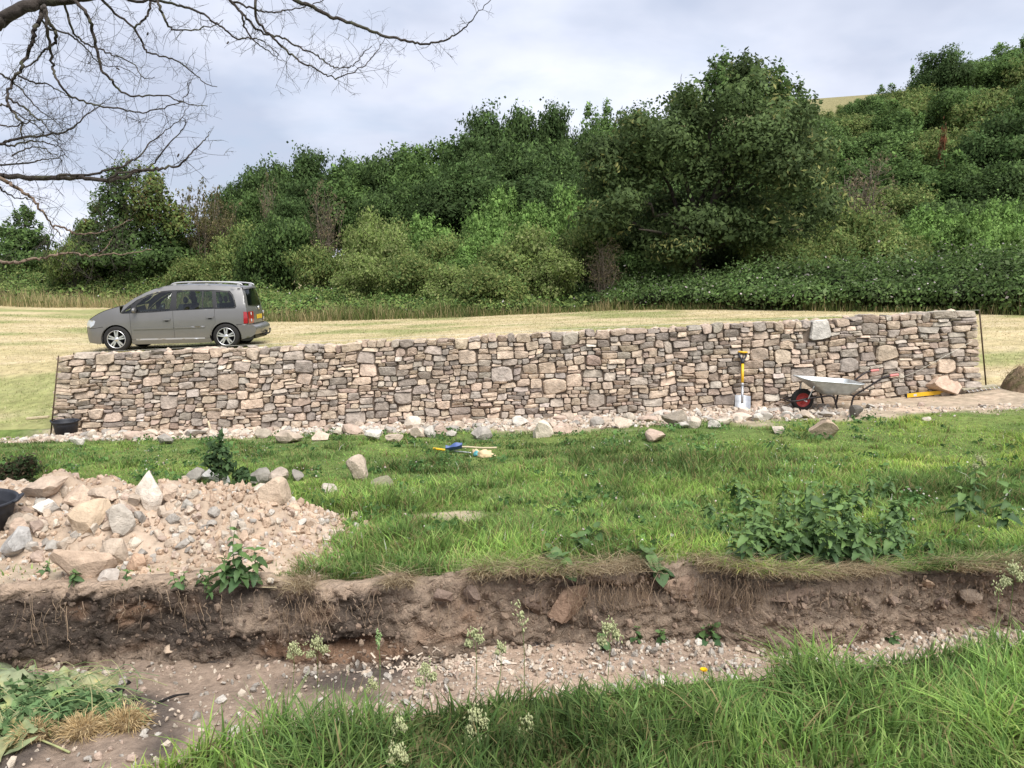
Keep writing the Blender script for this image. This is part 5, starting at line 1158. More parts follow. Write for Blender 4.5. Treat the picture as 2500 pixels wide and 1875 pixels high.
# small reddish tree on the right slope
pr = dict(PR['sh_dark']); V, Q, c = leaves([(0, 0, 2.2, 0.7, 0.7, 1.8)], 1500, 0.2, [(0.20,0.07,0.04),(0.22,0.11,0.05),(0.12,0.11,0.05)]); pr['crown'] = MB().add(V, None, Q, c).mesh('red_crown', [M['leaf']]); pr['H'] = 4.0; pr['R'] = 0.8; PR['red'] = pr
plant_tree('red', 2305, 312, 20, 55.5, 'red_tree', 'small rust red tree among the green ones on the slope', 'tree', None)

def custom_tree(name, base, E_sets, leafspec, limbs, trunk_pts, trunk_r, label, seed=0):
    o = empty(name, tuple(base), label=label, cat='tree'); mb = MB()
    for E, n, leaf, cols, kw in E_sets:
        V, Q, c = leaves(E, n, leaf, cols, **kw); mb.add(V, None, Q, c); mb.N.append(LN[0])
    mb.build('crown', M['leaf'], o)
    tr = MB(); tr.add(*tube(smooth_path(trunk_pts, 4), np.linspace(trunk_r*1.2, trunk_r*0.6, (len(trunk_pts)-1)*4+1), 9))
    for p0, p1, r0, r1 in limbs: tr.add(*limb(p0, p1, r0, r1, 0.12, 8))
    tr.build('trunk', M['bark'], o, smooth=True); return o
# the big spreading tree behind the hedge
BY = 36.0; b0 = at(1700, 660, BY); b0[2] = float(far_z(b0[0], BY)); s_ = BY/math.cos(PITCH)/F
def bt(px, py, dy=0.0): q = at(px, py, BY+dy); return q-b0
E = []
for px, py, wr, hr in ((1560,420,95,70),(1500,500,80,60),(1620,520,100,70),(1720,560,120,60),(1820,520,110,80),(1900,560,90,60),(1930,440,90,80),(1850,380,100,90),(1740,430,110,90),(1640,350,90,80),(1700,300,90,70),(1800,270,90,80),(1900,320,90,70),(1960,360,60,60),(1570,330,60,45),(1660,250,55,50),(1760,210,50,60),(1830,190,45,55),(1890,230,50,50),(1960,300,45,45),(1480,430,50,50),(1560,580,90,45),(1660,610,80,40),(1800,600,100,45),(1940,600,60,40),(1500,560,60,40),(1465,470,60,55),(1490,390,55,50),(1995,430,55,60),(2000,510,60,55),(1455,530,55,45),(2005,370,40,45),(1530,360,60,50)):
    for k in range(3):
        dy = r.uniform(-3.4, 3.4)*(1-0.3*(py < 260)); q = bt(px+r.uniform(-30, 30), py+r.uniform(-20, 20), dy); f = r.uniform(0.62, 0.95)
        E.append((*q, wr*s_*f, wr*s_*f, hr*s_*f))
spr = []
for px, py in ((1585,300),(1612,318),(1640,280),(1668,235),(1690,250),(1725,190),(1742,150),(1755,170),(1768,200),(1800,170),(1822,150),(1836,180),(1850,200),(1868,175),(1885,168),(1905,165),(1890,210),(1925,215),(1950,205),(1955,240),(1965,262),(1515,395),(1470,440),(1980,300),(2000,330),(1770,140),(1795,215),(1572,355)):
    q = bt(px, py+14, r.uniform(-1.5, 1.5)); spr.append((*q, 0.28, 0.28, 0.65))
    q = bt(px+r.uniform(-12, 12), py+48, r.uniform(-1.5, 1.5)); spr.append((*q, 0.5, 0.5, 0.65))
fk = bt(1700, 610); limbs = [(fk, bt(x, y, dy), 0.16, 0.03) for x, y, dy in ((1530,470,-1),(1600,400,1),(1560,560,-2),(1680,330,0),(1760,250,0.5),(1800,360,-1.5),(1860,260,0),(1920,380,1),(1900,520,-2),(1960,560,0),(1640,530,-2.5),(1800,560,-2.8),(1480,540,0))]
limbs += [(bt(1660,245), bt(1665,180), 0.03, 0.008), (bt(1755,230), bt(1745,145), 0.03, 0.008), (bt(1860,260), bt(1890,165), 0.03, 0.008), (bt(1800,260), bt(1822,150), 0.03, 0.008), (bt(1600,380), bt(1585,300), 0.03, 0.008), (bt(1930,300), bt(1955,205), 0.03, 0.008)]
custom_tree('spreading_tree', b0, [(E, 80000, 0.165, [(0.075,0.112,0.038),(0.095,0.135,0.048),(0.058,0.088,0.032)], dict(lump=0.5, shell=0.36, sprig=0.16)), (E[::2], 5200, 0.20, [(0.27,0.27,0.10),(0.20,0.21,0.07)], dict(lump=0.4, shell=0.15, wid=0.35)), (spr, 8200, 0.16, G_DARK[1:]+G_MID, dict(lump=0.5, shell=0.5))],
            None, limbs, [(0, 0, -0.4), (0.05, 0, 0.3), tuple(fk)], 0.34, 'big dark spreading tree with seed clusters standing behind the bramble hedge')
# ivy clad tree on the left
IY = 51.0; b0 = at(300, 662, IY); b0[2] = float(far_z(b0[0], IY)); BY = IY; s_ = BY/math.cos(PITCH)/F
E = [(*bt(x, y, r.uniform(-0.8, 0.8)), w_*s_, w_*s_, h_*s_) for x, y, w_, h_ in ((285,480,42,50),(275,520,45,50),(300,450,35,45),(290,570,60,50),(330,600,80,50),(400,590,55,50),(250,610,70,45),(420,630,60,35),(350,640,90,35),(230,640,70,30))]
E2 = [(*bt(x, y, r.uniform(-1, 1)), w_*s_, w_*s_, h_*s_) for x, y, w_, h_ in ((360,500,45,55),(400,540,50,50),(380,470,25,50),(430,560,40,40),(340,540,40,40),(220,560,30,30),(240,520,18,20))]
E3 = [(*bt(x, y, 0), 0.35, 0.35, 0.7) for x, y in ((290,415),(310,400),(340,415),(330,440),(365,430),(275,435),(395,470),(415,490),(375,450),(228,510),(245,500),(432,520))]
custom_tree('ivy_clad_tree', b0, [(E, 15000, 0.2, G_DARK+G_MID[:1], dict(lump=0.35)), (E2, 9000, 0.18, G_OLIVE[:3]+G_MID[:1]+[(0.14,0.11,0.04)], dict(lump=0.4)), (E3, 1400, 0.16, G_OLIVE, dict(shell=0.6, lump=0.5))], None,
            [(bt(300,600), bt(x, y), 0.10, 0.015) for x, y in ((310,400),(340,415),(380,450),(400,500),(275,440),(228,505),(430,520),(290,415))], [(0, 0, -0.3), tuple(bt(298,600)), tuple(bt(300,480))], 0.25, 'ivy clad tree with bare top sprigs left of the field')
CY = 56.0; b0 = at(62, 640, CY); b0[2] = float(far_z(b0[0], CY)); BY = CY; s_ = BY/math.cos(PITCH)/F
E = [(*bt(x, y, r.uniform(-0.8, 0.8)), w_*s_, w_*s_, h_*s_) for x, y, w_, h_ in ((62,545,22,30),(55,580,45,25),(85,600,40,25),(30,610,50,30),(100,630,45,20),(10,575,35,25),(60,640,70,25))]
E3 = [(*bt(x, y, 0), 0.25, 0.25, 0.6) for x, y in ((60,515),(40,530),(80,530),(20,550),(100,560),(115,590),(68,525))]
custom_tree('small_conifer_like_tree', b0, [(E, 9000, 0.2, G_DARK+G_MID, dict(lump=0.5, sprig=0.2)), (E3, 900, 0.18, G_MID, dict(shell=0.6))], None, [(bt(62,620), bt(x, y), 0.06, 0.01) for x, y in ((60,515),(30,560),(100,570))], [(0, 0, -0.3), tuple(bt(62,600)), tuple(bt(61,540))], 0.15, 'small pointed dark tree standing apart at the far field corner')
bpy.data.objects['small_conifer_like_tree'].name = 'pointed_tree'

# bramble hedges and mounds: chains of leafy humps
def hedge(name, tops, depth, n, leaf, cols, label, step=14, flowers=0, base=None):
    "tops: (px, py_top, py_base)"
    T_ = np.array(tops, float); E = []; o0 = None; xs = np.arange(T_[0, 0], T_[-1, 0], step)
    for x in xs:
        pt, pb = np.interp(x, T_[:, 0], T_[:, 1]), np.interp(x, T_[:, 0], T_[:, 2]); g = on_ground(x, pb, far_z); Y = g[1]+depth*0.5
        q = at(x, pt, Y+depth*0.2); H = max(0.5, q[2]-g[2])
        for j in range(3):
            yy = g[1]+depth*(0.25+0.35*j)*r.uniform(0.8, 1.2); hh = H*(0.55+0.22*j)*r.uniform(0.80, 1.05); ra = r.uniform(0.45, 0.85)*depth*0.42
            xx = q[0]*yy/ (Y+depth*0.2)
            E.append((xx+r.uniform(-.2, .2), yy, g[2]+hh*0.45, ra*1.15, ra, hh*0.56))
    E = np.array(E); c0 = np.array([E[:, 0].mean(), E[:, 1].mean(), 0]); c0[2] = float(far_z(c0[0], c0[1])); E[:, :3] -= c0
    o = empty(name, tuple(c0), label=label, cat='hedge'); V, Q, c = leaves(E, n, leaf, cols, lump=0.35, shell=0.22, up=0.5, sprig=0.10)
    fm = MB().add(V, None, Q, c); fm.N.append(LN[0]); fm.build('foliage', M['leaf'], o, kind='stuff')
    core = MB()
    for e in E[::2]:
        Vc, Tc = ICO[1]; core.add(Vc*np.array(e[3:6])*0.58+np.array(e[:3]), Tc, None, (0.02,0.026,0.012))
    core.build('dark_core', M['leaf'], o, kind='stuff')  # near-black blobs that stand in for the shade inside the hedge
    if flowers:
        V, Q, c = leaves(E, flowers, 0.07, [(0.55,0.50,0.48),(0.5,0.42,0.42)], lump=0.35, shell=0.04, wid=0.9); MB().add(V, None, Q, c).build('flowers', M['leaf'], o, kind='stuff')
    return o
hedge('bramble_hedge', [(1385,700,757),(1480,672,757),(1600,655,756),(1720,645,756),(1850,632,758),(2000,622,760),(2150,612,762),(2300,600,765),(2420,588,768),(2560,575,772)], 2.6, 80000, 0.11, G_MID+G_DARK[2:]+[(0.13,0.18,0.075)], 'long thick bramble hedge along the right side of the field', flowers=1100)
hedge('bramble_mound', [(1010,740,772),(1060,705,772),(1130,690,770),(1190,690,770),(1270,705,767),(1390,712,760)], 2.2, 16000, 0.11, G_MID+G_OLIVE+G_YEL[2:3], 'low rounded bramble mound at the field edge left of the long hedge', flowers=120)
hedge('bramble_bank', [(-60,652,735),(100,655,735),(250,658,738),(380,662,742),(520,668,748),(640,690,765),(700,715,776)], 3.0, 42000, 0.13, G_MID+G_OLIVE+G_YEL[2:3], 'low bramble bank behind the parked car', flowers=350)
hedge('nettle_bank', [(640,712,776),(760,700,775),(880,690,774),(980,700,774),(1060,715,772)], 3.2, 20000, 0.12, G_MID+G_BRIGHT+G_OLIVE+G_YEL[:1], 'mixed green weed bank right of the parked car', flowers=60)
# undergrowth covering the slope between the shrubs
n = 70000; X = r.uniform(-45, 60, n); Y = r.uniform(27, 66, n)
edge_px = np.array([(-400,745),(0,748),(120,752),(250,752),(450,762),(650,786),(850,783),(1000,779),(1250,769),(1500,758),(1750,756),(2000,760),(2250,765),(2500,770),(2900,775)], float)
eg = np.array([on_ground(a, b, far_z) for a, b in edge_px]); eaz = eg[:, 0]/eg[:, 1]
def edge_y(x, y): return np.interp(x/y, eaz, eg[:, 1])
keep = (Y > edge_y(X, Y)+0.8) & (np.abs(X/Y) < 0.85); X, Y = X[keep], Y[keep]; n = len(X)
hum = 0.55+0.5*fbm(X*0.35, Y*0.35, 0, 3, 401); Z = far_z(X, Y)+np.abs(hum)*r.uniform(0.2, 1.0, n)
P = np.stack([X, Y, Z], -1); nr_ = unit(r.normal(size=(n, 3))*0.7+np.array([0, -0.4, 0.8])); a = unit(np.cross(nr_, r.normal(size=(n, 3)))); b = np.cross(nr_, a); l = r.uniform(0.10, 0.28, n)[:, None]*np.sqrt(Y/36)[:, None]
V = np.stack([P-a*l*.5, P+b*l*.3, P+a*l*.5, P-b*l*.3], 1).reshape(-1, 3)
gc = np.array(G_MID[:2]+G_OLIVE+G_BRIGHT+G_YEL); t = np.clip((fbm(X*0.25, Y*0.25, 0, 3, 405)+1)/2*len(gc), 0, len(gc)-1).astype(int); col = gc[(t+r.integers(0, 3, n)) % len(gc)]*r.uniform(.7, 1.25, (n, 1))
obj('undergrowth', mesh('undergrowth', V, None, np.arange(4*n).reshape(n, 4), np.repeat(col, 4, 0), [M['leaf']]), label='green undergrowth of nettles and ivy covering the slope', cat='undergrowth', kind='stuff')
# ------------------------------------------------------------------ the bare branches that reach in from a tree on the left
r = np.random.default_rng(41)
BR = [ # depth, start radius px, end radius px, pixel polyline
 (5.2,16,9,[(-160,180),(-90,120),(-30,72),(0,52),(42,25),(100,5),(170,-2),(226,-14),(330,-40),(470,-60),(640,-50)]),
 (5.0,5,1.2,[(104,18),(98,50),(84,70),(85,95),(72,120),(57,150),(48,175),(30,200),(20,225),(17,250),(30,270),(45,290),(53,300),(53,330),(62,352)]),
 (4.9,4.5,1.5,[(108,14),(120,55),(133,70),(135,100),(125,112),(105,125),(85,150),(58,165)]),
 (4.8,3.5,0.8,[(110,24),(118,90),(125,140),(128,170),(140,195),(165,228),(200,248),(240,258),(300,267),(340,275),(390,267),(440,250),(460,225),(459,200)]),
 (5.1,4.5,0.8,[(150,2),(184,3),(215,40),(226,74),(235,119),(249,170),(272,195),(286,215),(312,232),(357,234),(402,234),(439,246),(467,256),(507,259)]),
 (5.3,3.2,0.8,[(235,-16),(283,34),(326,68),(346,102),(360,125),(397,137),(433,150),(467,173),(499,201),(530,212)]),
 (5.4,3.0,2.2,[(370,-45),(368,0),(363,31),(346,54),(326,68)]),
 (5.2,3.6,0.9,[(250,-22),(317,0),(391,3),(442,14),(487,31),(524,54),(552,74),(581,93),(612,93),(636,97),(655,112),(680,136)]),
 (5.1,3.2,0.7,[(385,3),(397,37),(411,62),(433,74),(476,71),(524,62),(545,48)]),
 (5.5,3.2,0.7,[(530,-56),(561,0),(588,30),(608,51),(629,73),(659,85),(690,92),(720,108),(751,125),(781,142),(805,158),(822,166),(853,164),(869,153),(886,132),(907,112)]),
 (5.4,3.2,0.6,[(620,-50),(622,0),(625,41),(646,73),(669,95),(693,119),(720,139),(744,158),(768,166),(791,180),(819,190),(842,185),(876,168),(907,142),(924,122),(941,90)]),
 (5.6,5,0.8,[(640,-50),(720,0),(758,14),(798,36),(839,51),(880,64),(920,80),(968,95),(1008,103),(1032,108),(1069,102),(1103,92),(1127,73),(1144,58),(1164,34),(1198,0)]),
 (5.5,2.6,1.0,[(561,0),(602,15),(636,27),(669,29),(703,24),(751,15),(790,0)]),
 (4.9,7.5,0.7,[(-150,418),(-60,426),(0,430),(57,433),(127,435),(198,436),(261,440),(297,433),(340,419),(377,414),(411,408),(439,402),(467,374),(496,345),(513,320)]),
 (4.9,3.5,0.6,[(140,435),(150,428),(227,425),(269,413),(312,399),(340,382),(368,348),(397,326),(442,289),(462,258)]),
 (4.8,2.8,0.5,[(263,439),(297,422),(354,413),(382,391),(411,354),(439,323),(453,297),(447,283)]),
 (5.1,4.2,0.7,[(-60,362),(0,351),(17,344),(51,337),(113,329),(156,323),(184,306),(212,280),(241,260),(272,235)]),
 (5.1,3,0.8,[(-40,350),(0,352),(28,356),(57,348),(91,344),(127,354),(147,363),(165,385)]),
 (5.0,3,0.7,[(-50,402),(0,402),(57,399),(99,391),(133,388),(160,375)]),
 (4.7,5,0.9,[(-60,412),(0,434),(23,448),(57,468),(79,486),(97,509),(113,531),(127,552),(140,565),(151,577)]),
 (4.7,2.6,0.7,[(131,553),(154,555),(172,565),(192,572),(217,571),(253,565),(271,559),(298,547),(325,534)]),
 (4.4,4,0.8,[(-60,625),(0,638),(34,641),(68,634),(102,629),(136,622),(165,618),(199,621),(222,625),(260,621),(305,620),(339,615),(371,609)]),
 (4.4,2,0.6,[(222,625),(249,613),(267,595),(274,579)]),
 (4.8,2.6,0.7,[(-30,440),(0,459),(23,476),(45,484),(68,483),(90,498)]),
 (5.3,3,0.7,[(155,2),(168,50),(180,80),(200,100),(230,115),(262,130),(290,140),(330,160),(350,190),(378,188)]),
 (5.2,2.6,0.6,[(95,40),(120,70),(160,80),(190,100),(215,122),(232,145),(260,160),(300,165),(340,190)]),
 (5.0,2.6,0.7,[(20,240),(57,262),(85,285),(108,302),(125,325),(150,345)]),
 (5.0,2.4,0.7,[(45,185),(80,200),(110,205),(140,220),(170,240),(175,262)]),
 (5.2,2.6,0.6,[(-30,170),(10,188),(30,200),(60,230),(100,270),(140,300),(165,330)]),
 (5.1,2.4,0.6,[(-30,265),(0,258),(20,262),(60,290),(95,310),(110,330),(150,350)]),
 (5.4,2.4,0.6,[(588,30),(600,70),(618,98),(648,120),(670,138),(695,150)]),
 (4.6,2.0,0.5,[(-20,300),(20,310),(60,300),(100,292),(150,290),(190,280)]),
 (4.6,2.0,0.5,[(30,380),(70,360),(110,365),(150,390),(150,425)]),
]
TX, TY = -5.3, 5.2; tb0 = np.array([TX, TY, float(gz(TX, TY))])
ot = empty('bare_overhanging_tree', tuple(tb0), label='leafless tree whose mossy limb and fine twigs hang into the sky', cat='tree')
trk = [(0, 0, -0.3), (0.05, 0, 0.8), (0.12, 0, 1.9), (0.3, 0.0, 2.9), (0.55, 0, 3.8), (0.6, 0.1, 5.0), (0.5, 0.1, 6.2)]
V, T, Q = tube(smooth_path(trk, 4), np.linspace(0.21, 0.09, 25), 12); MB().add(V, T, Q).build('trunk', M['bark'], ot, smooth=True)
tw = MB(); pods = MB()
def px3(p, Y): return at(p[0], p[1], Y)-tb0
def twig(p, d, ln, rad, lev):
    n = max(4, int(ln/0.03)); n = min(n, 9); P = [p]; dd = d.copy(); crv = r.normal(size=3)*0.12
    for k in range(n):
        dd = unit(dd+crv+r.normal(size=3)*0.15); P.append(P[-1]+dd*ln/n)
    P = np.array(P); V, T, Q = tube(P, np.linspace(rad, rad*0.55, len(P)), 3, False); tw.add(V, None, Q)
    if lev > 0:
        for j in range(r.integers(2, 5)):
            k = r.integers(1, len(P)-1); t_ = unit(P[k+1]-P[k]); s = unit(t_*0.6+r.normal(size=3)*np.array([0.8, 0.5, 0.8])); twig(P[k], s, ln*r.uniform(0.3, 0.6), rad*0.7, lev-1)
for bi, (Y, r0, r1, pts) in enumerate(BR):
    Pp = smooth_path([(a, b, 0) for a, b in pts], 5); m = len(Pp); Yv = Y+0.25*np.cumsum(r.normal(size=m))*0.12
    P = np.array([px3(q, y_) for q, y_ in zip(Pp, Yv)]); s_ = Y/math.cos(PITCH)/F; rad = np.linspace(r0, r1, m)**1.0*s_
    P[1:-1] += r.normal(size=(m-2, 3))*0.004
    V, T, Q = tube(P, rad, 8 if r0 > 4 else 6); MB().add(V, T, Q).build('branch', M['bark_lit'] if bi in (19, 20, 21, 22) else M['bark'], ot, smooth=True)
    seg = np.linalg.norm(np.diff(P, axis=0), axis=1); k = 1.0
    dens = 0.085 if Pp[:, 0].mean() < 480 else 0.09
    if bi == 0: dens = 0.06
    if bi == 11: dens = 0.085
    acc = 0
    for i in range(1, m-1):
        acc += seg[i]
        while acc > dens:
            acc -= dens*r.uniform(0.6, 1.5)
            if r.random() < 0.25*(i < m*0.25): continue
            t_ = unit(P[i+1]-P[i]); up = np.array([0, 0, 1.0]); side = unit(np.cross(t_, (0, 1, 0)))*(1 if r.random() < 0.5 else -1)
            d = unit(t_*r.uniform(0.3, 1.0)+side*r.uniform(0.4, 1.0)+r.normal(size=3)*np.array([0.2, 0.5, 0.2])+np.array([0, 0, -0.05]))
            ln = r.uniform(0.06, 0.30)*(0.7 if bi in (11,) else 1.0); twig(P[i], d, ln, min(0.0016, rad[i]*0.5), 2 if ln > 0.18 else 1)
            if r.random() < 0.02:
                Vp, Tp = ICO[1]; pods.add(Vp*np.array([0.006, 0.006, 0.014])@rotm(*r.uniform(-1, 1, 3)).T+P[i]+d*ln*0.5, Tp)
tw.build('twigs', M['bark'], ot, kind='stuff', smooth=True)
pods.build('withered_leaves', M['bark'], ot, kind='stuff')
# hidden crown side of the tree, so that the trunk carries its own limbs
for a_, b_ in (((0.3,0,2.9), at(-60,412,4.7)-tb0), ((0.12,0,1.9), at(-60,625,4.4)-tb0), ((0.3,0,2.9), at(-150,418,4.9)-tb0), ((0.55,0,3.8), at(-160,180,5.2)-tb0), ((0.3,0,2.9), at(-60,362,5.1)-tb0)):
    V, T, Q = limb(a_, b_, 0.055, 0.02, 0.06); MB().add(V, T, Q).build('branch', M['bark'], ot, smooth=True)
# ------------------------------------------------------------------ grass, weeds and plants
r = np.random.default_rng(53)
def blades(P, h, wd, lean, ldir, cb, ct, seg=3, curl=0.6):
    "grass blades as narrow bent strips; all arguments are arrays"
    n = len(P); side = np.stack([-np.sin(ldir+r.uniform(-1, 1, n)), np.cos(ldir+r.uniform(-1, 1, n)), np.zeros(n)], -1)
    fw = np.stack([np.cos(ldir), np.sin(ldir), np.zeros(n)], -1); V = []; Cc = []
    for k in range(seg+1):
        t = k/seg; ctr = P+fw*(h*lean*t**(1+curl))[:, None]+np.array([0, 0, 1])*(h*(t-0.45*np.clip(lean, 0, 1.6)*t**2.2*0.6))[:, None]
        c = cb*(1-t)+ct*t
        if k < seg:
            w_ = (wd*(1-0.75*t**1.5))[:, None]*0.5; V += [ctr-side*w_, ctr+side*w_]; Cc += [c, c]
        else: V.append(ctr); Cc.append(c)
    nv = 2*seg+1; V = np.stack(V, 1).reshape(-1, 3); Cc = np.stack(Cc, 1).reshape(-1, 3); b = np.arange(n)[:, None]*nv
    Q = np.concatenate([np.stack([b[:, 0]+2*k, b[:, 0]+2*k+1, b[:, 0]+2*k+3, b[:, 0]+2*k+2], -1) for k in range(seg-1)]) if seg > 1 else None
    T = np.stack([b[:, 0]+2*seg-2, b[:, 0]+2*seg-1, b[:, 0]+2*seg], -1)
    return V, T, Q, Cc
def gcol(x, y, n, dry=0.06, sx=0.0):
    g = np.array([(0.19,0.29,0.065),(0.23,0.34,0.08),(0.14,0.235,0.06),(0.29,0.36,0.11),(0.20,0.29,0.085)])
    t = (fbm(x*0.8, y*0.8, 0, 3, 501)+sx)[:, None]
    c = g[r.integers(0, 5, n)]*r.uniform(0.6, 1.3, (n, 1))*(1+0.45*t)*(1+0.30*fbm(x*4.5, y*4.5, 0, 2, 505))[:, None]
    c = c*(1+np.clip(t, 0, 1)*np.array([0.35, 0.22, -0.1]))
    c = c*np.array([1.08, 1.16, 1.3]); d = r.random(n) < dry; c[d] = np.array([(0.36,0.29,0.14)])*r.uniform(0.7, 1.2, (d.sum(), 1)); return np.clip(c, 0.01, 0.7)
# foreground bank
n = 70000; y = r.uniform(1.3, 3.6, n); x = r.uniform(-2.0, 3.4, n); ne = near_edge(x)
keep = (y < ne+0.10*fbm(x*4, y*4, 0, 2, 511)+0.10) & (np.abs(x) < y*0.75+0.4); x, y = x[keep], y[keep]; n = len(x)
tuft = fbm(x*3.2, y*3.2, 0, 3, 513); h = (0.07+0.075*np.clip(tuft+0.5, 0, 1.3))*r.uniform(0.5, 1.4, n)*np.where(x < -0.9, 0.8, 1.0); z = gz(x, y)-0.01
P = np.stack([x, y, z], -1); ct = gcol(x, y, n, 0.06); ct *= 0.88*(1+0.10*sstep(0.5, 2.5, x))[:, None]
cl_ = np.round(x*7+0.8*vnoise(x*5, y*5, 0, 3))*13.7+np.round(y*7)*5.3
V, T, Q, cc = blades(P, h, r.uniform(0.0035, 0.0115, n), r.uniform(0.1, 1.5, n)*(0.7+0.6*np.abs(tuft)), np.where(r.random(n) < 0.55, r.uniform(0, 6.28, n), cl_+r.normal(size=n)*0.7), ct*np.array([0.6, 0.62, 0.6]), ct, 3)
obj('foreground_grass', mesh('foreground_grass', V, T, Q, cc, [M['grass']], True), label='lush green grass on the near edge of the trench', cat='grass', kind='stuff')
# lawn between trench and wall
n = 255000; y = 4.05+8.6*r.random(n)**1.35; x = r.uniform(-1, 1, n)*(y*0.72+1.5); d = dirt_mask(x, y)
hb = heap_h(x, y) > 0.015
bar_ = (x < -1.3) & (y < bank_top(x)+0.28+0.1*vnoise(x*4, 1.0, 0, 7))
keep = (y > bank_top(x)+0.01) & (r.random(n) > d*0.96) & ~hb & ~bar_ & (y < WY(x)-0.02+np.where(x < -7.45, 1.2, 0)); x, y, d = x[keep], y[keep], d[keep]; n = len(x)
tuft = fbm(x*1.7, y*1.7, 0, 3, 521); big = sstep(0.15, 0.6, tuft)
long_zone = np.maximum.reduce([np.exp(-((x-1.2)/1.1)**2-((y-7.0)/1.3)**2), np.exp(-((x-3.2)/1.6)**2-((y-6.6)/0.8)**2), np.exp(-((x+1.1)/0.7)**2-((y-6.0)/0.7)**2), np.exp(-((x-0.2)/2.2)**2-((y-4.7)/0.5)**2)*0.6])
tf2 = sstep(0.25, 0.7, fbm(x*4.2, y*4.2, 0, 2, 523)); h = (0.026+0.028*big+0.055*tf2+0.06*long_zone+0.03*sstep(5.6, 4.3, y))*r.uniform(0.45, 1.6, n)*(1-0.5*d)*np.where(y > 9, 0.75, 1.0)
z = np.where(y > WY(x), far_z(x, y), lawn_z(x, y))-0.008; P = np.stack([x, y, z], -1)
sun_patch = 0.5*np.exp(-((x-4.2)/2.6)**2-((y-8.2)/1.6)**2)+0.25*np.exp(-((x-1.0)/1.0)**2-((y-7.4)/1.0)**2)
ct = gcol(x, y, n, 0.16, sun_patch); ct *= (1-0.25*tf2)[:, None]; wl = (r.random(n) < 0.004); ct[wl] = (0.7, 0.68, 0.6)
cl_ = np.round(x*4+0.8*vnoise(x*3, y*3, 0, 3))*13.7+np.round(y*4)*5.3
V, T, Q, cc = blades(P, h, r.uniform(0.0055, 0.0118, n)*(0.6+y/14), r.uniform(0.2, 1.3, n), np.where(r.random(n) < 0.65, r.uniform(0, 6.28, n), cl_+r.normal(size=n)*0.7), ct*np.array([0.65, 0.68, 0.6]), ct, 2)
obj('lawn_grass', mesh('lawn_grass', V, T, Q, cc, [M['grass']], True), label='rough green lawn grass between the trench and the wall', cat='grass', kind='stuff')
# broad leaved weeds and clover scattered through the lawn
n0 = 420; xc = r.uniform(-1, 1, n0)*5.5; yc = 4.4+6.6*r.random(n0)**1.5; k = (dirt_mask(xc, yc) < 0.3) & (heap_h(xc, yc) < 0); xc, yc = xc[k], yc[k]; zc = lawn_z(xc, yc); E = [(xc[i], yc[i], zc[i]+0.02, 0.10*q, 0.10*q, 0.05*q) for i, q in enumerate(r.uniform(0.6, 1.7, len(xc)))]
V, Q, c = leaves(E, 9000, 0.035, [(0.10,0.19,0.06),(0.13,0.23,0.07),(0.08,0.15,0.05)], shell=0.5, wid=0.7); mb = MB().add(V, None, Q, c)
V, Q, c = leaves(E, 900, 0.014, [(0.62,0.60,0.52),(0.55,0.45,0.42)], shell=0.1, wid=0.9, up=1.0); mb.add(V+np.array([0, 0, 0.025]), None, Q, c)
mb.build('lawn_weeds', M['leaf'], label='broad leaved weeds and white clover scattered through the lawn', cat='weeds', kind='stuff')
# stubble of the mown field
n = 110000; y = 12.6+22*r.random(n)**1.25; x = r.uniform(-1, 1, n)*(y*0.75); keep = (y > WY(x)+0.5) & (y < edge_y(x, y)+0.5) & ~((np.abs(x) < 7.3) & (y < 13.4)); x, y = x[keep], y[keep]; n = len(x)
gm = green_mask(x, y); h = r.uniform(0.025, 0.075, n); P = np.stack([x, y, far_z(x, y)-0.005], -1)
hayc = np.array([(0.50,0.42,0.24),(0.46,0.385,0.205),(0.56,0.485,0.31),(0.39,0.355,0.175)]); ct = hayc[r.integers(0, 4, n)]*r.uniform(.75, 1.15, (n, 1)); g = r.random(n) < gm*0.75; ct[g] = np.array([(0.17,0.21,0.06)])*r.uniform(.7, 1.3, (g.sum(), 1))
V, T, Q, cc = blades(P, h, r.uniform(0.006, 0.012, n)*(y/14), r.uniform(0.4, 2.0, n), r.uniform(0, 6.28, n), ct*0.9, ct, 1)
obj('field_stubble', mesh('field_stubble', V, T, Q, cc, [M['straw']], True), label='straw coloured stubble and cut hay on the mown field', cat='stubble', kind='stuff')
# long seeding grass along the far edge of the field
n = 30000; az = r.uniform(-0.78, 0.78, n); ey = np.interp(az, eaz, eg[:, 1]); left = sstep(-0.30, -0.42, az)
y = ey+np.abs(r.normal(size=n))*(1.0+1.6*left)+r.uniform(-0.35, 0.35, n); x = az*y
h = (0.22+0.30*np.clip(fbm(x*0.7, y*0.7, 0, 2, 531)+0.4, 0, 1.2)+0.30*left+0.15*np.exp(-((az+0.2)/0.12)**2))*r.uniform(0.25, 1.45, n)**1.3; P = np.stack([x, y, far_z(x, y)-0.01], -1)
dry = r.random(n) < (0.24+0.35*left+0.25*(fbm(x*0.5, y*0.5, 0, 2, 533) > 0.2)); ct = np.array([(0.13,0.17,0.05),(0.10,0.14,0.04),(0.17,0.20,0.07)])[r.integers(0, 3, n)]*r.uniform(.75, 1.2, (n, 1)); ct[dry] = np.array([(0.46,0.38,0.20)])*r.uniform(.65, 1.15, (dry.sum(), 1))
V, T, Q, cc = blades(P, h, r.uniform(0.012, 0.03, n), r.uniform(0.05, 0.6, n), r.uniform(0, 6.28, n), ct*0.85, ct, 2)
obj('edge_grass', mesh('edge_grass', V, T, Q, cc, [M['grass']], True), label='tall seeding grass along the far field edge', cat='grass', kind='stuff')
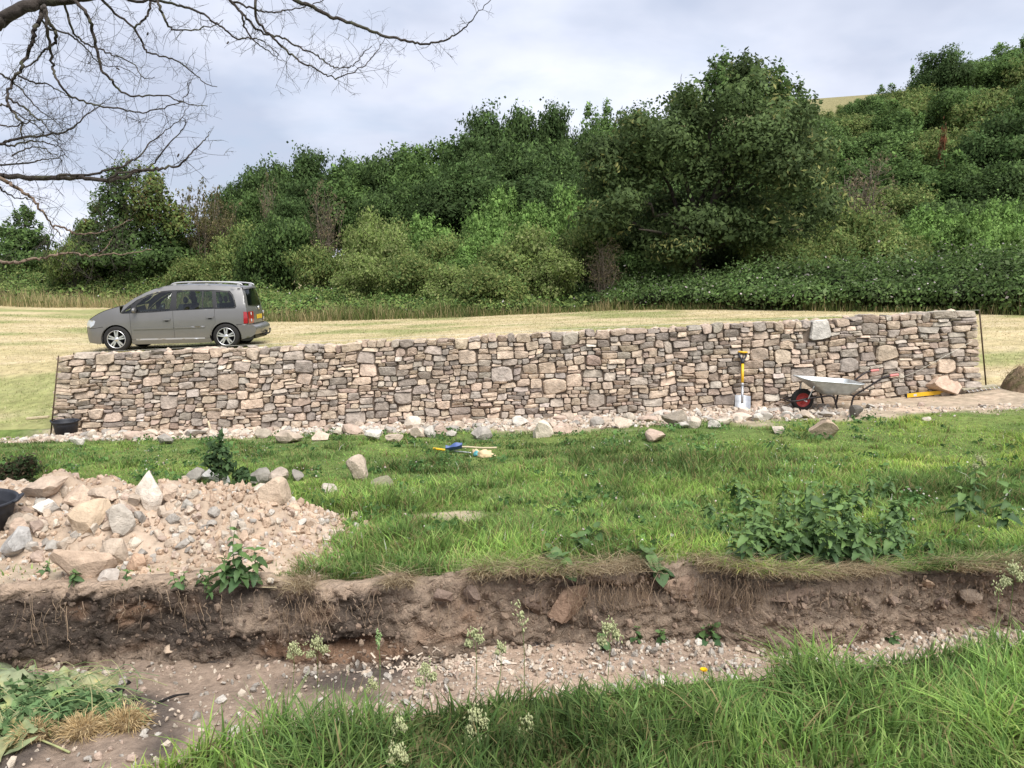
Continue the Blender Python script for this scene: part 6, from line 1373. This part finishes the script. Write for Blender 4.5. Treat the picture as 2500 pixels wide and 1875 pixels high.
# straw and dry stalks hanging at the lip of the trench
n = 15000; x = r.uniform(-1.2, 3.4, n); y = bank_top(x)+r.normal(size=n)*0.06+0.03; P = np.stack([x, y, lawn_z(x, y)-0.005], -1); ct = np.array([(0.42,0.33,0.20),(0.34,0.25,0.15),(0.5,0.41,0.26)])[r.integers(0, 3, n)]*r.uniform(.6, 1.15, (n, 1))
dn = fbm(x*2.5, 0.5, 0, 2, 541) > -0.25; P, ct, x = P[dn], ct[dn], x[dn]; n = len(P)
V, T, Q, cc = blades(P, r.uniform(0.03, 0.16, n), r.uniform(0.0018, 0.0035, n), r.uniform(0.8, 2.2, n), r.normal(-1.57, 0.9, n), ct, ct, 3)
obj('dry_lip_grass', mesh('dry_lip_grass', V, T, Q, cc, [M['straw']], True), label='dry straw hanging over the lip of the soil bank', cat='straw', kind='stuff')

# green grass spilling over the lip
n = 5200; x = r.uniform(-0.85, 3.4, n); cl0 = fbm(x*1.9, 2.5, 0, 2, 551); k = cl0 > -0.1; x = x[k]; n = len(x); y = bank_top(x)+np.abs(r.normal(size=n))*0.07-0.015; ct = gcol(x, y, n, 0.25)
V, T, Q, cc = blades(np.stack([x, y, lawn_z(x, y)-0.005], -1), r.uniform(0.05, 0.15, n), r.uniform(0.003, 0.007, n), r.uniform(0.6, 2.0, n), r.normal(-1.57, 0.9, n), ct*0.7, ct, 3)
obj('lip_grass', mesh('lip_grass', V, T, Q, cc, [M['grass']], True), label='green grass spilling over the lip of the soil bank', cat='grass', kind='stuff')
# fine roots on the soil bank
mb = MB()
for k in range(430):
    x = r.uniform(-2.6, 3.2) if k < 150 else r.choice([-1.1, 0.45, 0.7, 1.2, 1.25, 0.62, 1.15], 1)[0]+r.normal()*0.12
    y = float(bank_top(x))-0.05; z = float(lawn_z(x, y))-r.uniform(0.0, 0.12); ln = r.uniform(0.05, 0.24); m = 7; P = []; dx_ = r.normal()*0.6; q = np.array([x, y-0.03, z])
    for j in range(m):
        P.append(q.copy()); q = q+np.array([dx_*0.3+r.normal()*0.35, -0.18+0.03*j+r.normal()*0.15, -1+0.4*r.normal()])*ln/m; q[1] = min(q[1], float(bank_foot(q[0]))+0.10*(q[2]+0.42)/0.42-0.035)
    V, T, Q = tube(np.array(P), np.linspace(0.0016, 0.0008, m)*r.uniform(.7, 1.5), 3, False); mb.add(V, None, Q, np.array((0.38,0.28,0.19))*r.uniform(.6, 1.15))
ro = mb.build('roots', M['straw'], SB, kind='stuff')

# --- nettles on the lip of the trench
def leafmesh(name, prof, fold, curve, m, col, n=6):
    "prof: half width at n+1 stations along the length 1"
    V = []; 
    for i, wv in enumerate(prof):
        t = i/(len(prof)-1); zc = -curve*t*t
        V += [(t, -wv, zc+fold*wv), (t, 0, zc), (t, wv, zc+fold*wv)]
    k = len(prof); Q = []
    for i in range(k-1):
        b = i*3; Q += [(b, b+3, b+4, b+1), (b+1, b+4, b+5, b+2)]
    return MB().add(V, None, Q, col).mesh(name, [m], True)
M['nettle'] = mat('nettle_leaf', attr=True, rough=0.6, spec=0.3, var=0.25, nscale=9, transl=0.25)
NL = [leafmesh('nettle_leaf', [0.06,0.24,0.26,0.30,0.22,0.24,0.15,0.13,0.0], 0.5, 0.35, M['nettle'], c) for c in ((0.05,0.10,0.036),(0.075,0.135,0.045),(0.12,0.20,0.06))]
HL = [leafmesh('heart_leaf', [0.05,0.34,0.42,0.40,0.32,0.2,0.0], 0.25, 0.25, M['nettle'], c) for c in ((0.055,0.11,0.045),(0.075,0.14,0.05),(0.10,0.17,0.055))]
def orient(o, p, d, roll=0.0, s=1.0):
    d = Vector(d).normalized(); up = Vector((0, 0, 1)); yv = up.cross(d)
    if yv.length < 1e-3: yv = Vector((0, 1, 0))
    yv.normalize(); zv = d.cross(yv); m3 = Matrix((d, yv, zv)).transposed(); o.matrix_local = Matrix.Translation(Vector(p)) @ m3.to_4x4() @ Matrix.Rotation(roll, 4, 'X') @ Matrix.Scale(s, 4)
SM = {}
def stemmesh(ht, rad, col):
    k = (round(ht, 2), rad)
    if k not in SM:
        t = np.linspace(0, 1, 7)[:, None]; P = np.c_[0.03*np.sin(t*2.2), 0.02*np.sin(t*3), t*ht]; V, T, Q = tube(P, np.linspace(rad, rad*0.5, 7), 5); SM[k] = MB().add(V, T, Q, col).mesh('stem', [M['nettle']], True)
    return SM[k]
def nettle(px, py, ht, label, group, pairs=8, lf=0.085, kind=0, base=None):
    p = on_ground(px, py) if base is None else np.array(base); o = empty('nettle', tuple(p), (r.uniform(-.15, .15), r.uniform(-.15, .15), r.uniform(0, 6.28)), label=label, cat='nettle', group=group)
    obj('stem', stemmesh(ht, 0.003, (0.08,0.13,0.04)), o)
    for k in range(pairs):
        t = 0.22+0.78*k/(pairs-1); a0 = k*math.pi/2
        for s in (0, math.pi):
            l = obj('leaf', (NL if kind == 0 else HL)[min(2, int(t*2.2+r.uniform(0, 0.9)))], o); dr = 0.05-0.8*r.random()+0.25*t; sz = lf*(1.15-0.75*max(0, t-0.45))*r.uniform(.6, 1.35)
            orient(l, (0.03*math.sin(t*2.2), 0.02*math.sin(t*3), t*ht), (math.cos(a0+s+r.uniform(-.3, .3)), math.sin(a0+s), dr if t < 0.95 else 0.5), r.uniform(-.7, .7), sz)
    return o
NLAB = ('dark green stinging nettle in the clump at the lip of the trench', 'nettles of the clump')
for k in range(75):
    px = r.uniform(1770, 2200) if k % 2 else r.normal(1990, 110); py = 1400-abs(r.normal())*75-0.08*abs(px-1990)
    nettle(px, py, r.uniform(0.16, 0.38)*(1.1-abs(px-1990)/500), *NLAB, pairs=r.integers(7, 10), lf=r.uniform(0.05, 0.08))
for px, py, ht in ((2360,1270,0.40),(2330,1280,0.26),(2440,1290,0.3)): nettle(px, py, ht, 'lone nettle standing in grass right of the nettle clump', 'nettles right of the clump', pairs=8)
for px, py, ht in ((1420,1345,0.10),(1470,1335,0.12),(1340,1370,0.09),(1590,1385,0.10),(1560,1370,0.08),(1380,1390,0.08),(1620,1400,0.08)):
    o = nettle(px, py, ht, 'small heart leaved weed in the grass at the trench lip', 'heart leaved weeds at the lip', pairs=5, lf=0.085, kind=1); o.name = 'heart_leaved_weed'; o['category'] = 'weed'
for px, py, ht in ((1475,1560,0.07),(1775,1530,0.10),(1745,1535,0.08),(1580,1545,0.08),(1625,1548,0.07),(2215,1545,0.06)):
    Yb = 3.9; q = at(px, py, Yb); o = nettle(px, py, ht, 'small round leaved weed rooted at the foot of the soil bank', 'weeds at the foot of the bank', pairs=4, lf=0.045, kind=1, base=(q[0], float(bank_foot(q[0]))-0.02, float(gz(q[0], float(bank_foot(q[0]))-0.02)))); o.name = 'bank_weed'; o['category'] = 'weed'
for px, py, ht in ((590,1428,0.30),(575,1430,0.22),(605,1430,0.2),(560,1432,0.15)):
    o = nettle(px, py, ht, 'leafy green seedling at the toe of the rubble heap', 'leafy seedlings by the heap', pairs=7, lf=0.075, kind=0, base=on_ground(px, py)); o.name = 'leafy_weed'; o['category'] = 'weed'
for px, py in ((455,1432),(480,1428),(435,1428),(510,1432),(105,1405),(170,1420),(180,1432),(310,1430),(515,1455)):
    o = nettle(px, py, 0.07, 'low green weed sprig in the earth along the heap toe', 'weed sprigs along the heap', pairs=4, lf=0.04, kind=0, base=on_ground(px, py, hsurf)); o.name = 'weed_sprig'; o['category'] = 'weed'
# tall bushy weed and other clumps
def bushy(name, px, py, E, n, leaf, cols, stems, label, cat='weed', Y=None):
    p = on_ground(px, py) if Y is None else at(px, py, Y); o = empty(name, tuple(p), label=label, cat=cat); s_ = p[1]/math.cos(PITCH)/F
    EE = [((a-px)*s_, dy, (py-b)*s_, w_*s_, w_*s_, h_*s_) for a, b, dy, w_, h_ in E]; V, Q, c = leaves(EE, n, leaf, cols, shell=0.5, lump=0.4, sprig=0.2); MB().add(V, None, Q, c).build('foliage', M['leaf'], o)
    mb = MB()
    for a, b in stems: mb.add(*limb((0, 0, 0), ((a-px)*s_, 0, (py-b)*s_), 0.006, 0.002, 0.05), col=(0.12,0.12,0.05))
    mb.build('stems', M['bark'], o, smooth=True); return o
bushy('tall_weed', 545, 1236, [(548,1062,0,9,20),(538,1092,0,20,22),(556,1104,0,16,20),(522,1122,0,22,22),(562,1136,0,22,22),(588,1165,0.05,26,28),(600,1195,0,24,22),(540,1150,0,22,22),(560,1205,0,34,24),(575,1225,0,40,18)], 1500, 0.042, [(0.07,0.12,0.05),(0.09,0.15,0.06),(0.06,0.10,0.045)], [(545,1045),(535,1090),(580,1160)], 'tall bushy dark weed growing behind the rubble heap')
bushy('dark_bush', 20, 1225, [(10,1170,0,60,45),(50,1150,0.1,35,35),(65,1190,0,30,40),(-30,1180,0,50,50),(85,1130,0,10,25)], 5200, 0.03, [(0.035,0.055,0.022),(0.06,0.055,0.03),(0.10,0.07,0.045),(0.05,0.08,0.03)], [(60,1110),(85,1110),(10,1130)], 'dark brownish green bush at the lawn edge behind the rubber tub', 'bush')
# grass stems with seed heads on the near bank
M['seed'] = mat('seed_head', attr=True, rough=0.8, spec=0.2, var=0.15, nscale=60, transl=0.3)
def seed_stem(px0, py0, px1, py1, head, size, label, group=None, droop=0.0, green=False, Y=2.85):
    p0 = on_ground(px0, py0); p1 = at(px1, py1, p0[1]+r.uniform(-.05, .15)); o = empty('seeding_grass', tuple(p0), label=label, cat='grass stem', group=group); e = p1-p0
    V, T, Q = tube(smooth_path([(0, 0, -0.02), e*0.35+np.array([0.006, 0, 0.01]), e*0.7+np.array([0.008, 0, 0.006]), e], 4), np.linspace(0.0018, 0.001, 13), 5); MB().add(V, T, Q, (0.16,0.23,0.07)).build('stem', M['grass'], o, smooth=True)
    mb = MB(); n = int(75*head)
    for cx, cz, cr, ch in ((0, 0, 1, 1), (0.8, -0.9, 0.6, 0.6), (-0.7, -1.5, 0.55, 0.5)) if head > 0.6 else ((0, 0, 0.5, 1.6),):
        for k in range(n):
            size_ = size*1.7; q = r.normal(size=3)*0.42*np.array([cr, cr, ch])*size_+np.array([cx*size_, 0, cz*size_]); q[0] += droop*(-q[2]); Vp, Tp = ICO[1]
            mb.add((Vp*np.array([0.003, 0.003, 0.0075])*r.uniform(.7, 1.3))@rotm(*r.uniform(-.7, .7, 3)).T+e+q, Tp, None, (np.array((0.48,0.50,0.27)) if not green else np.array((0.34,0.46,0.20)))*r.uniform(.75, 1.15))
    mb.build('seed_head', M['seed'], o, smooth=True); return o
SLAB = ('upright cocksfoot grass stem with pale seed head in front of the bank', 'pale seed heads in front of the bank')
for a in ((705,1790,717,1580,1,0.017),(770,1780,772,1568,1.2,0.022),(1020,1760,1038,1635,1,0.020),(1160,1760,1157,1546,0.9,0.016),(1478,1720,1486,1532,1.2,0.022),(1210,1740,1222,1578,0.7,0.010),(1140,1790,1160,1745,1,0.02),(1150,1850,1157,1808,1.1,0.022),(985,1840,973,1765,0.8,0.013),(972,1890,968,1832,0.9,0.016),(910,1760,908,1668,0.8,0.014),(1285,1800,1285,1762,0.7,0.016)):
    seed_stem(*a, *SLAB)
seed_stem(920, 1790, 924, 1562, 0.5, 0.014, 'slender green grass spike in front of the soil bank', green=True)
seed_stem(1278, 1760, 1272, 1500, 0.5, 0.030, 'tall thick grass stem with long drooping oat like head', droop=0.35)
seed_stem(2405, 1640, 2440, 1430, 0.5, 0.030, 'tall seeding grass stem at the right end of the trench'); seed_stem(2440, 1660, 2475, 1390, 1.0, 0.02, 'tallest cocksfoot stem beside the right end of the trench')
seed_stem(2395, 1330, 2392, 1120, 0.9, 0.018, 'thin cocksfoot stem rising from the lone nettles on the right')
# dandelion
p = on_ground(1714, 1720); q = at(1718, 1637, p[1]); o = empty('dandelion', tuple(p), label='yellow dandelion flower at the grass edge of the trench', cat='flower'); e = q-p
V, T, Q = tube([(0, 0, 0), e*0.5+np.array([0.004, 0, 0]), e], 0.002, 6); MB().add(V, T, Q, (0.2,0.26,0.09)).build('stem', M['grass'], o, smooth=True)
mb = MB()
for k in range(46):
    a = k*2.4; q_ = 0.35+0.65*(k/46); d = np.array([math.cos(a), math.sin(a), 0.9-0.8*q_]); d /= np.linalg.norm(d); s_ = np.array([-math.sin(a), math.cos(a), 0])*0.0022; ln = 0.015
    mb.add([e-s_*0.5, e+s_*0.5, e+d*ln+s_, e+d*ln-s_], None, [(0,1,2,3)], np.array((0.80,0.52,0.01))*r.uniform(.85, 1.1))
mb.build('flower_head', M['seed'], o)

# --- trench left corner: wilted leaves, straw clump, charred bits
M['wilt'] = mat('wilted_leaf', attr=True, rough=0.7, spec=0.3, var=0.25, nscale=14, transl=0.2, bump=0.3, bscale=40)
def wilted(px, py, size, rz, col, seed):
    p = on_ground(px, py); n = 13; V = []
    for i in range(n):
        t = i/(n-1); wv = 0.52*math.sin(math.pi*min(1, t*0.9+0.1))**0.6*(1-0.25*t)*(1+0.28*math.sin(t*15+seed)+0.1*math.sin(t*37+seed))
        for j in range(11):
            u = j/5-1; x = (t-0.35)*1.1; y = u*wv; V.append((x, y, 0.10+0.16*vnoise(x*2.8+seed, y*2.8, 0, seed)+0.11*vnoise(x*7+seed, y*7, 0, seed)+0.06*abs(u)*math.sin(t*9+seed)))
    V = np.array(V)*size; Q = grid_faces(n, 11); o = empty('wilted_leaf', tuple(p+np.array([0, 0, 0.0])), (r.uniform(-.12, .12), r.uniform(-.12, .12), rz), label='large wilted pale green leaf thrown into the trench', cat='leaf', group='wilted leaves in the trench')
    c = np.tile(col, (len(V), 1))*(1+0.14*r.normal(size=(len(V), 1))); yl = r.random(len(V)) < 0.12; c[yl] = c[yl]*np.array([1.35, 1.15, 0.9]); edge_ = np.array([(k % 10 in (0, 9)) or k < 20 or k > 100 for k in range(len(Q))]); Q = Q[~((edge_ & (r.random(len(Q)) < 0.45)) | (r.random(len(Q)) < 0.04))]
    MB().add(V, None, Q, c).build('blade', M['wilt'], o, smooth=True)
    t = np.linspace(0, 1, 8)[:, None]; P = np.c_[(-0.9+1.3*t), 0*t, 0.06+0.05*np.sin(t*3)]*size; Vt, Tt, Qt = tube(P, np.linspace(0.006, 0.003, 8), 5); MB().add(Vt, Tt, Qt, (0.34,0.36,0.17)).build('stalk', M['wilt'], o, smooth=True)
for px, py, s_, rz, c in ((60,1690,0.34,0.3,(0.27,0.30,0.17)),(10,1730,0.32,1.2,(0.22,0.27,0.13)),(150,1690,0.28,-0.4,(0.26,0.29,0.15)),(110,1740,0.28,0.9,(0.15,0.22,0.09)),(30,1780,0.28,2.2,(0.18,0.25,0.11)),(200,1720,0.28,-0.2,(0.15,0.23,0.09)),(-40,1680,0.36,0.0,(0.25,0.29,0.17)),(60,1810,0.3,2.8,(0.22,0.26,0.13)),(-20,1830,0.32,0.5,(0.27,0.28,0.14)),(215,1690,0.25,0.2,(0.30,0.30,0.16))):
    wilted(px, py, s_, rz, c, int(px)+90)
mb = MB()
for k in range(150):
    p = on_ground(r.uniform(-30, 330), r.uniform(1660, 1790)); a = r.normal()*0.5; ln = r.uniform(0.1, 0.4); t = np.linspace(0, 1, 6)[:, None]
    P = p+np.c_[np.cos(a)*ln*(t-.5), np.sin(a)*ln*(t-.5)+0.03*np.sin(t*4), 0.03+0.07*np.sin(t*3)*r.random()+0.02*r.random()]; V, T, Q = tube(P, 0.0016*r.uniform(.6, 1.4), 4, False); mb.add(V, None, Q, np.array([(0.20,0.27,0.10),(0.14,0.24,0.10),(0.33,0.32,0.16)][r.integers(3)])*r.uniform(.8, 1.2))
mb.build('pulled_weed_stems', M['straw'], label='thin pulled weed stems over the wilted leaves', cat='stems', kind='stuff')
E = []
for k in range(16):
    p = on_ground(r.uniform(10, 240), r.uniform(1690, 1790)); E.append((p[0], p[1], p[2]+0.05, 0.11, 0.09, 0.045))
V, Q, c = leaves(E, 1500, 0.035, [(0.13,0.22,0.09),(0.17,0.26,0.11),(0.10,0.17,0.07)], shell=0.6, lump=0.5); MB().add(V, None, Q, c).build('pulled_weeds', M['leaf'], label='tangle of small pulled green weeds on the wilted leaves', cat='weeds', kind='stuff')
cl2 = MB(); c0 = on_ground(205, 1795)
for k in range(2600):
    j = r.choice(3, p=[.25, .35, .4]); c = c0+np.array([(-0.20, 0.0, 0.17)[j], (-0.04, 0.0, 0.05)[j], 0.03]); q = r.normal(size=3)*np.array([0.045, 0.04, 0.02]); d = unit(q*np.array([1, 1, 1.5])+r.normal(size=3)*0.03+np.array([0, 0, 0.035])); ln = r.uniform(0.04, 0.10)
    P0 = c+q*0.6; P1 = P0+d*ln*0.6; P2 = P0+d*ln+np.array([0, 0, -0.25*ln])+r.normal(size=3)*0.01; wv = unit(np.cross(d, r.normal(size=3)))*0.0014
    cl2.add([P0-wv, P0+wv, P1+wv, P1-wv, P2], [(3,2,4)], [(0,1,2,3)], np.array([(0.50,0.37,0.19),(0.42,0.30,0.15),(0.58,0.45,0.25)][r.integers(3)])*r.uniform(.75, 1.15))
for k in range(3):
    Vp, Tp = ICO[2]; cl2.add(Vp*np.array([0.07, 0.06, 0.035])+c0+np.array([(-0.20, 0.0, 0.17)[k], (-0.04, 0.0, 0.05)[k], 0.03]), Tp, None, (0.22,0.16,0.09))
tag(cl2.build('straw_clump', M['straw']), 'clump of dry straw coloured grass lying on the trench floor', 'straw')
M['char'] = mat('charcoal', (0.022,0.020,0.019), rough=0.9, spec=0.15, var=0.4, nscale=40, bump=0.6, bscale=60)
for px, py, sz in ((285,1690,0.09),(305,1672,0.06),(330,1712,0.07),(270,1715,0.05),(345,1690,0.05)):
    p = on_ground(px, py); V, T = rock(r, (sz, sz*0.7, sz*0.5), 2, 10, 0.3); o = MB().add(V, T).build('charred_lump', M['char']); o.location = tuple(p+np.array([0, 0, sz*0.15])); tag(o, 'black charred lump in the ashes on the trench floor', 'charcoal', 'charred lumps in the ashes')
a0, a1 = on_ground(385, 1722), on_ground(462, 1700); V, T, Q = tube(smooth_path([a0+np.array([0,0,.012]), (a0+a1)/2+np.array([0, 0.01, 0.02]), a1+np.array([0, 0, 0.014])], 4), [0.007]*5+[0.005]*4, 7); tag(MB().add(V-a0, T, Q).build('burnt_stick', M['char'], smooth=True, loc=tuple(a0)), 'curved black burnt stick on the trench floor', 'stick')
mb = MB()
for k in range(260):
    p = on_ground(r.normal(1120, 110), r.normal(1625, 14)); ln = r.uniform(0.015, 0.05); a = r.uniform(0, 6.28); V, Q = boxv(-ln/2, ln/2, -0.005, 0.005, 0, 0.003); V = V@rotm(r.uniform(-.5, .5), r.uniform(-.5, .5), a).T
    mb.add(V+p+np.array([0, 0, 0.008]), None, Q, np.array((0.60,0.50,0.40))*r.uniform(.7, 1.1))
mb.build('wood_chips', M['rubble'], label='pale wood chips scattered at the foot of the soil bank', cat='wood chips', kind='stuff')
